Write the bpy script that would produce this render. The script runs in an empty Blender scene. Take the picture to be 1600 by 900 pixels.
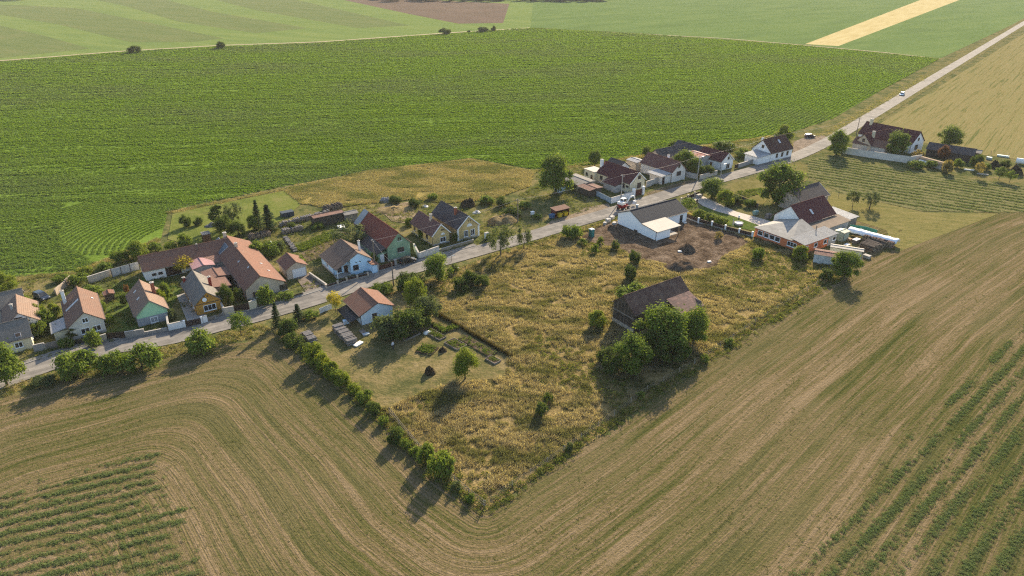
import bpy, bmesh, math, random
import numpy as np
from mathutils import Vector, Matrix, noise as mnoise
from mathutils.geometry import tessellate_polygon

# ------------------------------------------------------------------ camera, sky, sun, exposure
CAM_H, PITCH, FPX = 66.0, math.radians(26.2), 1067.0
scene = bpy.context.scene
COL = scene.collection
cam_d = bpy.data.cameras.new('camera'); cam = bpy.data.objects.new('camera', cam_d); COL.objects.link(cam)
cam_d.sensor_width = 36.0; cam_d.lens = 36.0 * FPX / 1600.0
cam_d.clip_start = 0.5; cam_d.clip_end = 12000
cam.location = (0, 0, CAM_H); cam.rotation_euler = (math.radians(90) - PITCH, 0, 0)
scene.camera = cam

SUN_AZ, SUN_EL = math.radians(69.0), math.radians(25.0)      # direction towards the sun, counted from +X
world = bpy.data.worlds.new('World'); scene.world = world; world.use_nodes = True
wn = world.node_tree; wn.nodes.clear()
wo = wn.nodes.new('ShaderNodeOutputWorld'); wb = wn.nodes.new('ShaderNodeBackground'); ws = wn.nodes.new('ShaderNodeTexSky')
ws.sky_type = 'NISHITA'; ws.sun_disc = False; ws.sun_elevation = SUN_EL; ws.sun_rotation = math.pi / 2 - SUN_AZ
ws.air_density = 1.0; ws.dust_density = 1.2; ws.ozone_density = 1.0
wb.inputs['Strength'].default_value = 0.11
wn.links.new(ws.outputs[0], wb.inputs[0]); wn.links.new(wb.outputs[0], wo.inputs[0])
sun_d = bpy.data.lights.new('sun', 'SUN'); sun = bpy.data.objects.new('sun', sun_d); COL.objects.link(sun)
sun_d.energy = 5.0; sun_d.angle = math.radians(0.6); sun_d.color = (1.0, 0.83, 0.60)
sv = Vector((math.cos(SUN_EL) * math.cos(SUN_AZ), math.cos(SUN_EL) * math.sin(SUN_AZ), math.sin(SUN_EL)))
sun.rotation_euler = sv.to_track_quat('Z', 'Y').to_euler()
scene.view_settings.view_transform = 'Standard'; scene.view_settings.look = 'None'
scene.view_settings.exposure = 1.35; scene.view_settings.gamma = 1.0; scene.view_settings.use_curve_mapping = False
scene.render.engine = 'CYCLES'
scene.cycles.use_denoising = False
scene.cycles.use_adaptive_sampling = False
scene.cycles.filter_width = 1.2
scene.cycles.max_bounces = 5; scene.cycles.diffuse_bounces = 2; scene.cycles.sample_clamp_indirect = 3.0; scene.cycles.glossy_bounces = 2
scene.cycles.transmission_bounces = 3; scene.cycles.transparent_max_bounces = 5; scene.cycles.volume_bounces = 0

# ------------------------------------------------------------------ helpers
RNG = random.Random(11); NR = np.random.default_rng(5)
CP, SP = math.cos(PITCH), math.sin(PITCH)
def P(px, py, z=0.0):
    """survey: the ground (or height z) point seen at a place of the 1600x900 photograph"""
    u = (px - 800) / FPX; v = (py - 450) / FPX
    t = (z - CAM_H) / (-SP - v * CP)
    return Vector((u * t, (CP - v * SP) * t, z))
def ray(px, py):
    u = (px - 800) / FPX; v = (py - 450) / FPX
    return Vector((u, CP - v * SP, -SP - v * CP))
def prj(p):
    zc = p[1] * CP - (p[2] - CAM_H) * SP; yc = -p[1] * SP - (p[2] - CAM_H) * CP
    return 800 + FPX * p[0] / zc, 450 + FPX * yc / zc
def mpp(px, py):
    """metres per photo pixel at that ground place"""
    v = (py - 450) / FPX
    return CAM_H / (SP + v * CP) / FPX
def top_height(px, py0, py1):
    b = P(px, py0); lo, hi = 0.0, 40.0
    for _ in range(30):
        m = (lo + hi) / 2
        if prj((b.x, b.y, m))[1] > py1: lo = m
        else: hi = m
    return lo
VA = math.radians(-55.5)          # the village's house axis (ridge, towards the street)
VB = VA + math.pi / 2             # along the street

def tag(o, label=None, cat=None, group=None, kind=None):
    if label: o['label'] = label
    if cat: o['category'] = cat
    if group: o['group'] = group
    if kind: o['kind'] = kind
    return o
def empty(name, loc=(0, 0, 0), rz=0.0, label=None, cat=None, group=None):
    o = bpy.data.objects.new(name, None); COL.objects.link(o)
    o.location = loc; o.rotation_euler = (0, 0, rz); o.empty_display_size = 0.3
    return tag(o, label, cat, group)

class MB:
    """mesh builder: boxes, prisms, tubes and loose faces gathered into one mesh"""
    def __init__(s): s.v = []; s.f = []; s.mi = []; s.sm = []
    def add(s, vs, fs, mi=0, smooth=False):
        n = len(s.v); s.v += [tuple(p) for p in vs]
        for f in fs: s.f.append([i + n for i in f]); s.mi.append(mi); s.sm.append(smooth)
        return s
    def box(s, c, d, rz=0.0, mi=0, tilt=None):
        hx, hy, hz = d[0] / 2, d[1] / 2, d[2] / 2
        M = Matrix.Rotation(rz, 3, 'Z')
        if tilt: M = M @ Matrix.Rotation(tilt[1], 3, tilt[0])
        c = Vector(c)
        vs = [c + M @ Vector((x * hx, y * hy, z * hz)) for x, y, z in
              ((-1,-1,-1),(1,-1,-1),(1,1,-1),(-1,1,-1),(-1,-1,1),(1,-1,1),(1,1,1),(-1,1,1))]
        return s.add(vs, [(3,2,1,0),(4,5,6,7),(0,1,5,4),(1,2,6,5),(2,3,7,6),(3,0,4,7)], mi)
    def prism_x(s, prof, x0, x1, mi=0):
        """profile of (y,z) points, run along x"""
        n = len(prof)
        vs = [(x0, y, z) for y, z in prof] + [(x1, y, z) for y, z in prof]
        fs = [tuple(range(n)), tuple(range(2*n-1, n-1, -1))] + [(i, i+n, (i+1)%n+n, (i+1)%n) for i in range(n)]
        return s.add(vs, fs, mi)
    def prism_z(s, poly, z0, z1, mi=0):
        n = len(poly)
        vs = [(p[0], p[1], z0) for p in poly] + [(p[0], p[1], z1) for p in poly]
        fs = [tuple(range(n-1, -1, -1)), tuple(range(n, 2*n))] + [(i, (i+1)%n, (i+1)%n+n, i+n) for i in range(n)]
        return s.add(vs, fs, mi)
    def slab(s, a, b, c, d, t, mi=0):
        """a four-cornered plate a,b,c,d of thickness t (downwards along its normal)"""
        a, b, c, d = map(Vector, (a, b, c, d)); n = (b - a).cross(d - a).normalized()
        if n.z < 0: n = -n
        vs = [a, b, c, d] + [p - n * t for p in (a, b, c, d)]
        return s.add(vs, [(0,1,2,3),(7,6,5,4),(0,4,5,1),(1,5,6,2),(2,6,7,3),(3,7,4,0)], mi)
    def tube(s, a, b, r0, r1=None, n=8, mi=0, cap=True, smooth=True):
        a, b = Vector(a), Vector(b); r1 = r0 if r1 is None else r1
        d = (b - a)
        if d.length < 1e-6: return s
        q = d.to_track_quat('Z', 'Y').to_matrix()
        vs = []
        for p, r in ((a, r0), (b, r1)):
            for k in range(n):
                t = 2 * math.pi * k / n
                vs.append(p + q @ Vector((r * math.cos(t), r * math.sin(t), 0)))
        s.add(vs, [(k, (k+1)%n, (k+1)%n+n, k+n) for k in range(n)], mi, smooth)
        if cap:
            s.add(vs[:n], [tuple(range(n-1, -1, -1))], mi); s.add(vs[n:], [tuple(range(n))], mi)
        return s
    def path(s, pts, r, n=6, mi=0):
        for i in range(len(pts) - 1): s.tube(pts[i], pts[i+1], r, r, n, mi)
        return s
    def lathe(s, prof, c=(0,0,0), n=14, mi=0):
        c = Vector(c); m = len(prof); vs = []
        for r, z in prof:
            for k in range(n):
                t = 2*math.pi*k/n; vs.append(c + Vector((r*math.cos(t), r*math.sin(t), z)))
        fs = [(i*n+k, i*n+(k+1)%n, (i+1)*n+(k+1)%n, (i+1)*n+k) for i in range(m-1) for k in range(n)]
        s.add(vs, fs, mi, True)
        s.add(vs[:n], [tuple(range(n-1,-1,-1))], mi); s.add(vs[-n:], [tuple(range(n))], mi)
        return s
    def mesh(s, name, mats):
        me = bpy.data.meshes.new(name); me.from_pydata(s.v, [], s.f)
        for m in (mats if isinstance(mats, (list, tuple)) else [mats]): me.materials.append(m)
        me.polygons.foreach_set('material_index', s.mi); me.polygons.foreach_set('use_smooth', s.sm)
        bm = bmesh.new(); bm.from_mesh(me); bmesh.ops.recalc_face_normals(bm, faces=bm.faces); bm.to_mesh(me); bm.free()
        me.update(); return me
    def build(s, name, mats, parent=None, loc=None, rz=0.0, bevel=0.0):
        o = bpy.data.objects.new(name, s.mesh(name, mats)); COL.objects.link(o)
        if parent: o.parent = parent
        if loc is not None: o.location = loc
        o.rotation_euler = (0, 0, rz)
        if bevel:
            b = o.modifiers.new('bevel', 'BEVEL'); b.width = bevel; b.segments = 2; b.limit_method = 'ANGLE'
        return o
def link_mesh(name, me, parent=None, loc=(0,0,0), rz=0.0, sc=None):
    o = bpy.data.objects.new(name, me); COL.objects.link(o); o.parent = parent
    o.location = loc; o.rotation_euler = (0, 0, rz)
    if sc is not None: o.scale = sc if hasattr(sc, '__len__') else (sc,)*3
    return o
def copy_tree(o, parent=None):
    c = o.copy(); COL.objects.link(c); c.parent = parent
    for ch in o.children: copy_tree(ch, c)
    return c

# ------------------------------------------------------------------ materials
def nodes_of(name):
    m = bpy.data.materials.new(name); m.use_nodes = True
    nt = m.node_tree; nt.nodes.clear()
    out = nt.nodes.new('ShaderNodeOutputMaterial')
    return m, nt, out
class NT:
    def __init__(s, nt): s.nt = nt
    def n(s, t, **kw):
        x = s.nt.nodes.new(t)
        for k, v in kw.items():
            if k.startswith('i_'): x.inputs[k[2:].replace('_', ' ')].default_value = v
            else: setattr(x, k, v)
        return x
    def l(s, a, b): s.nt.links.new(a, b)
    def coord(s): return s.n('ShaderNodeTexCoord').outputs['Object']
    def mapping(s, vec, scale=(1,1,1), rot=(0,0,0), loc=(0,0,0)):
        m = s.n('ShaderNodeMapping'); m.inputs['Scale'].default_value = scale; m.inputs['Rotation'].default_value = rot; m.inputs['Location'].default_value = loc
        s.l(vec, m.inputs['Vector']); return m.outputs[0]
    def noise(s, vec, scale, detail=4.0, rough=0.55, dist=0.0):
        x = s.n('ShaderNodeTexNoise'); x.inputs['Scale'].default_value = scale; x.inputs['Detail'].default_value = detail
        x.inputs['Roughness'].default_value = rough; x.inputs['Distortion'].default_value = dist
        if vec is not None: s.l(vec, x.inputs['Vector'])
        return x.outputs['Fac']
    def ramp(s, fac, stops, interp='LINEAR'):
        r = s.n('ShaderNodeValToRGB'); r.color_ramp.interpolation = interp
        el = r.color_ramp.elements
        while len(el) < len(stops): el.new(0.5)
        for e, (p, c) in zip(el, stops):
            e.position = p; e.color = (c, c, c, 1) if not hasattr(c, '__len__') else (*c[:3], 1)
        s.l(fac, r.inputs[0]); return r.outputs[0]
    def mix(s, fac, a, b, mode='MIX'):
        m = s.n('ShaderNodeMix', data_type='RGBA', blend_type=mode)
        for v, sock in ((fac, m.inputs[0]), (a, m.inputs[6]), (b, m.inputs[7])):
            if hasattr(v, 'is_linked'): s.l(v, sock)
            elif hasattr(v, '__len__'): sock.default_value = (*v[:3], 1)
            else: sock.default_value = v
        return m.outputs[2]
    def math(s, op, a, b=0.0, c=0.0):
        m = s.n('ShaderNodeMath', operation=op)
        for v, sock in zip((a, b, c), m.inputs):
            if hasattr(v, 'is_linked'): s.l(v, sock)
            else: sock.default_value = v
        return m.outputs[0]
    def attr(s, name):
        return s.n('ShaderNodeAttribute', attribute_name=name).outputs['Fac']
    def bump(s, h, strength=0.4, dist=0.05):
        b = s.n('ShaderNodeBump'); b.inputs['Strength'].default_value = strength; b.inputs['Distance'].default_value = dist
        s.l(h, b.inputs['Height']); return b.outputs[0]
    def principled(s, col, out, rough=0.85, normal=None, metal=0.0, spec=0.3):
        p = s.n('ShaderNodeBsdfPrincipled'); p.inputs['Roughness'].default_value = rough; p.inputs['Metallic'].default_value = metal
        p.inputs['Specular IOR Level'].default_value = spec
        if hasattr(col, 'is_linked'): s.l(col, p.inputs['Base Color'])
        else: p.inputs['Base Color'].default_value = (*col[:3], 1)
        if normal is not None: s.l(normal, p.inputs['Normal'])
        if out is not None: s.l(p.outputs[0], out.inputs['Surface'])
        return p
MATS = {}
def mat(name, col, rough=0.85, var=0.25, vs=1.2, bump=0.0, bs=14.0, metal=0.0, spec=0.1, col2=None, var2=None):
    """painted / plastered / plain surface with blotches, fine grain and some wear"""
    if name in MATS: return MATS[name]
    m, nt, out = nodes_of(name); t = NT(nt); v = t.coord()
    a = t.noise(v, vs, 5, 0.6); b = t.noise(v, vs * 9, 3, 0.6)
    lo = [c * (1 - var) for c in col]; hi = [min(1, c * (1 + var * 0.6)) for c in col]
    if col2: lo = col2
    c = t.mix(t.ramp(a, [(0.32, 0.0), (0.68, 1.0)]), lo, hi)
    c = t.mix(0.35, c, t.mix(b, (0.35,) * 3, (0.65,) * 3), 'OVERLAY')
    nrm = t.bump(t.noise(v, bs, 3), bump, 0.02) if bump else None
    t.principled(c, out, rough, nrm, metal, spec)
    MATS[name] = m; return m
def roofmat(name, c1, c2, c3=None, row=0.34, colw=0.24, corrugated=False, rough=0.85, patch=0.5):
    """tiled or corrugated roofing; object space: ridge along x, courses down the slope in y"""
    if name in MATS: return MATS[name]
    m, nt, out = nodes_of(name); t = NT(nt); v = t.coord()
    br = t.n('ShaderNodeTexBrick'); t.l(t.mapping(v, (1, 1.15, 1)), br.inputs['Vector'])
    br.offset = 0.5; br.inputs['Scale'].default_value = 1.0; br.inputs['Brick Width'].default_value = colw if not corrugated else 1.1
    br.inputs['Row Height'].default_value = row if not corrugated else 1.6
    br.inputs['Mortar Size'].default_value = 0.018; br.inputs['Mortar Smooth'].default_value = 0.3; br.inputs['Bias'].default_value = 0.0
    br.inputs['Color1'].default_value = (*c1, 1); br.inputs['Color2'].default_value = (*c2, 1)
    br.inputs['Mortar'].default_value = (*[c * 0.45 for c in c1], 1)
    big = t.noise(v, 0.6, 5, 0.65)
    c = t.mix(t.math('MULTIPLY', t.ramp(big, [(0.45, 0.0), (0.72, 1.0)]), patch), br.outputs['Color'], c3 or [x * 0.55 for x in c1])
    c = t.mix(0.45, c, t.mix(t.noise(t.mapping(v, (1.6, 0.5, 1)), 2.2, 5, 0.7), (0.22,) * 3, (0.78,) * 3), 'OVERLAY')
    if corrugated:
        w = t.n('ShaderNodeTexWave', wave_type='BANDS', bands_direction='X', wave_profile='SIN')
        w.inputs['Scale'].default_value = 1.2; t.l(v, w.inputs['Vector']); h = w.outputs['Fac']; n = t.bump(h, 0.9, 0.09)
    else:
        # each course steps: saw along the slope
        sx = t.n('ShaderNodeSeparateXYZ'); t.l(v, sx.inputs[0])
        saw = t.math('FRACT', t.math('MULTIPLY', sx.outputs['Y'], 1.15 / row))
        h = t.math('ADD', saw, t.math('MULTIPLY', br.outputs['Fac'], -0.8)); n = t.bump(h, 0.5, 0.04)
    t.principled(c, out, max(rough, 0.8), n, 0, 0.06)
    MATS[name] = m; return m
def leafmat(name, c1, c2, c3, trans=0.42):
    if name in MATS: return MATS[name]
    m, nt, out = nodes_of(name); t = NT(nt)
    oi = t.n('ShaderNodeObjectInfo'); f = t.attr('tint')
    f2 = t.math('ADD', t.math('MULTIPLY', f, 0.75), t.math('MULTIPLY', oi.outputs['Random'], 0.25))
    c = t.ramp(f2, [(0.0, c1), (0.5, c2), (1.0, c3)])
    p = t.principled(c, None, 0.7, None, 0, 0.03)
    tr = t.n('ShaderNodeBsdfTranslucent'); t.l(t.mix(1.0, c, (1.25, 1.2, 0.55), 'MULTIPLY'), tr.inputs[0])
    ms = t.n('ShaderNodeMixShader'); ms.inputs[0].default_value = trans
    t.l(p.outputs[0], ms.inputs[1]); t.l(tr.outputs[0], ms.inputs[2]); t.l(ms.outputs[0], out.inputs['Surface'])
    MATS[name] = m; return m
def glassmat():
    if 'window_glass' in MATS: return MATS['window_glass']
    m, nt, out = nodes_of('window_glass'); t = NT(nt)
    v = t.coord(); c = t.mix(t.noise(v, 0.9, 2), (0.012, 0.014, 0.017), (0.05, 0.055, 0.06))
    t.principled(c, out, 0.08, None, 0, 0.6); MATS['window_glass'] = m; return m
# ------------------------------------------------------------------ ground, fields, roads
def wpts(px): return [P(x, y) for x, y in px]
def inside(poly, X, Y):
    """even-odd test, numpy"""
    r = np.zeros(X.shape, bool); n = len(poly)
    for i in range(n):
        x0, y0 = poly[i][0], poly[i][1]; x1, y1 = poly[(i+1) % n][0], poly[(i+1) % n][1]
        if y0 == y1: continue
        c = ((y0 > Y) != (y1 > Y)) & (X < (x1 - x0) * (Y - y0) / (y1 - y0) + x0)
        r ^= c
    return r
def seg_dist(pts, X, Y, closed=False):
    d = np.full(X.shape, 1e9); n = len(pts)
    for i in range(n if closed else n - 1):
        ax, ay = pts[i][0], pts[i][1]; bx, by = pts[(i+1) % n][0], pts[(i+1) % n][1]
        L = (bx-ax)**2 + (by-ay)**2 + 1e-9
        t = np.clip(((X-ax)*(bx-ax) + (Y-ay)*(by-ay)) / L, 0, 1)
        d = np.minimum(d, np.hypot(X-ax-t*(bx-ax), Y-ay-t*(by-ay)))
    return d
def vnoise(X, Y, s, seed=0):
    """smooth value noise on arrays"""
    g = np.random.default_rng(seed).random((64, 64)); x = X / s; y = Y / s
    xi = np.floor(x).astype(int); yi = np.floor(y).astype(int); fx = x - xi; fy = y - yi
    fx = fx*fx*(3-2*fx); fy = fy*fy*(3-2*fy)
    a = g[xi % 64, yi % 64]; b = g[(xi+1) % 64, yi % 64]; c = g[xi % 64, (yi+1) % 64]; d = g[(xi+1) % 64, (yi+1) % 64]
    return (a*(1-fx)+b*fx)*(1-fy) + (c*(1-fx)+d*fx)*fy
def sheet(name, poly, z, m, label, cat, kind='structure'):
    poly = [Vector((p[0], p[1], z)) for p in poly]
    me = bpy.data.meshes.new(name)
    tris = tessellate_polygon([poly])
    me.from_pydata([tuple(p) for p in poly], [], [list(t) for t in tris]); me.materials.append(m)
    bm = bmesh.new(); bm.from_mesh(me)
    for f in bm.faces:
        f.normal_update()
        if f.normal.z < 0: f.normal_flip()
    bm.to_mesh(me); bm.free()
    o = bpy.data.objects.new(name, me); COL.objects.link(o)
    return tag(o, label, cat, None, kind)
def smooth(pts, step=2.0):
    q_ = [pts[0]]
    for a_, b_ in zip(pts, pts[1:]):                       # split long stretches so that the curve cannot overshoot
        k_ = max(1, int((b_ - a_).length // 28)); q_ += [a_.lerp(b_, j_ / k_) for j_ in range(1, k_ + 1)]
    pts = q_; out = []; n = len(pts)
    for i in range(n - 1):
        p0, p1, p2, p3 = pts[max(i-1,0)], pts[i], pts[i+1], pts[min(i+2,n-1)]
        k = max(2, int((p2-p1).length / step))
        for j in range(k):
            t = j / k
            out.append(0.5*((2*p1)+(-p0+p2)*t+(2*p0-5*p1+4*p2-p3)*t*t+(-p0+3*p1-3*p2+p3)*t**3))
    out.append(pts[-1]); return out
def offset(pts, d):
    out = []
    for i, p in enumerate(pts):
        t = (pts[min(i+1, len(pts)-1)] - pts[max(i-1, 0)]); t.z = 0; t.normalize()
        out.append(p + Vector((-t.y, t.x, 0)) * d)
    return out
def ribbon(name, pts, w0, w1, z, m, label, cat, kind='structure', z1=None, ragged=0.0, seed=0):
    """strip between two offsets of a line; with z1 a raised kerb-like body"""
    r = random.Random(seed)
    A = offset(pts, w0); B = offset(pts, w1)
    if ragged:
        A = [p + Vector((r.uniform(-ragged, ragged), r.uniform(-ragged, ragged), 0)) for p in A]
        B = [p + Vector((r.uniform(-ragged, ragged), r.uniform(-ragged, ragged), 0)) for p in B]
    b = MB(); n = len(pts)
    if z1 is None:
        b.add([(p.x, p.y, z) for p in A] + [(p.x, p.y, z) for p in B], [(i, i+1, n+i+1, n+i) for i in range(n-1)])
    else:
        vs = [(p.x, p.y, z) for p in A] + [(p.x, p.y, z1) for p in A] + [(p.x, p.y, z1) for p in B] + [(p.x, p.y, z) for p in B]
        fs = []
        for i in range(n-1):
            for k in range(3): fs.append((k*n+i, k*n+i+1, (k+1)*n+i+1, (k+1)*n+i))
        fs += [(0, n, 2*n, 3*n), (n-1, 2*n-1, 3*n-1, 4*n-1)]
        b.add(vs, fs)
    o = b.build(name, m)
    for f in o.data.polygons:
        pass
    if z1 is None and o.data.polygons[0].normal.z < 0: o.data.flip_normals()
    return tag(o, label, cat, None, kind)

def groundmat(name, cols, scale=0.25, fine=6.0, stretch=None, bump=0.5, streak=0.0):
    m, nt, out = nodes_of(name); t = NT(nt); v = t.coord()
    vec = v
    if stretch: vec = t.mapping(v, (1, stretch[1], 1), (0, 0, 0)); vec = t.mapping(t.mapping(v, (1, 1, 1), (0, 0, -stretch[0])), (1, stretch[1], 1))
    a = t.noise(vec, scale, 6, 0.62, 0.3); b = t.noise(v, fine, 4, 0.65); c2 = t.noise(vec, scale * 6, 5, 0.6)
    f = t.math('ADD', t.math('MULTIPLY', a, 0.55), t.math('ADD', t.math('MULTIPLY', c2, 0.3), t.math('MULTIPLY', b, 0.15)))
    n = len(cols)
    c = t.ramp(f, [(0.41 + 0.19 * i / (n - 1), k) for i, k in enumerate(cols)])
    c = t.mix(0.5, c, t.mix(b, (0.25,) * 3, (0.75,) * 3), 'OVERLAY')
    t.principled(c, out, 0.95, t.bump(t.math('ADD', b, c2), bump, 0.25), 0, 0.0)
    return m

BIG = 3200.0
G_grass = groundmat('village_grass_soil', [(0.055, 0.065, 0.022), (0.085, 0.095, 0.035), (0.14, 0.125, 0.05), (0.17, 0.14, 0.065)], 0.12, 3.0)
sheet('ground', [(-BIG, -500), (BIG, -500), (BIG, BIG), (-BIG, BIG)], 0.0, G_grass, 'wide grassy ground under the village reaching to the horizon', 'ground')

# the plot enclosed by the mown field
PLOT_PX = [(757,800),(690,755),(600,668),(470,560),(425,515),(500,489),(560,475),(640,447),(720,418),(775,396),(838,377),(942,346),(1010,330),(1080,330),(1180,372),(1300,395),(1350,412),(1290,442),(1085,577),(940,680)]
PLOT = wpts(PLOT_PX)
HEDGE_PX = [(-260,720),(0,622),(60,606),(160,584),(300,548),(400,528),(425,516)]
HEDGE = wpts(HEDGE_PX)
# ---- mown field in front: a grid carrying the distance to its edges, so that the tracks run round the corners
def smin(a, b, k):
    h = np.clip(0.5 + 0.5 * (b - a) / k, 0, 1); return b * (1 - h) + a * h - k * h * (1 - h)
def field_dist(X, Y):
    edge = wpts([(425,516),(470,560),(600,668),(690,755),(757,800),(940,680),(1085,577),(1290,442),(1350,410),(1460,355),(1600,302),(1800,225)])
    d1 = seg_dist(edge, X, Y); d2 = seg_dist([tuple(p) for p in HEDGE], X, Y)
    return smin(d1, d2, 7.0)
gx = np.arange(-150, 221, 1.3); gy = np.arange(30, 250, 1.3)
GX, GY = np.meshgrid(gx, gy, indexing='ij'); FD = field_dist(GX, GY)
nx, ny = GX.shape
idx = np.arange(nx * ny).reshape(nx, ny)
quads = np.stack([idx[:-1,:-1], idx[1:,:-1], idx[1:,1:], idx[:-1,1:]], -1).reshape(-1, 4)
cx = (GX[:-1,:-1] + GX[1:,1:]) / 2; cy = (GY[:-1,:-1] + GY[1:,1:]) / 2
STUB = wpts([(-300,740),(0,625),(60,608),(160,586),(300,550),(400,530),(428,517),(470,560),(600,670),(690,757),(757,802),(940,682),(1085,579),(1290,444),(1350,414),(1345,405),(1320,330),(1420,345),(1520,338),(1600,306),(1800,250),(2400,500),(2000,2200),(-600,2000)])
keep = inside(STUB, cx, cy).reshape(-1)
quads = quads[keep]
used = np.unique(quads); remap = -np.ones(nx*ny, int); remap[used] = np.arange(len(used))
me = bpy.data.meshes.new('mown_field')
vx = GX.reshape(-1)[used]; vy = GY.reshape(-1)[used]; vd = FD.reshape(-1)[used]
vz = 0.02 + 0.05 * (vnoise(vx, vy, 6, 3) - 0.5) * np.clip(vd / 4, 0, 1) + 0.03
me.from_pydata(np.stack([vx, vy, vz], 1).tolist(), [], remap[quads].tolist())
at = me.attributes.new('edge', 'FLOAT', 'POINT'); at.data.foreach_set('value', vd.astype(np.float32))
me.polygons.foreach_set('use_smooth', [True] * len(me.polygons))
m, nt, out = nodes_of('mown_stubble'); t = NT(nt)
v = t.coord(); e = t.attr('edge')
sx = t.n('ShaderNodeSeparateXYZ'); t.l(v, sx.inputs[0])
wob = t.math('ADD', e, t.math('MULTIPLY', t.noise(v, 0.025, 1), 1.6))
def track(ks, kl):
    cb = t.n('ShaderNodeCombineXYZ'); t.l(t.math('MULTIPLY', wob, ks), cb.inputs[0])
    t.l(t.math('MULTIPLY', sx.outputs['X'], kl), cb.inputs[1]); t.l(t.math('MULTIPLY', sx.outputs['Y'], kl), cb.inputs[2])
    return cb.outputs[0]
wide = t.noise(track(0.28, 0.012), 1.0, 3, 0.55); mid = t.noise(track(1.1, 0.03), 1.0, 4, 0.6); thin = t.noise(track(4.0, 0.10), 1.0, 3, 0.6)
fine = t.noise(v, 2.2, 5, 0.7); fine2 = t.noise(v, 7.0, 4, 0.7)
f = t.math('ADD', t.math('MULTIPLY', wide, 0.24), t.math('ADD', t.math('MULTIPLY', mid, 0.30), t.math('ADD', t.math('MULTIPLY', thin, 0.24), t.math('MULTIPLY', fine, 0.22))))
c = t.ramp(f, [(0.41, (0.046, 0.056, 0.016)), (0.47, (0.086, 0.084, 0.028)), (0.52, (0.130, 0.101, 0.049)), (0.58, (0.200, 0.150, 0.088))])
patch = t.ramp(t.noise(v, 0.035, 3, 0.5), [(0.42, 0.0), (0.62, 1.0)])
c = t.mix(t.math('MULTIPLY', patch, 0.3), c, (0.18, 0.138, 0.08))
# wheel ruts: thin pale lines at two distances per pass
rut = t.ramp(t.math('PINGPONG', wob, 4.6), [(0.0, 1.0), (0.09, 0.0)])
rut = t.math('MULTIPLY', rut, t.ramp(t.noise(track(0.22, 0.01), 1.0, 2), [(0.45, 0.0), (0.6, 1.0)]))
c = t.mix(t.math('MULTIPLY', rut, 0.6), c, (0.26, 0.205, 0.13))
c = t.mix(0.75, c, t.mix(fine2, (0.15,) * 3, (0.85,) * 3), 'OVERLAY')
t.principled(c, out, 0.95, t.bump(t.math('ADD', t.math('MULTIPLY', fine2, 0.7), t.math('ADD', thin, fine)), 0.8, 0.22), 0, 0.0)
me.materials.append(m); stub = bpy.data.objects.new('mown_field', me); COL.objects.link(stub)
tag(stub, 'mown brown and green stubble field with tractor tracks round the plot', 'field', None, 'structure')

# ---- big green crop field behind the village
CROP_PX = [(-700,560),(-200,470),(0,437),(120,424),(200,392),(252,372),(262,330),(440,292),(590,264),(735,247),(832,264),(930,257),(1000,242),(1075,228),(1160,219),(1235,207),(1300,186),(1388,135),(1468,92),(1250,71),(1000,53),(828,44),(500,67),(345,73),(200,81),(0,97),(-900,150)]
CROP = wpts(CROP_PX)
sheet('crop_field', CROP, 0.05, groundmat('crop_soil', [(0.075, 0.12, 0.018), (0.10, 0.155, 0.024), (0.13, 0.19, 0.032)], 0.05, 1.2, (0.1, 5.0), 0.6), 'broad field of dense green crop behind the village', 'field')
# ---- far fields
gm_far = groundmat('far_green_field', [(0.105, 0.15, 0.045), (0.125, 0.17, 0.05), (0.15, 0.185, 0.058)], 0.01, 0.6, (-0.5, 5.0), 0.2)
gm_olive = groundmat('far_olive_field', [(0.095, 0.125, 0.045), (0.11, 0.138, 0.05), (0.13, 0.145, 0.058)], 0.015, 0.5, (-0.5, 4.0), 0.2)
gm_plough = groundmat('ploughed_field', [(0.11, 0.085, 0.062), (0.135, 0.10, 0.075)], 0.02, 0.5, None, 0.2)
gm_right = groundmat('far_crop_field', [(0.085, 0.13, 0.04), (0.10, 0.15, 0.046), (0.12, 0.165, 0.052)], 0.012, 0.5, (0.6, 4.0), 0.3)
gm_straw = groundmat('ripe_grain', [(0.36, 0.29, 0.13), (0.44, 0.37, 0.19)], 0.03, 0.8, (0.9, 5.0), 0.2)
sheet('strip_field', wpts([(-900,152),(0,95),(500,65),(829,43),(836,-30),(-900,-30)]), 0.04, gm_far, 'far light green strip fields beyond the pale farm track', 'field')
for px, mm, lab in (
    ([(-300,30),(0,40),(70,56),(140,76),(0,91),(-300,112)], gm_olive, 'lowest olive brown strip at the far left field edge'),
    ([(-200,2),(30,8),(120,13),(240,37),(350,60),(300,66),(205,66),(90,38),(0,23),(-200,15)], gm_olive, 'wide olive brown strip of the far left field'),
    ([(110,-8),(245,-4),(330,18),(480,44),(400,52),(280,34),(190,8)], gm_olive, 'middle olive brown strip in the far left field'),
    ([(300,-10),(420,-10),(640,40),(560,44),(400,16)], gm_olive, 'narrow olive strip beside the ploughed far field'),
    ([(500,-8),(796,6),(786,36),(716,37),(640,22)], gm_plough, 'bare brown ploughed patch near the far wood')):
    sheet('field_strip', wpts(px), 0.06, mm, lab, 'field')
sheet('far_field', wpts([(829,43),(1000,52),(1260,70),(1470,91),(1600,30),(1680,-30),(836,-30)]), 0.045, gm_right, 'far dull green crop field right of the farm track', 'field')
sheet('grain_strip', wpts([(1258,69),(1310,72),(1499,0),(1570,-28),(1505,-28),(1438,0)]), 0.065, gm_straw, 'pale golden ripe grain strip running to the top edge', 'field')
gm_hay = groundmat('hay_meadow', [(0.085, 0.10, 0.032), (0.15, 0.135, 0.05), (0.215, 0.175, 0.08), (0.14, 0.14, 0.05), (0.24, 0.19, 0.095)], 0.02, 2.0, (0.88, 40.0), 0.5)
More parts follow.
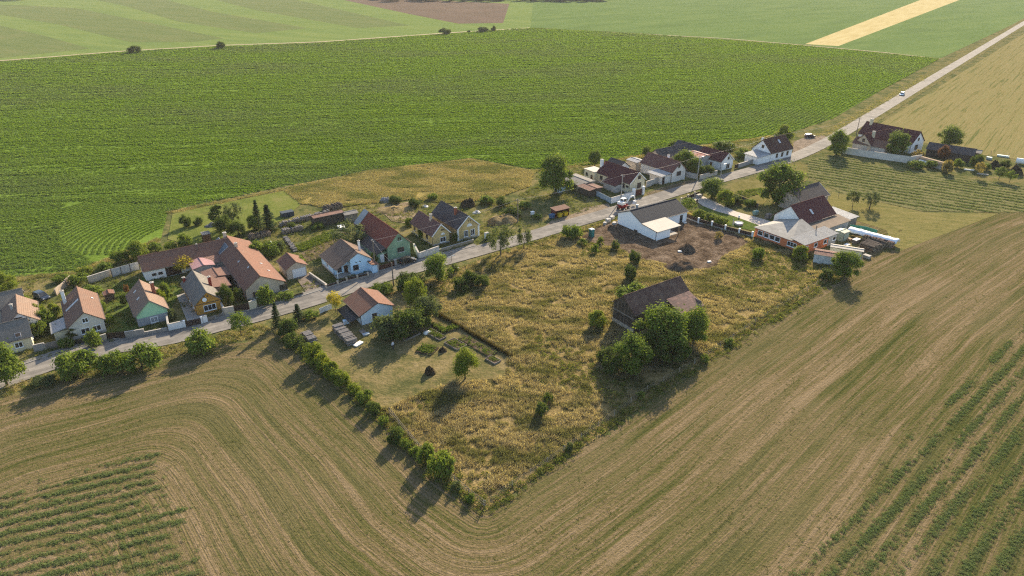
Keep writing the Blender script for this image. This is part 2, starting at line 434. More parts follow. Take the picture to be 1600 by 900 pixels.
sheet('hay_field', wpts([(1345,212),(1400,178),(1600,52),(1720,-20),(2600,-20),(2400,420),(1600,250),(1500,238),(1440,222),(1390,218)]), 0.045, gm_hay, 'mown straw coloured field right of the country road', 'field')
sheet('alfalfa_field', wpts([(1262,251),(1310,240),(1360,256),(1470,275),(1600,292),(1760,330),(1560,332),(1440,330),(1320,304),(1262,275)]), 0.075,
      groundmat('cut_alfalfa', [(0.105, 0.115, 0.045), (0.14, 0.135, 0.058), (0.18, 0.155, 0.075)], 0.2, 4.0, (-0.25, 8.0), 0.6), 'small mown alfalfa field with green swaths right of the big tree', 'field')
# ---- dry plot, yards, lawns
gm_dry = groundmat('dry_grass_soil', [(0.065, 0.06, 0.025), (0.15, 0.115, 0.045), (0.22, 0.165, 0.07), (0.28, 0.21, 0.095)], 0.18, 3.5, None, 1.0)
sheet('overgrown_plot', PLOT, 0.085, gm_dry, 'overgrown plot of tall dry grass inside the wire fence', 'plot')
YARD = wpts([(428,514),(500,490),(560,478),(640,452),(690,470),(682,492),(795,555),(788,590),(700,600),(650,620),(600,640),(560,612),(470,545)])
sheet('garden_lawn', YARD, 0.105, groundmat('mown_dry_lawn', [(0.07, 0.075, 0.028), (0.115, 0.105, 0.042), (0.16, 0.13, 0.058), (0.20, 0.16, 0.08)], 0.15, 3.0, None, 0.6), 'short dry mown lawn round the pale blue shed', 'lawn')
MEADOW = wpts([(445,298),(590,266),(735,249),(834,268),(826,292),(770,312),(700,318),(640,312),(560,320),(520,326),(470,318)])
sheet('dry_meadow', MEADOW, 0.09, groundmat('golden_meadow', [(0.11, 0.10, 0.035), (0.21, 0.17, 0.055), (0.29, 0.225, 0.085)], 0.12, 2.5, (0.25, 3.0), 0.7), 'golden dry meadow between the crop field and the yards', 'meadow')
LAWN = wpts([(262,374),(270,333),(446,298),(470,320),(440,345),(360,372),(300,385)])
sheet('back_lawn', LAWN, 0.095, groundmat('bright_lawn', [(0.085, 0.11, 0.026), (0.12, 0.14, 0.034), (0.15, 0.15, 0.05)], 0.15, 2.5, None, 0.4), 'bright green mown lawn behind the long tiled farmhouse', 'lawn')
DIRT = wpts([(905,372),(940,352),(970,345),(1010,330),(1075,335),(1100,352),(1150,366),(1172,380),(1150,392),(1126,404),(1122,418),(1090,424),(1050,416),(1000,405),(965,388),(940,384)])
sheet('bare_building_site', DIRT, 0.105, groundmat('trampled_earth', [(0.060, 0.043, 0.030), (0.105, 0.077, 0.053), (0.155, 0.115, 0.082), (0.22, 0.17, 0.125)], 0.35, 3.0, None, 2.0), 'bare trampled earth round the new white house', 'earth')
gm_lawn2 = groundmat('yard_lawn', [(0.045, 0.075, 0.018), (0.075, 0.105, 0.026), (0.11, 0.125, 0.035)], 0.3, 4.0, None, 0.5)
sheet('house_lawn', wpts([(163,520),(168,480),(176,445),(225,432),(262,440),(285,452),(275,470),(262,490),(222,514)]), 0.06, gm_lawn2, 'green lawn between the cream gable house and the mint gable house', 'lawn')
sheet('lot_lawn', wpts([(1142,287),(1186,274),(1250,252),(1262,262),(1262,282),(1210,300),(1190,322),(1140,306)]), 0.06, groundmat('dry_orchard_grass', [(0.09, 0.09, 0.03), (0.14, 0.125, 0.045), (0.17, 0.145, 0.06)], 0.3, 4.0, None, 0.5), 'dry grass patch between the road and the big walnut tree', 'lawn')
sheet('side_meadow', wpts([(1290,330),(1300,300),(1330,305),(1440,332),(1560,334),(1460,372),(1400,395),(1385,360)]), 0.07, groundmat('mown_side_meadow', [(0.11, 0.11, 0.037), (0.155, 0.14, 0.05), (0.19, 0.16, 0.065)], 0.2, 3.0, (-0.25, 3.0), 0.6), 'dry mown meadow with fruit trees right of the orange house', 'meadow')
sheet('garden_path', wpts([(1080,309),(1094,305),(1150,331),(1194,343),(1212,349),(1196,356),(1146,338),(1118,330),(1098,322)]), 0.10, mat('pale_paving', (0.42, 0.37, 0.32), 0.9, 0.15, 2.0, 0.3), 'pale paved garden path leading to the orange house', 'path')
sheet('garden_lawn_patch', wpts([(1146,339),(1194,350),(1180,362),(1138,352),(1086,330),(1098,322)]), 0.095, gm_lawn2, 'small green lawn with a round pool in front of the orange house', 'lawn')
sheet('vegetable_soil', wpts([(470,396),(524,372),(535,378),(500,402),(480,410)]), 0.09, groundmat('bare_bed', [(0.10, 0.08, 0.05), (0.17, 0.13, 0.085)], 0.4, 4.0, None, 0.8), 'bare brown garden bed behind the light blue house', 'garden bed')
sheet('debris_ground', wpts([(590,325),(640,315),(648,332),(662,345),(640,350),(612,346)]), 0.09, groundmat('rubble_ground', [(0.12, 0.095, 0.06), (0.22, 0.17, 0.11), (0.30, 0.24, 0.17)], 0.4, 3.0, None, 1.0), 'bare ground with timber rubble behind the dark green house', 'ground')

# ---- road
ROAD_PX = [(-300,690),(-120,632),(0,597),(73,570),(162,545),(269,527),(338,509),(402,493),(484,470),(544,450),(620,426),(690,408),(755,390),(833,368),(890,350.5),(950,333),(1020,311),(1100,287),(1184,264),(1240,246),(1290,223),(1328,201),(1600,36),(1680,-10)]
ROADL = smooth(wpts(ROAD_PX), 2.5)
m, nt, out = nodes_of('worn_asphalt'); t = NT(nt); v = t.coord()
a = t.noise(v, 0.5, 5, 0.6); b = t.noise(v, 9, 4, 0.7); cr = t.noise(t.mapping(t.mapping(v, (1,1,1), (0,0,-VB)), (0.05, 1.2, 1)), 1.0, 3)
c = t.ramp(t.math('ADD', t.math('MULTIPLY', a, 0.5), t.math('MULTIPLY', cr, 0.5)), [(0.38, (0.13, 0.122, 0.11)), (0.52, (0.185, 0.172, 0.155)), (0.64, (0.25, 0.23, 0.205))])
vo = t.n('ShaderNodeTexVoronoi', feature='F1', distance='CHEBYCHEV'); vo.inputs['Scale'].default_value = 0.16; t.l(t.mapping(v, (1,1,1), (0,0,-VB)), vo.inputs['Vector'])
sc_ = t.n('ShaderNodeSeparateColor'); t.l(vo.outputs['Color'], sc_.inputs[0]); pt = t.math('MULTIPLY', t.math('GREATER_THAN', sc_.outputs[0], 0.74), t.math('LESS_THAN', vo.outputs['Distance'], 0.36))
c = t.mix(t.math('MULTIPLY', pt, 0.55), c, (0.10, 0.096, 0.09))
c = t.mix(0.5, c, t.mix(b, (0.2,)*3, (0.8,)*3), 'OVERLAY')
t.principled(c, out, 0.9, t.bump(b, 0.3, 0.03), 0, 0.05); M_asph = m
ribbon('road', ROADL, -2.9, 2.9, 0.12, M_asph, 'worn grey asphalt village street running diagonally to the far right', 'road')
n1 = min(range(len(ROADL)), key=lambda i: (ROADL[i]-P(40,583)).length); n2 = min(range(len(ROADL)), key=lambda i: (ROADL[i]-P(772,384)).length)
M_kerb = mat('kerb_concrete', (0.33, 0.31, 0.28), 0.9, 0.25, 1.5, 0.3)
ribbon('kerb', ROADL[n1:n2], 2.9, 3.05, 0.0, M_kerb, 'low concrete kerb along the village side of the street', 'kerb', z1=0.23)
ribbon('pavement', ROADL[n1:n2], 3.05, 4.2, 0.0, mat('pavement_asphalt', (0.17, 0.16, 0.145), 0.9, 0.25, 1.0, 0.3), 'narrow grey pavement along the house fences', 'pavement', z1=0.215)
gm_verge = groundmat('road_verge', [(0.075, 0.085, 0.028), (0.13, 0.12, 0.045), (0.20, 0.165, 0.075)], 0.3, 4.0, None, 0.8)
n3 = min(range(len(ROADL)), key=lambda i: (ROADL[i]-P(1300,218)).length)
ribbon('verge', ROADL[n3:], 2.9, 7.0, 0.08, gm_verge, 'grassy verge between the country road and the crop rows', 'verge', ragged=0.3, seed=3)
ribbon('verge', ROADL[n3+8:], -5.6, -2.9, 0.081, gm_verge, 'grassy verge between the country road and the straw field', 'verge', ragged=0.3, seed=4)
sheet('gravel_layby', wpts([(1238,243),(1240,222),(1262,213),(1288,212),(1296,219),(1262,236)]), 0.11, groundmat('gravel', [(0.15, 0.12, 0.09), (0.21, 0.17, 0.13), (0.27, 0.22, 0.17)], 0.5, 5.0, None, 0.8), 'brown gravel lay-by beside the road with the dark car', 'gravel')
sheet('gravel_apron', wpts([(846,358),(862,345),(895,335),(915,325),(950,318),(955,325),(905,341),(868,353)]), 0.10, groundmat('dusty_gravel', [(0.16, 0.13, 0.095), (0.22, 0.175, 0.125), (0.27, 0.22, 0.16)], 0.5, 5.0, None, 0.8), 'dusty gravel apron in front of the waste bin shelter', 'gravel')
sheet('dirt_strip', wpts([(1010,302),(1040,292),(1082,281),(1092,284),(1050,297),(1015,307)]), 0.10, groundmat('dusty_strip', [(0.10, 0.085, 0.05), (0.17, 0.135, 0.085)], 0.5, 5.0, None, 0.8), 'dusty roadside strip in front of the grey walled house', 'verge')
ribbon('farm_track', smooth(wpts([(-900,151),(0,95),(200,79.5),(345,71),(500,65.5),(700,51.5),(829,43.5)]), 20), -2.2, 2.2, 0.09, mat('pale_track', (0.30, 0.25, 0.15), 0.95, 0.25, 0.2), 'pale farm track across the fields at the far left', 'track')
ribbon('farm_track', smooth(wpts([(829,43.5),(838,46),(1000,53),(1130,60),(1260,71),(1380,82),(1468,92)]), 20), -1.3, 1.3, 0.09, mat('grassy_track', (0.19, 0.16, 0.075), 0.95, 0.3, 0.2), 'thin grassy track between the far crop fields', 'track')
sheet('driveway', wpts([(462,434),(484,427),(511,449),(478,457)]), 0.10, mat('paved_drive', (0.16, 0.13, 0.105), 0.9, 0.3, 1.5, 0.4), 'brownish paved driveway in front of the beige garage', 'driveway')
sheet('courtyard', wpts([(276,462),(300,455),(322,496),(294,506)]), 0.10, mat('concrete_yard', (0.30, 0.28, 0.25), 0.9, 0.2, 1.0, 0.3), 'grey concrete driveway beside the orange gable house', 'driveway')

# ------------------------------------------------------------------ scattered stuff (grass, crop plants)
LEAVES = dict(
  crop = ((0.035, 0.080, 0.014), (0.060, 0.125, 0.020), (0.095, 0.165, 0.030)),
)
def tuft_mesh(name, m, n, h, r, w, lean, seed, tilt=0.0):
    rr = random.Random(seed); v = []; f = []; tint = []
    for i in range(n):
        a = rr.uniform(0, 6.283); q = r * math.sqrt(rr.random()); x, y = q*math.cos(a), q*math.sin(a)
        b = rr.uniform(0, 6.283); hh = h * rr.uniform(0.55, 1.0); l = lean * rr.uniform(0.2, 1.0)
        dx, dy = math.cos(b), math.sin(b); ww = w * rr.uniform(0.7, 1.3) / 2
        k = len(v)
        v += [(x - dy*ww, y + dx*ww, 0), (x + dy*ww, y - dx*ww, 0), (x + dx*l*0.4 + dy*ww*0.8, y + dy*l*0.4 - dx*ww*0.8, hh*0.6), (x + dx*l*0.4 - dy*ww*0.8, y + dy*l*0.4 + dx*ww*0.8, hh*0.6), (x + dx*l, y + dy*l, hh)]
        f += [(k, k+1, k+2, k+3), (k+3, k+2, k+4)]; tt = rr.random(); tint += [tt, tt]
    me = bpy.data.meshes.new(name); me.from_pydata(v, [], f); me.materials.append(m)
    a = me.attributes.new('tint', 'FLOAT', 'FACE'); a.data.foreach_set('value', tint)
    return me
def clump_mesh(name, m, n, r, h, leaf, seed, flat=0.6):
    rr = random.Random(seed); v = []; f = []; tint = []
    for i in range(n):
        a = rr.uniform(0, 6.283); q = r * math.sqrt(rr.random()); zz = h * (1 - (q/r)**2) * rr.uniform(0.55, 1.0) + 0.05
        c = Vector((q*math.cos(a), q*math.sin(a), zz))
        nrm = Vector((rr.gauss(0, flat), rr.gauss(0, flat), 1)).normalized()
        q4 = nrm.to_track_quat('Z', 'Y').to_matrix() @ Matrix.Rotation(rr.uniform(0, 6.283), 3, 'Z')
        s = leaf * rr.uniform(0.6, 1.25); k = len(v)
        v += [c + q4 @ Vector(p) for p in ((-s*0.5, 0, 0), (0, -s*0.34, s*0.05), (s*0.55, 0, -s*0.12), (0, s*0.34, s*0.05))]
        f.append((k, k+1, k+2, k+3)); tint.append(rr.random())
    me = bpy.data.meshes.new(name); me.from_pydata([tuple(p) for p in v], [], f); me.materials.append(m)
    a = me.attributes.new('tint', 'FLOAT', 'FACE'); a.data.foreach_set('value', tint)
    return me
def scatter(name, pts, sc, protos, label, cat, seed=0):
    """points (N,3) carry small plants: one object of kind stuff"""
    coll = bpy.data.collections.new(name + '_plants')
    for i, pm in enumerate(protos):
        coll.objects.link(bpy.data.objects.new(pm.name, pm))
    me = bpy.data.meshes.new(name); me.vertices.add(len(pts)); me.vertices.foreach_set('co', np.asarray(pts, np.float32).reshape(-1))
    rr = np.random.default_rng(seed)
    a = me.attributes.new('size', 'FLOAT', 'POINT'); a.data.foreach_set('value', np.asarray(sc, np.float32))
    a = me.attributes.new('turn', 'FLOAT', 'POINT'); a.data.foreach_set('value', rr.uniform(0, 6.283, len(pts)).astype(np.float32))
    o = bpy.data.objects.new(name, me); COL.objects.link(o); tag(o, label, cat, None, 'stuff')
    ng = bpy.data.node_groups.new(name + '_scatter', 'GeometryNodeTree')
    ng.interface.new_socket('Geometry', in_out='INPUT', socket_type='NodeSocketGeometry'); ng.interface.new_socket('Geometry', in_out='OUTPUT', socket_type='NodeSocketGeometry')
    N = ng.nodes; gi = N.new('NodeGroupInput'); go = N.new('NodeGroupOutput'); ip = N.new('GeometryNodeInstanceOnPoints'); ci = N.new('GeometryNodeCollectionInfo')
    ci.inputs['Collection'].default_value = coll; ci.inputs['Separate Children'].default_value = True; ci.inputs['Reset Children'].default_value = True
    ip.inputs['Pick Instance'].default_value = True
    s_ = N.new('GeometryNodeInputNamedAttribute'); s_.data_type = 'FLOAT'; s_.inputs['Name'].default_value = 'size'
    t_ = N.new('GeometryNodeInputNamedAttribute'); t_.data_type = 'FLOAT'; t_.inputs['Name'].default_value = 'turn'
    cb = N.new('ShaderNodeCombineXYZ'); L = ng.links
    L.new(gi.outputs[0], ip.inputs['Points']); L.new(ci.outputs[0], ip.inputs['Instance']); L.new(t_.outputs[0], cb.inputs[2])
    L.new(cb.outputs[0], ip.inputs['Rotation']); L.new(s_.outputs[0], ip.inputs['Scale']); L.new(ip.outputs[0], go.inputs[0])
    md = o.modifiers.new('scatter', 'NODES'); md.node_group = ng
    return o
def fieldleaf(name, c1, c2, c3, alt, nscale, amt, trans=0.4):
    """leaf colour that drifts over the field (poorer soil patches) besides varying leaf by leaf"""
    m, nt, out = nodes_of(name); t = NT(nt)
    oi = t.n('ShaderNodeObjectInfo'); geo = t.n('ShaderNodeNewGeometry')
    f = t.math('ADD', t.math('MULTIPLY', t.attr('tint'), 0.6), t.math('MULTIPLY', oi.outputs['Random'], 0.4))
    c = t.ramp(f, [(0.1, c1), (0.5, c2), (0.9, c3)])
    p = t.ramp(t.noise(t.mapping(geo.outputs['Position'], (1, 2.0, 1)), nscale, 3, 0.55), [(0.45, 0.0), (0.62, 1.0)])
    c = t.mix(t.math('MULTIPLY', p, amt), c, alt)
    b = t.principled(c, None, 0.7, None, 0, 0.0); tr = t.n('ShaderNodeBsdfTranslucent')
    t.l(t.mix(1.0, c, (1.25, 1.2, 0.6), 'MULTIPLY'), tr.inputs[0])
    ms = t.n('ShaderNodeMixShader'); ms.inputs[0].default_value = trans
    t.l(b.outputs[0], ms.inputs[1]); t.l(tr.outputs[0], ms.inputs[2]); t.l(ms.outputs[0], out.inputs['Surface'])
    MATS[name] = m; return m
L_crop = fieldleaf('crop_leaf', (0.096, 0.170, 0.022), (0.148, 0.240, 0.034), (0.205, 0.295, 0.054), (0.145, 0.20, 0.078), 0.009, 0.8, 0.55)
L_alf = fieldleaf('alfalfa_leaf', (0.105, 0.150, 0.058), (0.155, 0.205, 0.078), (0.215, 0.26, 0.10), (0.20, 0.21, 0.11), 0.3, 0.3, 0.5)
L_dry = fieldleaf('dry_grass_blade', (0.20, 0.162, 0.095), (0.35, 0.292, 0.178), (0.50, 0.435, 0.285), (0.125, 0.135, 0.05), 0.10, 0.9, 0.5)
L_weed = fieldleaf('weed_leaf', (0.08, 0.11, 0.022), (0.125, 0.16, 0.036), (0.19, 0.20, 0.055), (0.20, 0.18, 0.07), 0.2, 0.4, 0.45)
L_gold = fieldleaf('meadow_blade', (0.23, 0.19, 0.09), (0.35, 0.30, 0.15), (0.46, 0.41, 0.235), (0.16, 0.18, 0.065), 0.07, 0.85, 0.45)
L_stub = fieldleaf('stubble_leaf', (0.10, 0.12, 0.04), (0.15, 0.17, 0.055), (0.21, 0.22, 0.085), (0.22, 0.19, 0.10), 0.2, 0.5, 0.45)
CROPS = [clump_mesh('crop_plant', L_crop, 34, 0.66, 0.32, 0.34, 20 + i, 0.4) for i in range(4)]
ALFS = [clump_mesh('alfalfa_tuft', L_alf, 22, 0.26, 0.13, 0.13, 30 + i, 0.45) for i in range(3)]
DRYS = [tuft_mesh('dry_grass_tuft', L_dry, 34, 0.55, 0.5, 0.055, 0.5, 40 + i) for i in range(4)]
WEEDS = [clump_mesh('weed_tuft', L_weed, 30, 0.45, 0.38, 0.18, 50 + i, 0.8) for i in range(3)]
GOLDS = [tuft_mesh('meadow_tuft', L_gold, 30, 0.4, 0.6, 0.06, 0.45, 60 + i) for i in range(3)]
LOWS = [tuft_mesh('stubble_tuft', L_stub, 12, 0.12, 0.25, 0.05, 0.16, 70 + i) for i in range(3)]

def rows_grid(poly, ang, rs, st, jit, seed):
    rr = np.random.default_rng(seed); A = np.array([(p[0], p[1]) for p in poly]); ca, sa = math.cos(ang), math.sin(ang)
    U = A[:,0]*ca + A[:,1]*sa; V = -A[:,0]*sa + A[:,1]*ca
    u, v = np.meshgrid(np.arange(U.min(), U.max(), st), np.arange(V.min(), V.max(), rs), indexing='ij')
    u = u + rr.uniform(-0.5, 0.5, u.shape)*st; v = v + rr.normal(0, jit, v.shape)
    X = u*ca - v*sa; Y = u*sa + v*ca
    k = inside(A, X, Y); return X[k], Y[k], rr
def in_view(X, Y, z=0.0, mx=60):
    zc = Y*CP + (CAM_H - z)*SP; yc = -Y*SP + (CAM_H - z)*CP
    px = 800 + FPX*X/zc; py = 450 + FPX*yc/zc
    return (px > -mx) & (px < 1600 + mx) & (py > -mx) & (py < 900 + mx), px, py
# crop field rows
X, Y, rr = rows_grid(CROP, math.radians(7), 0.86, 0.78, 0.2, 1)
k, px, py = in_view(X, Y)
rt = (px - 1120) * 0.5 + (190 - py) * 0.35 > 20          # rows by the country road run along it
curl = inside([(100,315),(262,318),(262,395),(150,412),(96,380)], px, py)
D = np.hypot(X, Y)
prob = np.clip((235 / D)**1.3, 0.05, 1.0)
uu_ = X*math.cos(0.122) + Y*math.sin(0.122); vv_ = -X*math.sin(0.122) + Y*math.cos(0.122)
gap = 0.6*vnoise(uu_, vv_*9, 22, 8) + 0.45*vnoise(uu_*1.0, vv_*4, 7, 9)
tram = np.abs(np.mod(vv_ + 1.2*np.sin(uu_*0.01), 29.0) - 8.0); tram = np.minimum(tram, np.abs(np.mod(vv_ + 1.2*np.sin(uu_*0.01), 29.0) - 10.4))
k &= (~rt) & (~curl) & (tram > 0.42) & (rr.random(X.shape) < prob)
cp = np.stack([X[k], Y[k], np.full(k.sum(), 0.05)], 1); cs = np.clip((D[k] / 235)**0.65, 1.0, 3.0) * rr.uniform(0.75, 1.25, k.sum()) * np.clip(0.35 + gap[k], 0.45, 1.15)
rd = (P(1430,137) - P(1290,223)); ra = math.atan2(rd.y, rd.x)
X, Y, rr = rows_grid(CROP, ra, 1.9, 0.6, 0.14, 2)
k, px, py = in_view(X, Y); rt = (px - 1120) * 0.5 + (190 - py) * 0.35 > 20
D = np.hypot(X, Y); prob = np.clip((300 / D)**1.3, 0.05, 1.0); k &= rt & (rr.random(X.shape) < prob)
cp2 = np.stack([X[k], Y[k], np.full(k.sum(), 0.05)], 1); cs2 = np.clip((D[k] / 300)**0.7, 1.0, 4.0) * rr.uniform(0.75, 1.2, k.sum())
# curved rows of the headland at the left
q = []; c0 = P(330, 372)
for i in range(26):
    R = 18 + 1.55 * i
    for a in np.arange(math.radians(95), math.radians(215), 0.7 / R):
        x, y = c0.x + R*math.cos(a), c0.y + R*math.sin(a)*0.9
        ppx, ppy = prj((x, y, 0))
        if 98 < ppx < 262 and 316 < ppy < 398 and inside(CROP, np.array([x]), np.array([y]))[0]: q.append((x + RNG.gauss(0, .1), y + RNG.gauss(0, .1), 0.05))
q = np.array(q).reshape(-1, 3)
scatter('crop_plants', np.concatenate([cp, cp2, q]), np.concatenate([cs, cs2, np.full(len(q), 0.8)]), CROPS, 'dense green leafy crop plants covering the broad field', 'crop', 1)
# swaths of cut alfalfa
def swaths(name, poly_px, a_px, b_px, rs, width, st, label, seed, dens=1.0, size=1.0):
    poly = wpts(poly_px); d = P(*b_px) - P(*a_px); ang = math.atan2(d.y, d.x)
    allp = []; rr = np.random.default_rng(seed)
    A = np.array([(p[0], p[1]) for p in poly]); ca, sa = math.cos(ang), math.sin(ang)
    U = A[:,0]*ca + A[:,1]*sa; V = -A[:,0]*sa + A[:,1]*ca
    for v in np.arange(V.min(), V.max(), rs):
        n = int((U.max()-U.min()) / st)
        u = rr.uniform(U.min(), U.max(), n); w = v + rr.normal(0, width, n) + 0.35*(vnoise(u, u*0+v, 9, seed)-0.5)*2
        kk = vnoise(u, u*0 + v*7, 5, seed+1) + rr.uniform(-0.4, 0.4, n) > 0.36
        allp.append(np.stack([u*ca - w*sa, u*sa + w*ca], 1)[kk])
    B = np.concatenate(allp); k = inside(A, B[:,0] + 0.9*(vnoise(B[:,0]*3, B[:,1]*3, 5, seed+5) - 0.5)*4, B[:,1] + 0.8*rr.normal(size=len(B))) & in_view(B[:,0], B[:,1])[0] & (rr.random(len(B)) < dens)
    B = B[k]; pts = np.concatenate([B, np.full((len(B), 1), 0.05)], 1)
    scatter(name, pts, rr.uniform(0.6, 1.25, len(B)) * size, ALFS, label, 'alfalfa', seed)
swaths('alfalfa_swaths', [(232,706),(250,735),(276,812),(308,905),(320,1000),(-300,1000),(-300,880),(0,782),(110,745)], (0,879), (276,811), 1.95, 0.25, 0.036, 'green alfalfa swaths in the lower left corner of the mown field', 11)
swaths('alfalfa_swaths', [(1225,910),(1330,800),(1420,705),(1520,590),(1560,540),(1640,470),(2000,500),(2000,1000),(1200,1000)], (1280,890), (1500,665), 2.5, 0.34, 0.036, 'green alfalfa swaths in the lower right of the mown field', 12)
swaths('alfalfa_swaths', [(1262,252),(1310,241),(1360,257),(1470,276),(1600,293),(1760,330),(1560,332),(1440,328),(1320,302),(1262,274)], (1320,256), (1600,298), 3.0, 0.4, 0.04, 'green alfalfa swaths in the small field by the big walnut tree', 13, size=1.2)
# stubble tufts over the mown field
N0 = 110000; X = NR.uniform(-130, 190, N0); Y = NR.uniform(45, 230, N0)
k = inside(STUB, X, Y) & in_view(X, Y)[0]; X, Y = X[k], Y[k]; d = field_dist(X, Y)
g = vnoise(d * 1.5, X * 0.04 + Y * 0.04, 1.0, 21) + 0.5 * vnoise(X, Y, 7, 22)
k = g > 0.66; X, Y = X[k], Y[k]
scatter('stubble_tufts', np.stack([X, Y, np.full(len(X), 0.04)], 1), NR.uniform(0.4, 1.0, len(X)), LOWS, 'short green regrowth between the tracks of the mown field', 'grass', 14)
# dry grass and weeds on the plot
def fill(poly, n, seed, test=None):
    rr = np.random.default_rng(seed); A = np.array([(p[0], p[1]) for p in poly])
    X = rr.uniform(A[:,0].min(), A[:,0].max(), n); Y = rr.uniform(A[:,1].min(), A[:,1].max(), n)
    k = inside(A, X, Y)
    if test is not None: k &= test(X, Y)
    return X[k], Y[k], rr
BARN_KEEP = wpts([(950,500),(995,524),(1105,490),(1060,460)])
def plot_test(X, Y):
    _, px, py = in_view(X, Y)
    return ~inside(YARD, X, Y) & ~inside(DIRT, X, Y) & ~inside(BARN_KEEP, X, Y)
X, Y, rr = fill(PLOT, 95000, 31, plot_test)
_, px, py = in_view(X, Y)
def ell(cx, cy, rx, ry): return np.clip(1.3 - np.hypot((px-cx)/rx, (py-cy)/ry), 0, 1)
green = 1.3*ell(1205,425,90,34) + 0.5*ell(760,740,60,50) + 0.45*ell(850,560,60,60) + 0.6*ell(700,450,60,30) + 0.5*ell(940,395,40,25) + 0.5*ell(960,600,110,60) + 0.35*ell(640,640,60,40)
edge = seg_dist(PLOT, X, Y, True)
green = green + np.clip(1.6 - edge/1.6, 0, 0.9) + 0.75*(vnoise(X, Y, 6, 33) - 0.45) + 0.5*(vnoise(X, Y, 1.8, 34) - 0.5)
gk = green > 0.52
dens = vnoise(X, Y, 3.0, 35)*0.7 + vnoise(X, Y, 1.1, 36)*0.5
dk = (~gk) & (dens > 0.37) ; gk2 = gk & (rr.random(len(X)) < 0.45)
scatter('dry_grass', np.stack([X[dk], Y[dk], np.full(dk.sum(), 0.085)], 1), rr.uniform(0.55, 1.25, dk.sum()) * (0.6 + dens[dk]*0.55), DRYS, 'tall straw coloured dry grass covering the overgrown plot', 'grass', 15)
scatter('green_weeds', np.stack([X[gk2], Y[gk2], np.full(gk2.sum(), 0.085)], 1), rr.uniform(0.5, 1.25, gk2.sum()), WEEDS, 'patches of green weeds between the dry grass of the plot', 'weeds', 16)
# golden meadow behind, grassy edges of the village
X, Y, rr = fill(offset(MEADOW, 0), 30000, 41); d = vnoise(X, Y, 4, 42)
k = d > 0.12
scatter('meadow_grass', np.stack([X[k], Y[k], np.full(k.sum(), 0.09)], 1), rr.uniform(0.6, 1.3, k.sum()), GOLDS, 'golden meadow grass between the crop field and the yards', 'grass', 17)
VILL = wpts([(0,437),(120,424),(200,392),(252,374),(300,386),(360,374),(440,346),(520,328),(560,322),(640,314),(700,320),(770,314),(830,294),(834,268),(930,259),(1000,244),(1160,221),(1235,209),(1240,220),(1225,243),(1130,268),(1000,302),(870,345),(770,374),(640,410),(480,455),(330,496),(90,555),(0,580)])
X, Y, rr = fill(VILL, 60000, 51); d = vnoise(X, Y, 5, 52) + 0.5*vnoise(X, Y, 1.6, 53)
k = (d > 0.54); X, Y, d = X[k], Y[k], d[k]
scatter('yard_weeds', np.stack([X, Y, np.full(len(X), 0.03)], 1), rr.uniform(0.45, 1.25, len(X)), WEEDS, 'weeds and rough grass between the houses and yards', 'weeds', 18)
VERGE_L = wpts([(0,622),(60,606),(160,584),(300,548),(400,528),(428,512),(400,508),(330,524),(260,541),(160,562),(60,590),(0,608)])
X, Y, rr = fill(VERGE_L, 5200, 61)
scatter('verge_grass', np.stack([X, Y, np.full(len(X), 0.0)], 1), rr.uniform(0.5, 1.1, len(X)), WEEDS + GOLDS, 'rough verge grass between the street and the mown field', 'grass', 19)
HL = smooth(wpts([(445,530),(500,575),(560,620),(600,660),(690,748),(757,796),(850,735),(960,660),(1085,577),(1200,505),(1330,425)]), 1.0); q = []
for p in HL:
    for _ in range(7): q.append((p.x + RNG.gauss(0, .6), p.y + RNG.gauss(0, .6), 0.06))
q = np.array(q); sz_ = NR.uniform(0.5, 1.2, len(q)) * np.where(q[:, 0] < P(757,796).x, 1.25, 0.85) * (0.5 + vnoise(q[:,0], q[:,1], 4, 71))
scatter('edge_weeds', q, sz_, WEEDS, 'rank green weeds growing along the plot edges', 'weeds', 26)
EDGE2 = offset(ROADL[n3:], 5.0); q = []
for i, p in enumerate(EDGE2):
    if p.y > 420: break
    for _ in range(7): q.append((p.x + RNG.gauss(0, 1.3), p.y + RNG.gauss(0, 1.3), 0.08))
scatter('roadside_grass', np.array(q), NR.uniform(0.5, 1.1, len(q)), GOLDS + WEEDS, 'tall roadside grass between the country road and the crop rows', 'grass', 20)
# strip of straw grass between crop field and lawn (old fence line)
q = []
for a_, b_ in (((262,332),(446,294)), ((446,294),(590,265)), ((120,424),(252,372)), ((0,437),(120,424)), ((835,266),(1000,243)), ((1000,243),(1235,208))):
    A_, B_ = P(*a_), P(*b_); L_ = (B_-A_).length
    for _ in range(int(L_*9)):
        s_ = RNG.random(); p = A_.lerp(B_, s_); q.append((p.x + RNG.gauss(0, .6), p.y - 0.9 + RNG.gauss(0, .7), 0.06))
scatter('field_edge_grass', np.array(q), NR.uniform(0.5, 1.1, len(q)), GOLDS, 'pale straw grass along the edge of the crop field', 'grass', 21)
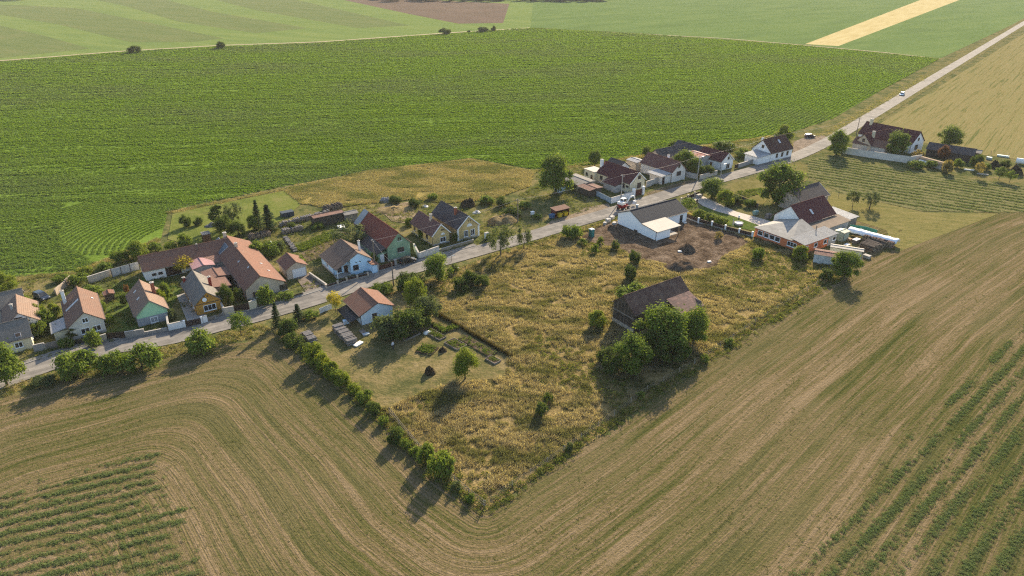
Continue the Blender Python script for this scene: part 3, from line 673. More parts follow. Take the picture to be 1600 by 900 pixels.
# ------------------------------------------------------------------ building kit
W_WHITE = mat('white_plaster', (0.80, 0.79, 0.77), 0.9, 0.12, 0.8, 0.2)
W_CREAM = mat('cream_plaster', (0.66, 0.58, 0.40), 0.9, 0.15, 0.8, 0.2)
W_BEIGE = mat('beige_plaster', (0.52, 0.43, 0.33), 0.9, 0.2, 0.7, 0.2)
W_MINT = mat('mint_plaster', (0.36, 0.60, 0.38), 0.9, 0.1, 0.8, 0.2)
W_PLINTH = mat('grey_blue_plinth', (0.27, 0.29, 0.31), 0.9, 0.2, 1.2, 0.3)
W_OCHRE = mat('ochre_plaster', (0.50, 0.25, 0.05), 0.9, 0.15, 0.8, 0.2)
W_BLUE = mat('light_blue_plaster', (0.50, 0.70, 0.86), 0.9, 0.1, 0.8, 0.2)
W_GREEN = mat('faded_green_plaster', (0.25, 0.37, 0.24), 0.9, 0.2, 0.8, 0.2)
W_YELL = mat('ochre_yellow_plaster', (0.56, 0.42, 0.19), 0.9, 0.2, 0.7, 0.2)
W_ORANGE = mat('orange_red_plaster', (0.55, 0.17, 0.075), 0.9, 0.12, 0.8, 0.2)
W_GREY = mat('grey_render', (0.42, 0.40, 0.37), 0.9, 0.22, 0.8, 0.3)
W_STONE = mat('old_stone_wall', (0.40, 0.34, 0.27), 0.95, 0.35, 1.6, 0.8, 6)
W_TRIM = mat('white_trim', (0.78, 0.77, 0.74), 0.8, 0.1, 1.5)
W_FRAME = mat('white_window_frame', (0.82, 0.82, 0.81), 0.5, 0.05, 2.0)
W_DARKF = mat('dark_window_frame', (0.10, 0.07, 0.05), 0.6, 0.2, 2.0)
W_DOOR = mat('brown_door', (0.10, 0.055, 0.03), 0.6, 0.25, 2.0)
W_GATE = mat('dark_brown_gate', (0.055, 0.035, 0.027), 0.6, 0.25, 2.0)
W_BRICK = mat('chimney_brick', (0.28, 0.10, 0.06), 0.9, 0.3, 3.0, 0.6)
W_WOOD = mat('weathered_board', (0.075, 0.062, 0.05), 0.9, 0.35, 1.0, 0.5)
W_WOOD2 = mat('grey_old_wood', (0.20, 0.175, 0.15), 0.9, 0.35, 1.0, 0.5)
W_WOOD3 = mat('brown_old_board', (0.11, 0.088, 0.07), 0.9, 0.35, 1.0, 0.5)
W_CONC = mat('concrete', (0.36, 0.34, 0.31), 0.9, 0.2, 1.0, 0.4)
W_METAL = mat('galvanised_metal', (0.55, 0.56, 0.57), 0.45, 0.12, 0.8, 0.0, metal=0.3)
W_GUT = mat('gutter_metal', (0.12, 0.10, 0.09), 0.5, 0.2, 1.0)
GLASS = glassmat()
R_BROWN = roofmat('brown_tiles', (0.195, 0.12, 0.09), (0.16, 0.10, 0.077), (0.14, 0.11, 0.092))
R_LIGHT = roofmat('sandy_brown_tiles', (0.24, 0.165, 0.125), (0.20, 0.138, 0.105), (0.17, 0.14, 0.12))
R_RED = roofmat('red_tiles', (0.235, 0.075, 0.052), (0.19, 0.064, 0.046), (0.13, 0.07, 0.06))
R_TERRA = roofmat('terracotta_tiles', (0.215, 0.115, 0.082), (0.18, 0.098, 0.072), (0.15, 0.105, 0.085))
R_SLATE = roofmat('grey_slate_tiles', (0.185, 0.17, 0.15), (0.15, 0.14, 0.125), (0.22, 0.20, 0.175))
R_DKSLATE = roofmat('dark_slate_tiles', (0.095, 0.082, 0.078), (0.075, 0.066, 0.063), (0.14, 0.125, 0.12))
R_MAROON = roofmat('maroon_tiles', (0.12, 0.045, 0.042), (0.10, 0.038, 0.036), (0.09, 0.05, 0.05))
R_OLD = roofmat('mossy_old_tiles', (0.135, 0.082, 0.064), (0.085, 0.056, 0.047), (0.19, 0.135, 0.10), patch=0.8)
R_ANTH = roofmat('anthracite_tiles', (0.026, 0.033, 0.046), (0.022, 0.028, 0.040), (0.032, 0.038, 0.05), row=0.42, colw=0.33, rough=0.6, patch=0.2)
R_CORR = roofmat('brown_corrugated', (0.19, 0.135, 0.105), (0.165, 0.115, 0.09), (0.13, 0.10, 0.085), corrugated=True)
R_TIN = roofmat('pale_tin_sheet', (0.37, 0.37, 0.37), (0.32, 0.33, 0.335), (0.26, 0.25, 0.235), corrugated=True, rough=0.5)
R_TIN2 = roofmat('grey_tin_sheet', (0.27, 0.275, 0.28), (0.24, 0.245, 0.25), (0.20, 0.19, 0.18), corrugated=True)
R_RUST = roofmat('rust_pink_sheet', (0.24, 0.145, 0.115), (0.205, 0.125, 0.10), (0.17, 0.11, 0.085), corrugated=True)
R_CREAM = mat('cream_membrane', (0.42, 0.385, 0.33), 0.8, 0.08, 0.6)
R_GREYB = mat('grey_bitumen', (0.22, 0.205, 0.185), 0.9, 0.2, 0.8, 0.3)

class House:
    """gabled building. local x runs along the ridge (front gable at +x), local y to its left; z from the ground"""
    def __init__(s, name, label, cat, apex_px, zr, L, wl, wr, zl, zrt=None, ang=VA, wall=W_WHITE, roof=R_BROWN, ov=0.3, eav=0.35, thick=0.16, front=True, group=None, hip=0.0):
        zrt = zl if zrt is None else zrt
        a = P(apex_px[0], apex_px[1], zr); d = Vector((math.cos(ang), math.sin(ang), 0))
        c = a - d * (L / 2) if front else a + d * (L / 2); c.z = 0
        s.mir = -1 if abs(ang - VA) < 0.7 else 1      # houses facing the street: local +y lies on their left as seen from it
        s.root = empty(name, c, ang, label, cat, group); s.root.scale = (1, s.mir, 1); s.ang = ang; s.c = c; s.L, s.wl, s.wr, s.zl, s.zrt, s.zr = L, wl, wr, zl, zrt, zr
        s.xw = L / 2 - ov                       # wall planes sit inside the verge
        sl, sr = (zr - zl) / wl, (zr - zrt) / wr
        s.yl, s.yr = wl - eav, wr - eav
        s.hl, s.hr = zl + sl * eav - 0.10, zrt + sr * eav - 0.10
        b = MB(); b.prism_x([(-s.yr, -0.3), (s.yl, -0.3), (s.yl, s.hl), (0, zr - 0.14), (-s.yr, s.hr)], -s.xw, s.xw); b.build('wall', wall, s.root)
        r = MB(); h = L / 2; q = hip
        r.slab((-h, 0, zr), (h, 0, zr), (h, wl, zl), (-h, wl, zl), thick); r.slab((-h, -0.002, zr), (h, -0.002, zr), (h, -wr, zrt), (-h, -wr, zrt), thick)
        s.roof = r.build('roof', roof, s.root)
        c_ = MB(); n = max(3, int(L / 0.45))
        for i in range(n):
            x0 = -h + L * i / n; c_.tube((x0, 0, zr - 0.01), (x0 + L / n * 1.04, 0, zr + 0.01), 0.105, 0.12, 8)
        c_.build('ridge_cap', roof, s.roof)
        g = MB(); g.tube((-h, wl + 0.06, zl - 0.06), (h, wl + 0.06, zl - 0.06), 0.065, None, 6); g.build('gutter', W_GUT, s.root)
        g = MB(); g.tube((-h, -wr - 0.06, zrt - 0.06), (h, -wr - 0.06, zrt - 0.06), 0.065, None, 6); g.build('gutter', W_GUT, s.root)
        g = MB(); g.tube((s.xw - 0.15, s.yl + 0.06, 0.1), (s.xw - 0.15, s.yl + 0.06, zl - 0.1), 0.05, None, 6); g.build('downpipe', W_GUT, s.root)
    # world -> local on a face plane, from a place in the photograph
    def on_face(s, face, px, py):
        M = Matrix.Diagonal((1, s.mir, 1)) @ Matrix.Rotation(-s.ang, 3, 'Z'); o = M @ (Vector((0, 0, CAM_H)) - s.c); d = M @ ray(px, py)
        if face in 'FB':
            X = s.xw if face == 'F' else -s.xw; t = (X - o.x) / d.x; p = o + d * t; return p.y, p.z
        Yv = s.yl if face == 'L' else -s.yr; t = (Yv - o.y) / d.y; p = o + d * t; return p.x, p.z
    def on_roof(s, side, px, py):
        M = Matrix.Diagonal((1, s.mir, 1)) @ Matrix.Rotation(-s.ang, 3, 'Z'); o = M @ (Vector((0, 0, CAM_H)) - s.c); d = M @ ray(px, py)
        k = (s.zr - s.zl) / s.wl if side == 'L' else (s.zr - s.zrt) / s.wr; sg = 1 if side == 'L' else -1
        # z = zr - k*sg*y
        t = (s.zr - k * sg * o.y - o.z) / (d.z + k * sg * d.y); return o + d * t
    def frame(s, face):
        """origin of a face plane and its axes: along, out"""
        if face == 'F': return Vector((s.xw, 0, 0)), Vector((0, 1, 0)), Vector((1, 0, 0))
        if face == 'B': return Vector((-s.xw, 0, 0)), Vector((0, 1, 0)), Vector((-1, 0, 0))
        if face == 'L': return Vector((0, s.yl, 0)), Vector((1, 0, 0)), Vector((0, 1, 0))
        return Vector((0, -s.yr, 0)), Vector((1, 0, 0)), Vector((0, -1, 0))
    def window(s, face, u, z, w, h, fm=None, panes=2, arch=False, sill=True, name='window'):
        o, a, n = s.frame(face); fm = fm or W_FRAME; up = Vector((0, 0, 1)); f = MB()
        def bx(b, u0, u1, z0, z1, d0, d1):
            c = o + a * ((u0 + u1) / 2) + up * ((z0 + z1) / 2) + n * ((d0 + d1) / 2)
            sz = [abs(a[i]) * (u1 - u0) + abs(n[i]) * (d1 - d0) for i in range(3)]; sz[2] = z1 - z0
            b.box(c, sz)
        e = 0.10; z0, z1 = z - h / 2, z + h / 2
        bx(f, u - w/2 - e, u - w/2, z0 - e, z1 + e, -0.02, 0.09); bx(f, u + w/2, u + w/2 + e, z0 - e, z1 + e, -0.02, 0.09)
        bx(f, u - w/2, u + w/2, z1, z1 + e, -0.02, 0.09); bx(f, u - w/2, u + w/2, z0 - e, z0, -0.02, 0.09)
        for i in range(1, panes): bx(f, u - w/2 + w*i/panes - 0.04, u - w/2 + w*i/panes + 0.04, z0, z1, -0.02, 0.06)
        fo = f.build(name, fm, s.root)
        for i in range(panes):
            g = MB(); bx(g, u - w/2 + w*i/panes + (0.041 if i else 0), u - w/2 + w*(i+1)/panes - (0.041 if i < panes-1 else 0), z0, z1, -0.02, 0.022); g.build('pane', GLASS, fo)
        if sill:
            k = MB(); bx(k, u - w/2 - 0.16, u + w/2 + 0.16, z0 - e - 0.07, z0 - e - 0.003, -0.02, 0.17); k.build('sill', W_TRIM, fo)
        return fo
    def win_px(s, face, px, py, w, h, **k):
        u, z = s.on_face(face, px, py); return s.window(face, u, max(z, h/2 + 0.25), w, h, **k)
    def door(s, face, u, w, h, m=None, z0=0.1, name='door'):
        o, a, n = s.frame(face); up = Vector((0, 0, 1)); f = MB()
        def bx(b, u0, u1, za, zb, d0, d1):
            c = o + a * ((u0 + u1) / 2) + up * ((za + zb) / 2) + n * ((d0 + d1) / 2)
            sz = [abs(a[i]) * (u1 - u0) + abs(n[i]) * (d1 - d0) for i in range(3)]; sz[2] = zb - za
            b.box(c, sz)
        bx(f, u - w/2, u + w/2, z0, z0 + h, -0.02, 0.05)
        for k in range(2): bx(f, u - w*0.36, u + w*0.36, z0 + h*(0.1 + 0.45*k), z0 + h*(0.47 + 0.45*k), 0.045, 0.075)
        d = f.build(name, m or W_DOOR, s.root)
        fr = MB(); bx(fr, u - w/2 - 0.1, u - w/2, z0, z0 + h + 0.1, -0.02, 0.08); bx(fr, u + w/2, u + w/2 + 0.1, z0, z0 + h + 0.1, -0.02, 0.08); bx(fr, u - w/2, u + w/2, z0 + h, z0 + h + 0.1, -0.02, 0.08)
        fr.build('frame', W_TRIM, d)
        hd = MB(); bx(hd, u + w*0.36, u + w*0.42, z0 + h*0.45, z0 + h*0.53, 0.05, 0.11); hd.build('handle', W_METAL, d)
        return d
    def plinth(s, h, m, face='F'):
        b = MB(); o = 0.035; b.prism_x([(-s.yr - o, -0.3), (s.yl + o, -0.3), (s.yl + o, h), (-s.yr - o, h)], -s.xw - o, s.xw + o); return b.build('plinth', m, s.root)
    def chimney(s, x, y, h, w=0.5, m=None, cap=True, d=None):
        k = (s.zr - s.zl) / s.wl if y >= 0 else (s.zr - s.zrt) / s.wr
        z = s.zr - k * abs(y); d = d or w
        b = MB(); b.box((x, y, z + h / 2 - 0.4), (w, d, h + 0.8)); c = b.build('chimney', m or W_BRICK, s.roof)
        if cap:
            e = MB(); e.box((x, y, z + h + 0.04), (w + 0.16, d + 0.16, 0.10)); e.tube((x, y, z + h + 0.06), (x, y, z + h + 0.28), 0.10, None, 8); e.build('chimney_cap', W_CONC, s.roof)
        return c
    def chimney_px(s, side, px, py, h, **k):
        p = s.on_roof(side, px, py); return s.chimney(p.x, p.y, h, **k)
    def skylight_px(s, side, px, py, w=0.6, h=0.9, m=None, name='skylight'):
        p = s.on_roof(side, px, py); k = math.atan((s.zr - s.zl) / s.wl if side == 'L' else (s.zr - s.zrt) / s.wr); sg = 1 if side == 'L' else -1
        b = MB(); b.box((0, 0, 0), (w, h, 0.16)); o = b.build(name, W_METAL, s.roof, p + Vector((0, 0, 0.04))); o.rotation_euler = (-sg * k, 0, 0)
        g = MB(); g.box((0, 0, 0.075), (w - 0.12, h - 0.12, 0.03)); g.build('pane', m or W_SKYL, s.roof, p + Vector((0, 0, 0.04))).rotation_euler = (-sg * k, 0, 0)
        return o
    def lean(s, poly, zs, m, name='annex_roof', t=0.12):
        """a plain roof plate from four local (x,y) corners with heights"""
        b = MB(); b.slab(*[(p[0], p[1], z) for p, z in zip(poly, zs)], t); return b.build(name, m, s.root)
    def block(s, x0, x1, y0, y1, z1, m, name='annex_wall', z0=-0.3):
        b = MB(); b.box(((x0+x1)/2, (y0+y1)/2, (z0+z1)/2), (x1-x0, y1-y0, z1-z0)); return b.build(name, m, s.root)
    def loc(s, px, py, z=0.0):
        return Matrix.Diagonal((1, s.mir, 1)) @ Matrix.Rotation(-s.ang, 3, 'Z') @ (P(px, py, z) - Vector((s.c.x, s.c.y, 0)))
    def verge(s, m, face='F'):
        """trim boards along the gable's slopes"""
        X = s.L/2 + 0.03 if face == 'F' else -s.L/2 - 0.03
        b = MB(); b.slab((X-0.03, 0, s.zr+0.03), (X+0.03, 0, s.zr+0.03), (X+0.03, s.wl, s.zl+0.03), (X-0.03, s.wl, s.zl+0.03), 0.24)
        b.slab((X-0.031, -0.003, s.zr+0.031), (X+0.031, -0.003, s.zr+0.031), (X+0.031, -s.wr, s.zrt+0.03), (X-0.031, -s.wr, s.zrt+0.03), 0.24)
        return b.build('verge_board', m, s.root)
W_SKYL = mat('skylight_glass', (0.45, 0.48, 0.50), 0.5, 0.1, 1.0, spec=0.2)

# ------------------------------------------------------------------ houses on the village side of the street
# left edge
h = House('barn', 'grey roofed barn at the left edge behind the small sunlit tiled house', 'barn', (34,450), 5.2, 16, 3.6, 3.6, 2.9, ang=VB, wall=W_GREY, roof=R_SLATE)
h = House('house', 'small white gable house with sunlit brown roof at the left edge', 'house', (27,489), 5.4, 9.5, 3.0, 3.0, 3.0, wall=W_WHITE, roof=R_LIGHT)
h.window('F', 0.2, 3.9, 1.0, 0.7, fm=W_DARKF); h.chimney(0.5, 0.9, 0.9, 0.45, W_GREY)
h = House('house', 'low house with wide grey roof by the street at the left edge', 'house', (43,496), 5.0, 12, 3.7, 3.4, 2.6, ang=VB, wall=W_CREAM, roof=R_SLATE)
h.window('R', 3.6, 1.4, 1.1, 0.9); h.window('R', 0.6, 1.4, 1.1, 0.9); h.window('F', -0.5, 1.5, 0.9, 0.9); h.skylight_px('R', 28, 524, 0.9, 0.9, W_DARKF)
# cream house
h = House('house', 'cream gable house with brown tiled roof and tin roofed side annex', 'house', (130,488), 5.2, 13.6, 3.3, 3.1, 2.75, wall=mat('pale_grey_cream', (0.62, 0.58, 0.50), 0.9, 0.15, 0.8, 0.2), roof=R_BROWN)
h.window('F', 0.1, 3.4, 0.85, 0.8); h.window('F', 0.55, 1.25, 1.3, 1.0); h.window('F', -1.35, 1.25, 1.3, 1.0); h.window('R', 0, 1.4, 1.0, 1.1); h.window('R', 3.5, 1.4, 1.0, 1.1)
h.chimney(-4.2, 2.6, 2.6, 0.6, W_TRIM); h.skylight_px('L', 113, 477, 0.6, 3.2); h.skylight_px('R', 144, 466, 0.4, 0.4); h.plinth(0.5, W_GREY)
h.block(1.4, 5.6, h.yl, h.yl + 2.6, 1.95, W_CREAM); h.lean([(0.9, h.yl - 0.1), (6.0, h.yl - 0.1), (6.0, h.yl + 3.0), (0.9, h.yl + 3.0)], [2.75, 2.75, 2.05, 2.05], R_TIN)
# mint house
h = House('house', 'gable house with mint green upper gable and grey lower front', 'house', (232,469), 5.3, 11.4, 3.1, 3.1, 2.5, wall=W_MINT, roof=R_LIGHT)
h.plinth(1.75, W_PLINTH); h.win_px('F', 241, 499, 1.15, 1.05); h.window('L', 2.6, 1.9, 0.7, 0.8)
h.chimney_px('R', 241, 458, 2.4, w=0.65); h.skylight_px('L', 211, 456, 0.45, 0.7); h.skylight_px('L', 216, 467, 0.45, 0.7); h.verge(W_WOOD2)
# ochre house
h = House('house', 'ochre gable house with grey slate roof and red chimney', 'house', (322,456), 4.9, 12.8, 2.8, 2.7, 2.5, wall=W_OCHRE, roof=R_SLATE)
h.win_px('F', 328, 480, 2.2, 1.1, panes=3); h.chimney_px('R', 329, 446, 2.0, w=0.55, m=mat('red_chimney', (0.30, 0.045, 0.03), 0.7, 0.2, 2.0)); h.chimney(-5.4, 2.1, 0.9, 0.5, MATS['red_chimney'])
h.window('L', 0.0, 1.4, 0.9, 1.0); h.window('L', 3.4, 1.4, 0.9, 1.0)
b = MB(); b.lathe([(0.05, 0), (0.30, 0.10), (0.42, 0.2)], n=12); u, z = h.on_face('F', 319, 468); o = b.build('satellite_dish', W_TRIM, h.root, (h.xw + 0.12, u, z)); o.rotation_euler = (0, 1.2, 0)
b = MB(); b.box((h.xw + 0.02, 0, 2.35), (0.06, 2 * h.yl - 0.1, 0.16)); b.build('string_course', W_DARKF, h.root)
for yy in (-0.35, 0.35):
    b = MB(); b.box((h.xw + 0.02, yy + 0.2, 3.8), (0.06, 0.28, 0.35)); b.build('gable_vent', W_DARKF, h.root)
h.block(-h.xw, -1.0, -h.yr - 3.4, -h.yr, 2.2, W_GREY); h.lean([(-h.xw - 0.2, -h.yr), (0.2, -h.yr), (0.2, -h.yr - 3.8), (-h.xw - 0.2, -h.yr - 3.8)], [2.75, 2.75, 2.25, 2.25], R_RUST)
# tiled farm: left barn wing
h = House('barn_wing', 'long white barn wing with red brown tiled roof behind the mint house', 'barn', (214.5,401), 5.0, 19.5, 3.4, 3.4, 2.5, ang=VB, front=False, wall=W_WHITE, roof=R_TERRA)
h.door('R', -3.6, 3.2, 2.1, W_GATE, name='barn_door'); h.window('R', -7.6, 1.2, 0.7, 0.4, W_DARKF, 1, sill=False); h.window('R', -6.3, 1.2, 0.7, 0.4, W_DARKF, 1, sill=False)
h.chimney(2.5, -1.4, 1.6, 0.28, W_GUT)
h.block(0.5, 7.0, -h.yr - 3.0, -h.yr, 2.1, W_GREY); h.lean([(0.3, -h.yr + 0.1), (7.2, -h.yr + 0.1), (7.2, -h.yr - 3.4), (0.3, -h.yr - 3.4)], [2.75, 2.75, 2.2, 2.2], R_RUST)
# tiled farm: long house to the street
h = House('farmhouse', 'long beige farmhouse with brown tiled roof and solar panels', 'house', (405.6,431), 5.0, 28.0, 3.6, 5.2, 2.5, 2.3, wall=W_BEIGE, roof=R_TERRA)
h.win_px('F', 443, 449, 1.5, 1.2, fm=W_DARKF); h.win_px('F', 402, 460, 1.5, 1.2, fm=W_DARKF)
for k in range(4): h.window('L', 10 - 4.6 * k, 1.35, 0.9, 1.1, fm=W_DARKF)
h.door('L', 4.0, 1.0, 2.0)
h.chimney(-13.2, 0.3, 1.1, 0.7, W_BEIGE); h.chimney(-5.2, -0.2, 0.9, 0.6, W_BEIGE)
SOL = mat('solar_glass', (0.10, 0.12, 0.14), 0.55, 0.1, 2.0, spec=0.15)
for px, py, w, hh in ((339, 378, 2.2, 1.9), (347.5, 389, 3.0, 2.6)):
    p = h.on_roof('L', px, py); k = math.atan((h.zr - h.zl) / h.wl)
    b = MB(); b.box((0, 0, 0), (w, hh, 0.12)); o = b.build('solar_panel', W_METAL, h.roof, p + Vector((0, 0, 0.14))); o.rotation_euler = (-k, 0, 0)
    for i in range(2):
        g = MB(); g.box(((i - 0.5) * (w / 2 - 0.02), 0, 0.05), (w / 2 - 0.08, hh - 0.1, 0.05)); g.build('panel_glass', SOL, h.roof, p + Vector((0, 0, 0.14))).rotation_euler = (-k, 0, 0)
for px, py in ((408, 412), (420, 423), (373, 409), (388, 418)): h.skylight_px('R' if px > 395 else 'L', px, py, 0.35, 0.5)
h.plinth(0.4, W_GREY)
# sheds in the courtyard
h = House('shed', 'low courtyard shed with pinkish sheet roof beside the ochre house', 'shed', (318,414), 2.9, 5.0, 2.4, 2.4, 2.4, wall=W_GREY, roof=roofmat('pink_sheet', (0.42, 0.25, 0.25), (0.38, 0.23, 0.23), (0.32, 0.2, 0.2), corrugated=True))
h = House('pergola_shed', 'brown roofed open shed between ochre house and long farmhouse', 'shed', (341,431), 2.7, 5.2, 2.6, 2.6, 2.35, wall=W_WOOD, roof=R_RUST)
# garage
h = House('garage', 'beige garage with brown tiled roof and white roller door', 'garage', (462,409), 4.0, 6.4, 2.6, 2.6, 2.6, wall=W_BEIGE, roof=R_TERRA)
GD = mat('white_garage_door', (0.72, 0.72, 0.71), 0.6, 0.08, 1.0)
b = MB(); b.box((h.xw + 0.02, -0.5, 1.05), (0.07, 3.0, 2.1)); d = b.build('garage_door', GD, h.root)
for k in range(5): g = MB(); g.box((h.xw + 0.065, -0.5, 0.2 + 0.42 * k), (0.03, 2.96, 0.37)); g.build('panel', GD, d)
# light blue house
h = House('house', 'light blue house with brown corrugated roof and recessed porch', 'house', (554.5,391), 5.3, 8.6, 5.6, 3.4, 2.35, 3.0, wall=W_BLUE, roof=R_CORR)
h.win_px('F', 556, 418, 1.1, 1.1, fm=W_DARKF); h.door('F', 2.5, 0.95, 2.0, W_GATE); h.window('F', 4.1, 1.35, 1.0, 1.0, fm=W_DARKF); h.window('L', 0, 1.4, 1.0, 1.0)
h.chimney(2.2, -1.9, 2.4, 0.42, W_TRIM); h.plinth(0.45, W_GREY)
# the gable room stands forward of the porch
bx0 = h.xw
b = MB(); b.prism_x([(-h.yr, -0.3), (1.9, -0.3), (1.9, h.zr - 0.16 - 1.9 * (h.zr - h.zl) / h.wl), (0, h.zr - 0.16), (-h.yr, h.hr)], bx0 - 0.01, bx0 + 1.7); b.build('front_room', W_BLUE, h.root)
r = MB(); r.slab((bx0, 0, 5.3), (bx0 + 2.0, 0, 5.3), (bx0 + 2.0, 5.6, 2.35), (bx0, 5.6, 2.35), 0.16); r.slab((bx0, -0.003, 5.3), (bx0 + 2.0, -0.003, 5.3), (bx0 + 2.0, -3.4, 3.0), (bx0, -3.4, 3.0), 0.16); r.build('front_roof', R_CORR, h.root)
s_xw = h.xw; h.xw = bx0 + 1.7
h.win_px('F', 556, 418, 1.1, 1.1, fm=W_DARKF)
for yy, zz in ((-0.6, 2.9), (0.3, 2.9)):
    b = MB(); b.tube((h.xw + 0.03, yy, zz), (h.xw + 0.03, yy + 0.5, zz + 0.1), 0.05); b.tube((h.xw + 0.03, yy + 0.1, zz - 0.2), (h.xw + 0.03, yy + 0.35, zz + 0.25), 0.04); b.build('wall_ornament', W_DARKF, h.root)
h.xw = s_xw
b = MB(); b.tube((bx0 + 1.75, 5.2, 0), (bx0 + 1.75, 5.2, 2.4), 0.08); b.build('porch_post', W_TRIM, h.root)
h.block(bx0 - 0.02, bx0 + 1.75, 1.92, 5.4, 0.35, W_CONC, 'porch_floor')
h.block(bx0 + 1.2, bx0 + 3.6, -h.yr - 0.6, -h.yr + 0.6, 2.0, W_BLUE, 'entrance_annex'); h.lean([(bx0 + 0.9, -h.yr + 1.0), (bx0 + 3.9, -h.yr + 1.0), (bx0 + 3.9, -h.yr - 1.0), (bx0 + 0.9, -h.yr - 1.0)], [2.75, 2.55, 2.15, 2.25], R_TERRA)
# dark green house
h = House('house', 'faded green gable house with long dark red tiled roof', 'house', (622,363), 6.9, 19.6, 3.3, 3.3, 3.6, wall=W_GREEN, roof=R_RED)
h.win_px('F', 626, 390, 1.5, 1.0, fm=W_DARKF); h.win_px('F', 624, 373, 0.9, 0.8, fm=W_GREEN); h.plinth(0.4, W_GREY); h.window('R', 2, 1.9, 1.0, 1.2, fm=W_DARKF)
h.lean([(-9.8, h.wl - 0.1), (-7.0, h.wl - 0.1), (-7.0, -0.0), (-9.8, -0.0)], [3.85, 3.85, 7.08, 7.08], R_TIN, 'tin_roof_patch', 0.05)
h.block(-1.0, 9.0, h.yl, h.yl + 2.6, 2.3, W_GREEN); h.lean([(-2.0, h.wl - 0.3), (9.4, h.wl - 0.3), (9.4, h.wl + 2.6), (-2.0, h.wl + 2.6)], [3.72, 3.72, 2.3, 2.3], R_DKSLATE)
b = MB(); b.box((9.05, h.yl + 1.3, 1.0), (0.1, 0.95, 2.0)); b.build('door', W_TRIM, h.root)
b = MB(); b.box((9.05, h.yl + 0.35, 1.0), (0.08, 0.7, 1.9)); b.build('doorway', W_GATE, h.root)
# the two yellow houses
h = House('house', 'smaller ochre yellow gable house with dark brown tiled roof', 'house', (689,350), 5.5, 12.0, 2.75, 2.75, 2.7, wall=W_YELL, roof=roofmat('plum_tiles', (0.16, 0.09, 0.08), (0.125, 0.075, 0.068), (0.2, 0.13, 0.11)))
h.win_px('F', 692, 374, 1.5, 1.1); h.verge(W_TRIM); h.plinth(0.4, W_GREY)
for k in range(3): h.window('L', -4 + 3.4 * k, 1.6, 0.6, 1.1, fm=W_DARKF, panes=1)
h.chimney(1.3, 0.3, 1.5, 0.55, W_BEIGE)
YEL1 = h
h = House('house', 'larger ochre yellow gable house with white corner trim and slate roof', 'house', (732,337), 6.3, 14.2, 3.4, 3.4, 3.2, wall=W_YELL, roof=R_DKSLATE)
h.win_px('F', 728, 365, 1.0, 1.5); h.win_px('F', 738.5, 362.5, 1.0, 1.5); h.verge(W_TRIM); h.plinth(0.35, W_GREY); h.chimney(2.2, 0.9, 1.7, 0.6, W_BRICK)
for yy in (h.yl, -h.yr):
    b = MB(); b.box((h.xw + 0.01, yy, 1.5), (0.12, 0.5, 3.1)); b.build('corner_trim', W_TRIM, h.root)
for hh in (YEL1, h):
    uu, zz = (hh.on_face('F', 692, 366.5) if hh is YEL1 else hh.on_face('F', 733.5, 353.5)); R_ = 0.55 if hh is YEL1 else 0.8
    b = MB(); n = 12; prof = [(R_ * math.cos(math.pi * k / n), R_ * math.sin(math.pi * k / n)) for k in range(n + 1)]
    b.prism_x([(uu + y, zz + z) for y, z in prof], hh.xw - 0.02, hh.xw + 0.08); b.build('window_arch', W_TRIM, hh.root)
    for d in (-0.35, 0.0, 0.35) if hh is YEL1 else (-0.3, 0.3):
        b = MB(); b.box((hh.xw + 0.02, uu + d, zz + R_ + 0.75), (0.06, 0.25, 0.38)); b.build('gable_vent', W_DARKF, hh.root)

# ------------------------------------------------------------------ upper cluster
h = House('house', 'cream gable house with maroon roof and flat roofed cube at its back', 'house', (999.4,269), 6.4, 15.4, 3.7, 3.2, 3.2, 3.6, wall=W_CREAM, roof=R_MAROON)
h.win_px('F', 999, 277, 0.9, 0.9, fm=W_DARKF); h.win_px('F', 998.5, 289.5, 1.3, 1.5, fm=W_DARKF); h.window('L', 4.6, 2.0, 1.1, 1.3, fm=W_DARKF); h.window('L', 6.3, 2.1, 1.0, 0.5, fm=W_DARKF); h.window('L', -5.5, 1.9, 1.0, 1.1, fm=W_DARKF)
h.plinth(0.5, W_GREY); h.verge(W_TRIM)
h.block(-h.xw - 5.0, -h.xw - 0.0, 0.5, h.yl + 1.2, 3.3, W_CREAM, 'flat_roof_cube'); h.block(-h.xw - 5.2, -h.xw + 0.0, 0.3, h.yl + 1.4, 3.5, R_CREAM, 'flat_roof', 3.301)
b = MB(); b.box((-h.xw - 5.03, 0, 0), (0.1, 0.1, 0.1)); 
for xx, w_, z_, hh_ in ((-h.xw - 3.8, 1.0, 1.9, 1.1),):
    b = MB(); b.box((xx, h.yl + 1.22, z_), (w_, 0.08, hh_)); b.build('cube_window', GLASS, h.root)
b = MB(); b.box((-h.xw - 1.4, h.yl + 1.22, 1.1), (0.9, 0.08, 2.1)); b.build('cube_door', W_DOOR, h.root)
h.chimney(-h.xw - 0.2, 1.6, 2.0, 0.8, W_TRIM)
h.block(-1.2, 4.2, h.yl, h.yl + 2.8, 2.3, W_GREY); h.lean([(-1.6, h.wl - 0.2), (4.5, h.wl - 0.2), (4.5, h.wl + 2.9), (-1.6, h.wl + 2.9)], [3.35, 3.35, 2.3, 2.3], R_MAROON)
h = House('outbuilding', 'small white outbuilding with dark roof behind the cream maroon house', 'outbuilding', (976.7,253), 4.6, 6.8, 2.8, 2.8, 2.6, wall=W_WHITE, roof=R_DKSLATE)
h = House('shed', 'grey flat pitched shed beside the huge round tree', 'shed', (921,284), 3.0, 9.4, 3.4, 2.4, 2.2, 2.9, wall=W_STONE, roof=R_GREYB)
h = House('carport', 'carport with rusty pink sheet roof beside the blue grey fence', 'carport', (932,294), 2.6, 6.0, 2.6, 2.6, 2.25, 2.45, wall=W_WOOD, roof=R_RUST)
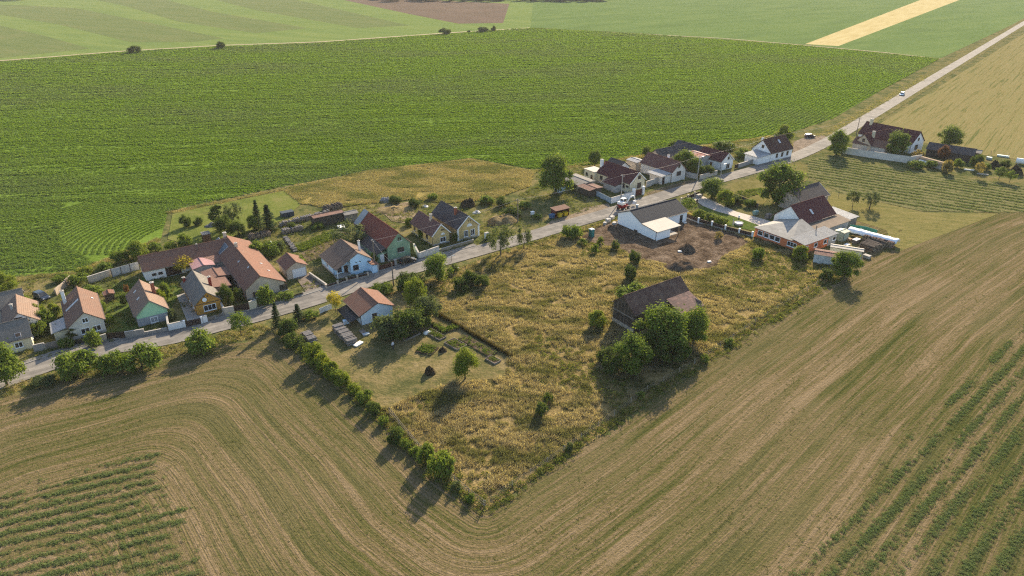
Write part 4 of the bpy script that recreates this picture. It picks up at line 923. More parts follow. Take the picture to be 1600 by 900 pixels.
h = House('house', 'white gable house with brown red roof behind the grey street wall', 'house', (1064,253), 6.3, 14.6, 3.5, 3.3, 3.3, wall=mat('off_white_plaster', (0.66, 0.63, 0.58), 0.9, 0.15, 0.8, 0.2), roof=roofmat('brown_red_tiles', (0.17, 0.082, 0.068), (0.14, 0.07, 0.06), (0.18, 0.12, 0.10)))
h.win_px('F', 1060.5, 271, 1.7, 1.2, fm=W_DARKF, panes=3); h.win_px('F', 1061.5, 259.5, 0.7, 0.9, fm=W_DARKF, panes=1); h.chimney(0.5, -1.5, 1.8, 0.6, W_TRIM)
h.block(1.5, h.xw - 0.3, h.yl, h.yl + 4.2, 2.6, MATS['off_white_plaster']); h.lean([(0.6, h.yl + 0.02), (h.xw + 0.2, h.yl + 0.02), (h.xw + 0.2, h.yl + 4.9), (0.6, h.yl + 4.9)], [3.25, 3.25, 2.75, 2.75], R_TIN)
b = MB(); b.box((h.xw - 0.28, h.yl + 3.4, 1.1), (0.1, 1.0, 2.2)); b.build('door', W_GATE, h.root)
h = House('barn', 'dark roofed barn with pale gable behind the white brown house', 'barn', (1023.5,234), 5.4, 17.5, 3.4, 3.4, 2.8, ang=VB, front=False, wall=W_BEIGE, roof=R_DKSLATE)
h = House('barn', 'dark roofed barn at the crop edge behind the garden trees', 'barn', (1112,233), 5.3, 15.5, 3.4, 3.4, 3.0, wall=W_GREY, roof=R_DKSLATE)
h = House('shed', 'grey shed with red and white striped sheet roof', 'shed', (1104,242), 4.6, 7.6, 3.0, 3.0, 4.0, ang=VA, wall=W_GREY, roof=roofmat('red_white_sheet', (0.42, 0.16, 0.11), (0.62, 0.55, 0.5), (0.4, 0.2, 0.15), corrugated=True))
h = House('house', 'small white gable house with maroon roof by the street bend', 'house', (1139.5,239.5), 5.6, 11.0, 3.3, 3.3, 3.0, wall=W_WHITE, roof=R_MAROON)
h.win_px('F', 1138.5, 247, 0.8, 0.9, fm=W_GREY, panes=1); h.win_px('F', 1137, 259.5, 1.5, 1.5, fm=W_GREY); h.door('L', 1.0, 1.0, 2.0); h.verge(W_TRIM)
h = House('house', 'white house with dark brown roof beside the lay-by', 'house', (1192,218), 7.2, 12.6, 4.4, 4.4, 3.1, ang=VB, front=False, wall=W_WHITE, roof=roofmat('dark_brown_tiles', (0.10, 0.052, 0.042), (0.085, 0.046, 0.038), (0.08, 0.05, 0.045)))
for k in range(3): h.window('R', -2.6 + 3.0 * k, 1.8, 0.9, 1.3, fm=W_DARKF)
h.window('B', -0.3, 4.8, 0.8, 0.9, fm=W_DARKF); h.skylight_px('R', 1217.5, 221, 0.9, 1.5); h.plinth(0.4, W_GREY); h.chimney(-5.6, 0.6, 1.0, 0.6, W_TRIM)
h.block(-h.xw - 6.4, -h.xw, -h.yr + 0.2, 1.8, 2.6, W_WHITE); h.lean([(-h.xw - 6.9, -h.yr - 0.2), (-h.xw - 0.02, -h.yr - 0.2), (-h.xw - 0.02, 2.2), (-h.xw - 6.9, 2.2)], [2.65, 3.0, 3.3, 2.9], R_TIN)
# ------------------------------------------------------------------ far right farm
h = House('farmhouse', 'white farmhouse with dark red roof and cream chimneys at the far right', 'house', (1440,206), 7.4, 21.0, 4.6, 4.6, 3.4, wall=W_WHITE, roof=R_MAROON)
h.window('F', 0.5, 1.8, 1.8, 1.6, fm=W_DARKF); h.window('F', 0.0, 4.6, 0.9, 0.9, fm=W_DARKF); h.chimney(-8.2, 0.6, 1.8, 0.9, W_CREAM); h.window('L', 5, 1.8, 1.2, 1.3, fm=W_DARKF)
h = House('farmhouse_wing', 'wing with red brown roof and small gable next to the road pole', 'house', (1351,209), 7.0, 15.5, 3.6, 3.6, 3.4, ang=VB - 0.08, front=False, wall=W_BEIGE, roof=R_MAROON)
h.window('B', 0, 4.6, 0.8, 1.0, fm=W_DARKF); h.chimney(-4.2, -1.2, 1.9, 0.8, W_CREAM)
h = House('outbuilding', 'stucco outbuilding with arched openings and reddish roof behind the long wall', 'outbuilding', (1338,213), 5.0, 12.0, 3.2, 3.2, 3.2, ang=VA + 0.18, front=False, wall=W_GREY, roof=R_TERRA)
for px, py, r_ in ((1338, 220.5, 1.05), (1350, 229, 0.9)):
    u, z = h.on_face('R', px, py); n = 12; b = MB()
    prof = [(r_ * math.cos(math.pi * k / n), r_ * math.sin(math.pi * k / n)) for k in range(n + 1)] + [(-r_, -1.0), (r_, -1.0)]
    vs = [(u + a_, -h.yr - 0.03, max(0.2, z) + c_) for a_, c_ in prof] + [(u + a_, -h.yr + 0.1, max(0.2, z) + c_) for a_, c_ in prof]; k_ = len(prof)
    b.add(vs, [tuple(range(k_)), tuple(range(2*k_-1, k_-1, -1))] + [(i, (i+1)%k_, (i+1)%k_+k_, i+k_) for i in range(k_)]); b.build('arch_opening', GLASS, h.root)
h = House('shed', 'black boarded shed with dark sheet roof at the far right', 'shed', (1452,222), 4.4, 15.0, 3.2, 2.2, 2.6, 3.6, ang=VA + 0.25, front=False, wall=W_WOOD, roof=R_DKSLATE)
h = House('shed', 'low dark shed with pale tin roof edge at the far right', 'shed', (1490,229), 3.2, 9.0, 2.4, 2.4, 2.6, ang=VA + 0.3, front=False, wall=W_WOOD, roof=R_GREYB)

# ------------------------------------------------------------------ the plot side of the street
# new white house
h = House('house', 'new white house with anthracite roof and cream flat porch roof', 'house', (984.4,329), 5.3, 17.2, 4.9, 4.9, 3.05, 3.3, ang=VB + math.pi, wall=mat('fresh_white_render', (0.86, 0.86, 0.85), 0.9, 0.04, 0.6), roof=R_ANTH, ov=0.25, eav=0.3)
NW = h
pw = 5.4; fw = MATS['fresh_white_render']
b = MB(); X1 = h.xw; b.add([(X1-0.35, h.yl-0.05, -0.3), (X1, h.yl-0.05, -0.3), (X1, h.yl+pw, -0.3), (X1-0.35, h.yl+pw, -0.3), (X1-0.35, h.yl-0.05, 2.95), (X1, h.yl-0.05, 2.95), (X1, h.yl+pw, 2.45), (X1-0.35, h.yl+pw, 2.45)],
    [(0,1,2,3),(4,5,6,7),(0,1,5,4),(1,2,6,5),(2,3,7,6),(3,0,4,7)]); b.build('porch_wall', fw, h.root)
h.lean([(h.xw + 0.25, h.yl + 0.05), (h.xw - 8.2, h.yl + 0.05), (h.xw - 8.2, h.yl + pw + 0.4), (h.xw + 0.25, h.yl + pw + 0.4)], [3.16, 3.16, 2.62, 2.62], R_CREAM, 'porch_roof', 0.16)
b = MB(); b.slab((h.xw + 0.28, h.yl + 0.05, 3.155), (h.xw + 0.36, h.yl + 0.05, 3.155), (h.xw + 0.36, h.yl + pw + 0.42, 2.625), (h.xw + 0.28, h.yl + pw + 0.42, 2.625), 0.2); b.build('porch_fascia', W_GUT, h.root)
b = MB(); b.box((h.xw - 2.5, h.yl + pw - 0.2, 1.2), (4.6, 0.3, 2.55)); b.build('porch_front_wall', fw, h.root)
b = MB(); b.box((h.xw - 8.0, h.yl + pw - 0.05, 1.2), (0.16, 0.16, 2.5)); b.build('porch_post', mat('new_timber', (0.42, 0.28, 0.14), 0.8, 0.2, 2.0), h.root)
b = MB(); b.box((h.xw - 6.4, h.yl + 0.02, 1.15), (2.4, 0.1, 2.2)); b.build('glass_door', GLASS, h.root)
h.block(h.xw - 8.2, h.xw - 0.4, h.yl + 0.08, h.yl + pw - 0.4, 0.18, W_CONC, 'porch_floor')
u, z = h.on_face('F', 993.5, 361.5); h.window('F', u, z, 1.0, 0.7, fm=W_DARKF, panes=1, sill=False)
h.window('L', -6.2, 1.3, 0.8, 1.9, fm=W_DARKF, panes=1, sill=False)
b = MB(); b.tube((h.xw + 0.06, h.yl + pw - 0.3, 0.1), (h.xw + 0.06, h.yl + pw - 0.3, 2.2), 0.055); b.tube((h.xw + 0.06, h.yl + pw - 0.3, 2.2), (h.xw + 0.1, h.yl + pw + 0.25, 2.5), 0.055); b.build('downpipe', W_GUT, h.root)
b = MB(); b.lathe([(0.32, 0), (0.32, 1.0), (0.42, 1.02), (0.42, 1.16), (0.2, 1.25)], n=14); b.build('roof_flue', W_METAL, h.roof, (h.xw - 3.6, -1.4, 4.6))
h.plinth(0.25, W_GUT)
# orange house
h = House('house', 'house with maroon roof, white gable and orange red front wing', 'house', (1235.6,321), 7.4, 14.4, 4.7, 4.7, 3.5, ang=VB + math.pi, wall=W_WHITE, roof=R_MAROON)
h.skylight_px('L', 1268, 331, 0.7, 1.5)
A0 = h.loc(1176, 371); A1 = h.loc(1256, 398); A2 = h.loc(1284, 375)
fx0 = h.xw; fx1 = (A0.x + A1.x) / 2; fy0 = A0.y; fy1 = A1.y                       # the orange wall runs across the house's front
h.block(fx0 - 0.02, fx1, fy0, fy1, 2.7, W_ORANGE, 'front_wing')
b = MB(); z0, z1, o_ = 2.72, 4.7, 0.3; ym = fy0 + 0.42 * (fy1 - fy0)
q = [(fx0 - 0.3, fy0 - o_, z0), (fx1 + o_, fy0 - o_, z0), (fx1 + o_, fy1 - 3.2, z0), (fx0 - 0.3, fy1 - 3.2, z0), (fx0 - 0.3, ym, z1), (fx0 + 0.8, ym, z1)]
b.add(q + [(p[0], p[1], z0 - 0.12) for p in q[:4]], [(0,1,5,4), (1,2,5), (2,3,4,5), (0,4,3), (9,8,7,6), (0,6,7,1), (1,7,8,2), (2,8,9,3), (3,9,6,0)])
b.build('wing_roof', mat('pale_grey_sheet', (0.27, 0.26, 0.24), 0.8, 0.25, 0.8), h.root)
s_ = h.xw; h.xw = fx1
for px_ in (1188, 1197.5, 1206.5, 1215): u, z = h.on_face('F', px_, 369 + (px_ - 1200) * 0.3); h.window('F', u, 1.65, 1.3, 1.05, panes=1)
u, z = h.on_face('F', 1238, 378); h.window('F', u, 1.65, 2.4, 1.0, panes=3); h.xw = s_
sx0 = min(A2.x, fx0 - 3.5)
h.block(sx0, fx0 - 0.03, fy1 - 3.6, fy1 - 0.02, 2.5, W_GREY, 'side_wing'); h.lean([(sx0 - 0.3, fy1 - 3.9), (fx1 + 0.3, fy1 - 3.9), (fx1 + 0.3, fy1 + 0.3), (sx0 - 0.3, fy1 + 0.3)], [3.35, 3.35, 2.74, 2.74], R_TIN2)
s_ = h.yl; h.yl = fy1 - 0.02
for k in range(4): h.window('L', sx0 + 0.9 + (fx1 - sx0 - 1.8) * k / 3.0, 1.55, 1.2, 0.95, panes=1)
h.yl = s_
b = MB(); b.tube((fx0 + 0.5, fy1 - 3.4, 2.6), (fx0 + 0.5, fy1 - 3.4, 4.4), 0.11); b.tube((fx0 + 0.5, fy1 - 3.4, 4.4), (fx0 + 0.5, fy1 - 3.4, 4.55), 0.2, 0.05); b.build('stove_pipe', W_GUT, h.root)
h.block(-h.xw - 1.0, sx0 + 2.0, h.yl, h.yl + 3.6, 2.5, W_GREY, 'rear_wing'); h.lean([(-h.xw - 1.4, h.yl + 0.02), (fx0 - 1.2, h.yl + 0.02), (fx0 - 1.2, h.yl + 4.0), (-h.xw - 1.4, h.yl + 4.0)], [3.2, 3.2, 2.6, 2.6], mat('brown_felt', (0.20, 0.155, 0.115), 0.9, 0.2, 0.8))
h.block(-h.xw - 6.0, -h.xw - 1.02, 0.2, h.yl + 3.0, 2.4, W_WOOD2, 'lean_to'); h.lean([(-h.xw - 6.4, -0.2), (-h.xw - 0.9, -0.2), (-h.xw - 0.9, h.yl + 3.3), (-h.xw - 6.4, h.yl + 3.3)], [3.0, 3.0, 2.5, 2.5], R_TIN)
h = House('stone_barn', 'old stone barn with grey roof behind the maroon roofed house', 'barn', (1236.7,296.7), 5.9, 13.0, 4.2, 4.0, 3.1, ang=VB + math.pi, wall=W_STONE, roof=R_DKSLATE); h.verge(W_TRIM, 'B')
# old timber barn in the plot
h = House('timber_barn', 'old dark timber barn with mossy tiled roof in the overgrown plot', 'barn', (974.4,462), 7.1, 15.6, 3.4, 3.0, 4.3, 4.6, ang=VB + math.pi, wall=mat('plot_barn_core', (0.05, 0.042, 0.036), 0.95, 0.3, 1.0), roof=R_OLD, ov=0.3, eav=0.25)
BN = h
for k in range(24):                                           # gable boards, each its own plank
    w_ = (h.yl + h.yr) / 24; y0 = -h.yr + w_ * k; ym = y0 + w_ / 2
    zt = (h.zr - (h.zr - h.zl) / h.wl * ym if ym > 0 else h.zr + (h.zr - h.zrt) / h.wr * ym) - 0.24
    b = MB(); j = RNG.uniform(0.0, 0.03); b.box((h.xw + 0.03 + j, ym, (zt + 1.15) / 2), (0.05, w_ - RNG.uniform(0.02, 0.05), zt - 1.15)); b.build('plank', W_WOOD if k % 4 else W_WOOD3, h.root)
for k in range(40):
    w_ = 2 * h.xw / 40; x0 = -h.xw + w_ * (k + 0.5); b = MB(); b.box((x0, h.yl + 0.03 + RNG.uniform(0, 0.03), (h.hl + 0.9) / 2), (w_ - RNG.uniform(0.02, 0.06), 0.05, h.hl - 0.95)); b.build('plank', W_WOOD if k % 4 else W_WOOD3, h.root)
b = MB(); b.box((h.xw + 0.05, (h.yl - h.yr) / 2, 0.42), (0.24, h.yl + h.yr + 0.1, 1.4)); b.build('stone_footing', W_STONE, h.root)
b = MB(); b.box((h.xw + 0.11, (h.yl - h.yr) / 2, 3.2), (0.10, h.yl + h.yr, 0.18)); b.build('cross_beam', W_WOOD2, h.root)
# side porch of the barn
px0, px1 = -h.xw + 0.2, -h.xw + 6.2
h.lean([(px0 - 0.3, h.wl - 0.6), (px1 + 0.2, h.wl - 0.6), (px1 + 0.2, h.wl + 3.6), (px0 - 0.3, h.wl + 3.6)], [4.95, 4.95, 3.5, 3.5], roofmat('striped_old_tiles', (0.24, 0.15, 0.125), (0.12, 0.085, 0.075), (0.16, 0.12, 0.10), row=0.7, colw=0.5), 'porch_roof')
for xx in (px0, px1):
    for yy in (h.wl + 3.2,):
        b = MB(); b.box((xx, yy, 1.7), (0.22, 0.22, 3.4)); b.build('porch_post', W_WOOD2, h.root)
b = MB(); b.box((px0 + 0.1, h.wl + 1.4, 3.7), (0.08, 3.4, 1.2)); b.build('porch_gable_board', W_WOOD2, h.root)
# pale blue shed in the garden
h = House('shed', 'pale blue white shed with brown tiled roof in the mown garden', 'shed', (590,473), 4.2, 8.4, 4.0, 3.6, 2.35, 2.5, wall=mat('pale_blue_white', (0.64, 0.76, 0.84), 0.9, 0.1, 0.8), roof=R_TERRA, eav=0.45)
h.door('F', 0.8, 1.0, 1.9, W_WOOD)
h.lean([(-3.0, h.yl), (3.6, h.yl), (3.6, h.yl + 2.4), (-3.0, h.yl + 2.4)], [1.9, 1.9, 1.3, 1.3], mat('black_tarp', (0.03, 0.03, 0.032), 0.5, 0.2, 2.0), 'tarp_lean_to', 0.05)
for xx in (-2.9, 3.5):
    b = MB(); b.tube((xx, h.yl + 2.3, 0), (xx, h.yl + 2.3, 1.35), 0.05); b.build('lean_to_post', W_WOOD, h.root)
# white corroded shed by the field edge
h = House('container_shed', 'pale weathered sheet metal shed behind the round field edge tree', 'shed', (1273,391), 2.6, 6.6, 1.7, 1.7, 2.35, 2.45, ang=VA + 0.52, front=False, wall=mat('pale_blue_grey_sheet', (0.50, 0.53, 0.54), 0.7, 0.3, 1.2), roof=R_RUST, ov=0.1, eav=0.1, thick=0.08)
h = House('container_shed', 'low shed with cream sheet roof next to the weathered metal shed', 'shed', (1298,382), 2.3, 7.4, 1.1, 1.1, 2.15, 2.15, ang=VA + 0.52, front=False, wall=W_CREAM, roof=R_CREAM, ov=0.1, eav=0.1, thick=0.08)
h = House('garden_hut', 'small green grey hut among junk behind the orange house', 'hut', (1312,361), 2.6, 2.8, 1.3, 1.3, 2.4, ang=VB + math.pi, wall=mat('green_grey_board', (0.30, 0.36, 0.29), 0.8, 0.2, 1.0), roof=mat('pale_green_sheet', (0.42, 0.44, 0.34), 0.7, 0.15, 1.0), ov=0.1, eav=0.1, thick=0.08)
# back yards
h = House('shed', 'long dark board shed with rusty flat roof behind the vegetable rows', 'shed', (486,337), 3.0, 8.6, 1.7, 1.7, 2.45, 2.75, ang=VB, front=False, wall=W_WOOD, roof=R_RUST, eav=0.2)
h = House('shed', 'small grey lean-to shed at the back of the dark green house', 'shed', (535,332), 2.7, 4.0, 1.5, 1.5, 2.3, ang=VB, front=False, wall=W_WOOD2, roof=R_GREYB, eav=0.2)
h = House('greenhouse', 'tiny white gabled garden greenhouse among the vegetable beds', 'greenhouse', (428,383), 1.9, 3.0, 1.0, 1.0, 1.1, wall=mat('milky_film', (0.66, 0.68, 0.67), 0.5, 0.1, 2.0), roof=MATS['milky_film'], ov=0.05, eav=0.05, thick=0.05)
h = House('garden_hut', 'tiny brown wooden hut behind the long tiled barn wing', 'hut', (314,364), 2.6, 2.0, 1.2, 1.2, 2.4, ang=VB, front=False, wall=W_DOOR, roof=R_GREYB, ov=0.1, eav=0.1)
h = House('garden_hut', 'pale blue door hut under the huge round tree', 'hut', (879,289), 2.4, 2.6, 1.4, 1.4, 2.2, wall=mat('pale_blue_board', (0.42, 0.52, 0.58), 0.8, 0.15, 1.0), roof=R_MAROON, ov=0.15, eav=0.15)
h = House('shed', 'small dark open shed beside the garden wall of the mint house', 'shed', (170,458), 2.0, 2.2, 1.0, 1.0, 1.7, wall=W_WOOD, roof=R_TERRA, ov=0.1, eav=0.15)
h = House('shed', 'grey box shed with tin front between cream and white houses', 'shed', (1003,251), 3.6, 5.2, 2.2, 2.2, 3.2, wall=W_BEIGE, roof=R_TIN, ov=0.1, eav=0.1)
# ------------------------------------------------------------------ trees and bushes
LM = {
 'mid': leafmat('leaf_mid_green', (0.065, 0.105, 0.018), (0.120, 0.175, 0.030), (0.195, 0.245, 0.046)),
 'dark': leafmat('leaf_dark_green', (0.040, 0.068, 0.016), (0.070, 0.105, 0.024), (0.115, 0.15, 0.034)),
 'light': leafmat('leaf_yellow_green', (0.090, 0.130, 0.018), (0.155, 0.200, 0.026), (0.23, 0.26, 0.040)),
 'gold': leafmat('leaf_gold', (0.20, 0.18, 0.020), (0.34, 0.29, 0.030), (0.44, 0.38, 0.06)),
 'grey': leafmat('leaf_grey_green', (0.060, 0.085, 0.034), (0.10, 0.130, 0.052), (0.155, 0.18, 0.075)),
 'needle': leafmat('needle_green', (0.020, 0.042, 0.016), (0.034, 0.060, 0.022), (0.055, 0.085, 0.030), 0.2),
 'rust': leafmat('leaf_rust', (0.11, 0.05, 0.028), (0.17, 0.085, 0.045), (0.22, 0.13, 0.06)),
 'drybush': leafmat('leaf_dry', (0.17, 0.14, 0.05), (0.26, 0.21, 0.08), (0.36, 0.30, 0.13)),
}
BARK = mat('bark', (0.10, 0.075, 0.055), 0.95, 0.35, 3.0, 0.8)
def leaf_mesh(name, pts, nrm, size, tint, m, seed, aspect=0.62):
    rr = np.random.default_rng(seed); n = len(pts)
    nrm = nrm / (np.linalg.norm(nrm, axis=1, keepdims=True) + 1e-9)
    a = rr.normal(size=(n, 3)); a -= (a * nrm).sum(1, keepdims=True) * nrm; a /= np.linalg.norm(a, axis=1, keepdims=True) + 1e-9
    b = np.cross(nrm, a); s = size[:, None]
    V = np.stack([pts - a*s*0.5, pts - b*s*aspect*0.5 + nrm*s*0.08, pts + a*s*0.55 - nrm*s*0.10, pts + b*s*aspect*0.5 + nrm*s*0.08], 1).reshape(-1, 3)
    me = bpy.data.meshes.new(name); me.vertices.add(4*n); me.vertices.foreach_set('co', V.astype(np.float32).reshape(-1))
    me.loops.add(4*n); me.loops.foreach_set('vertex_index', np.arange(4*n, dtype=np.int32))
    me.polygons.add(n); me.polygons.foreach_set('loop_start', np.arange(0, 4*n, 4, dtype=np.int32)); me.polygons.foreach_set('loop_total', np.full(n, 4, np.int32))
    me.update(); me.materials.append(m)
    at = me.attributes.new('tint', 'FLOAT', 'FACE'); at.data.foreach_set('value', np.clip(tint, 0, 1).astype(np.float32)); me.validate()
    return me
def crown(kind, seed, matname, W, H, z0, n, leaf):
    """leaf clumps spread over many uneven lobes; W crown width, from z0 to H"""
    rr = np.random.default_rng(seed); nl = {'tree': 30, 'bush': 20, 'airy': 22, 'column': 12}.get(kind, 18)
    R = W / 2; zc = (z0 + H) / 2; hz = (H - z0) / 2; lobes = []
    for i in range(nl):
        while True:
            d = rr.uniform(-1, 1, 3)
            if np.linalg.norm(d) <= 1: break
        ln = np.linalg.norm(d) + 1e-6; d = d / ln * ln**0.5
        if kind == 'bush': d[2] = abs(d[2]) * 1.1 - 0.35
        if kind == 'bush' and i % 5 < 2: a_ = rr.uniform(0, 6.283); d = np.array([math.cos(a_)*0.75, math.sin(a_)*0.75, -0.62])
        taper = 1.0
        if kind == 'tree': taper = 1.0 - 0.25 * d[2] if d[2] > 0 else 1.18
        rad = rr.uniform(0.20, 0.48) if kind != 'airy' else rr.uniform(0.16, 0.30)
        c = np.array([d[0]*R*(1-rad*0.8)*taper, d[1]*R*(1-rad*0.8)*taper, zc + d[2]*hz*(1-rad*0.8)])
        lobes.append((c, R*rad, min(hz, R)*rad*rr.uniform(0.8, 1.15), rr.uniform(-0.22, 0.22)))
    per = n // nl; P_, N_, T_ = [], [], []
    for c, r, rz, tn in lobes:
        d = rr.normal(size=(per, 3)); d /= np.linalg.norm(d, axis=1, keepdims=True)
        q = rr.uniform(0, 1, (per, 1))**(0.33 if kind != 'airy' else 0.5)
        p = c + d * q * np.array([r, r, rz]) * (1 + 0.26*rr.normal(size=(per, 1))); P_.append(p)
        N_.append(d*0.8 + np.array([0, 0, 0.55]) + rr.normal(0, 0.45, (per, 3))); T_.append(0.5 + tn + rr.normal(0, 0.2, per) + 0.10*d[:, 2])
    if kind == 'airy':            # hanging shoots
        P2 = np.concatenate(P_); k = rr.random(len(P2)) < 0.45; P2[k, 2] -= rr.uniform(0, 0.22*H, k.sum()); P_ = [P2]
    p = np.concatenate(P_); nn = np.concatenate(N_); tt = np.concatenate(T_); p[:, 2] = np.maximum(p[:, 2], 0.05)
    return leaf_mesh('crown', p, nn, leaf*rr.uniform(0.6, 1.3, len(p)), tt, LM[matname], seed)
def spruce(seed, W, H, n, matname='needle'):
    rr = np.random.default_rng(seed); R = W/2; P_, N_, T_ = [], [], []
    tiers = int(H * 2.2)
    for i in range(tiers):
        z = 0.3 + (H - 0.4) * i / tiers; r = R * (1 - i / tiers)**0.85 * rr.uniform(0.8, 1.1)
        nb = max(4, int(9 * r / R + 3)); k = max(3, int(n / tiers / nb))
        for j in range(nb):
            a = 6.283*j/nb + rr.uniform(0, 1); s = rr.uniform(0.1, 1, k)
            L = r * rr.uniform(0.75, 1.15)
            p = np.stack([np.cos(a)*L*s, np.sin(a)*L*s, z - 0.28*L*s + rr.normal(0, 0.06, k)], 1) + rr.normal(0, 0.10, (k, 3))
            P_.append(p); N_.append(np.stack([np.cos(a)*0.3 + 0*s, np.sin(a)*0.3 + 0*s, 1 + 0*s], 1) + rr.normal(0, 0.4, (k, 3))); T_.append(0.3 + 0.4*s + rr.normal(0, 0.15, k))
    p = np.concatenate(P_)
    return leaf_mesh('crown', p, np.concatenate(N_), 0.30*rr.uniform(0.7, 1.3, len(p)), np.concatenate(T_), LM[matname], seed, 0.5)
def trunk_mesh(seed, H, r, n=6, spread=0.9):
    rr = random.Random(seed); b = MB(); top = H * 0.62; pts = [Vector((0, 0, -0.1))]
    for i in range(1, 5): pts.append(Vector((rr.gauss(0, 0.05*H*0.3), rr.gauss(0, 0.05*H*0.3), top*i/4)))
    for i in range(4): b.tube(pts[i], pts[i+1], r*(1-0.17*i), r*(1-0.17*(i+1)), 8)
    for k in range(n):
        a = 6.283*k/n + rr.uniform(-0.4, 0.4); s = rr.uniform(0.45, 0.95); p0 = pts[1].lerp(pts[4], s)
        l = H * rr.uniform(0.22, 0.36) * spread; p1 = p0 + Vector((math.cos(a)*l*0.6, math.sin(a)*l*0.6, l*0.5)); p2 = p1 + Vector((math.cos(a+0.3)*l*0.5, math.sin(a+0.3)*l*0.5, l*0.35))
        b.tube(p0, p1, r*0.42, r*0.26, 6); b.tube(p1, p2, r*0.26, r*0.1, 6)
    return b.mesh('trunk', BARK)
PROTO = {}
SPEC = {  # kind: (crown kind, W, H, z0, leaves, leaf size, trunk radius)
 'tree': ('tree', 7.0, 7.5, 0.35, 9500, 0.34, 0.26), 'bush': ('bush', 4.0, 3.0, 0.0, 3800, 0.26, 0.10), 'small': ('bush', 2.0, 1.8, 0.0, 1100, 0.19, 0.06),
 'airy': ('airy', 5.5, 7.0, 1.2, 2900, 0.27, 0.17), 'column': ('column', 1.7, 4.2, 0.1, 1500, 0.2, 0.10), 'sapling': ('tree', 3.0, 3.8, 0.9, 1600, 0.22, 0.07), 'spruce': ('spruce', 4.0, 7.0, 0.3, 3400, 0.3, 0.14)}
def proto(kind, leafm, var):
    key = (kind, leafm, var)
    if key not in PROTO:
        ck, W, H, z0, n, lf, r = SPEC[kind]; seed = sum(map(ord, kind + leafm)) * 7 + var * 131
        cm = spruce(seed, W, H, n, leafm) if kind == 'spruce' else crown(ck, seed, leafm, W, H, z0, n, lf)
        PROTO[key] = (cm, trunk_mesh(seed, H * (1.4 if kind == 'spruce' else 1.0), r, 0 if kind == 'spruce' else 6))
    return PROTO[key]
CNT = {}
def plant(kind, leafm, px, py, wpx, ytop, label, cat=None, group=None):
    """a tree or bush standing where its foot is seen, as wide and high as it is seen"""
    p = P(px, py); Wm = wpx * mpp(px, py) * 1.02; Hm = top_height(px, py, ytop)
    ck, W, H, *_ = SPEC[kind]; CNT[kind] = CNT.get(kind, 0) + 1
    cm, tm = proto(kind, leafm, CNT[kind] % 3)
    nm = {'tree': 'broadleaf_tree', 'bush': 'bush', 'small': 'shrub', 'airy': 'feathery_tree', 'column': 'columnar_conifer', 'sapling': 'young_tree', 'spruce': 'spruce_tree'}[kind]
    e = empty(nm, p, RNG.uniform(0, 6.28), label, cat or ('bush' if kind in ('bush', 'small') else 'tree'), group)
    s = Wm / W * (0.88 if kind == 'tree' else 1.0); sz = Hm / H; sx_, sy_ = s * RNG.uniform(0.88, 1.16), s * RNG.uniform(0.88, 1.16)
    link_mesh('crown', cm, e, (0, 0, 0), 0, (sx_, sy_, sz)); link_mesh('trunk', tm, e, (0, 0, 0), 0, (s, s, sz * 0.9))
    return e
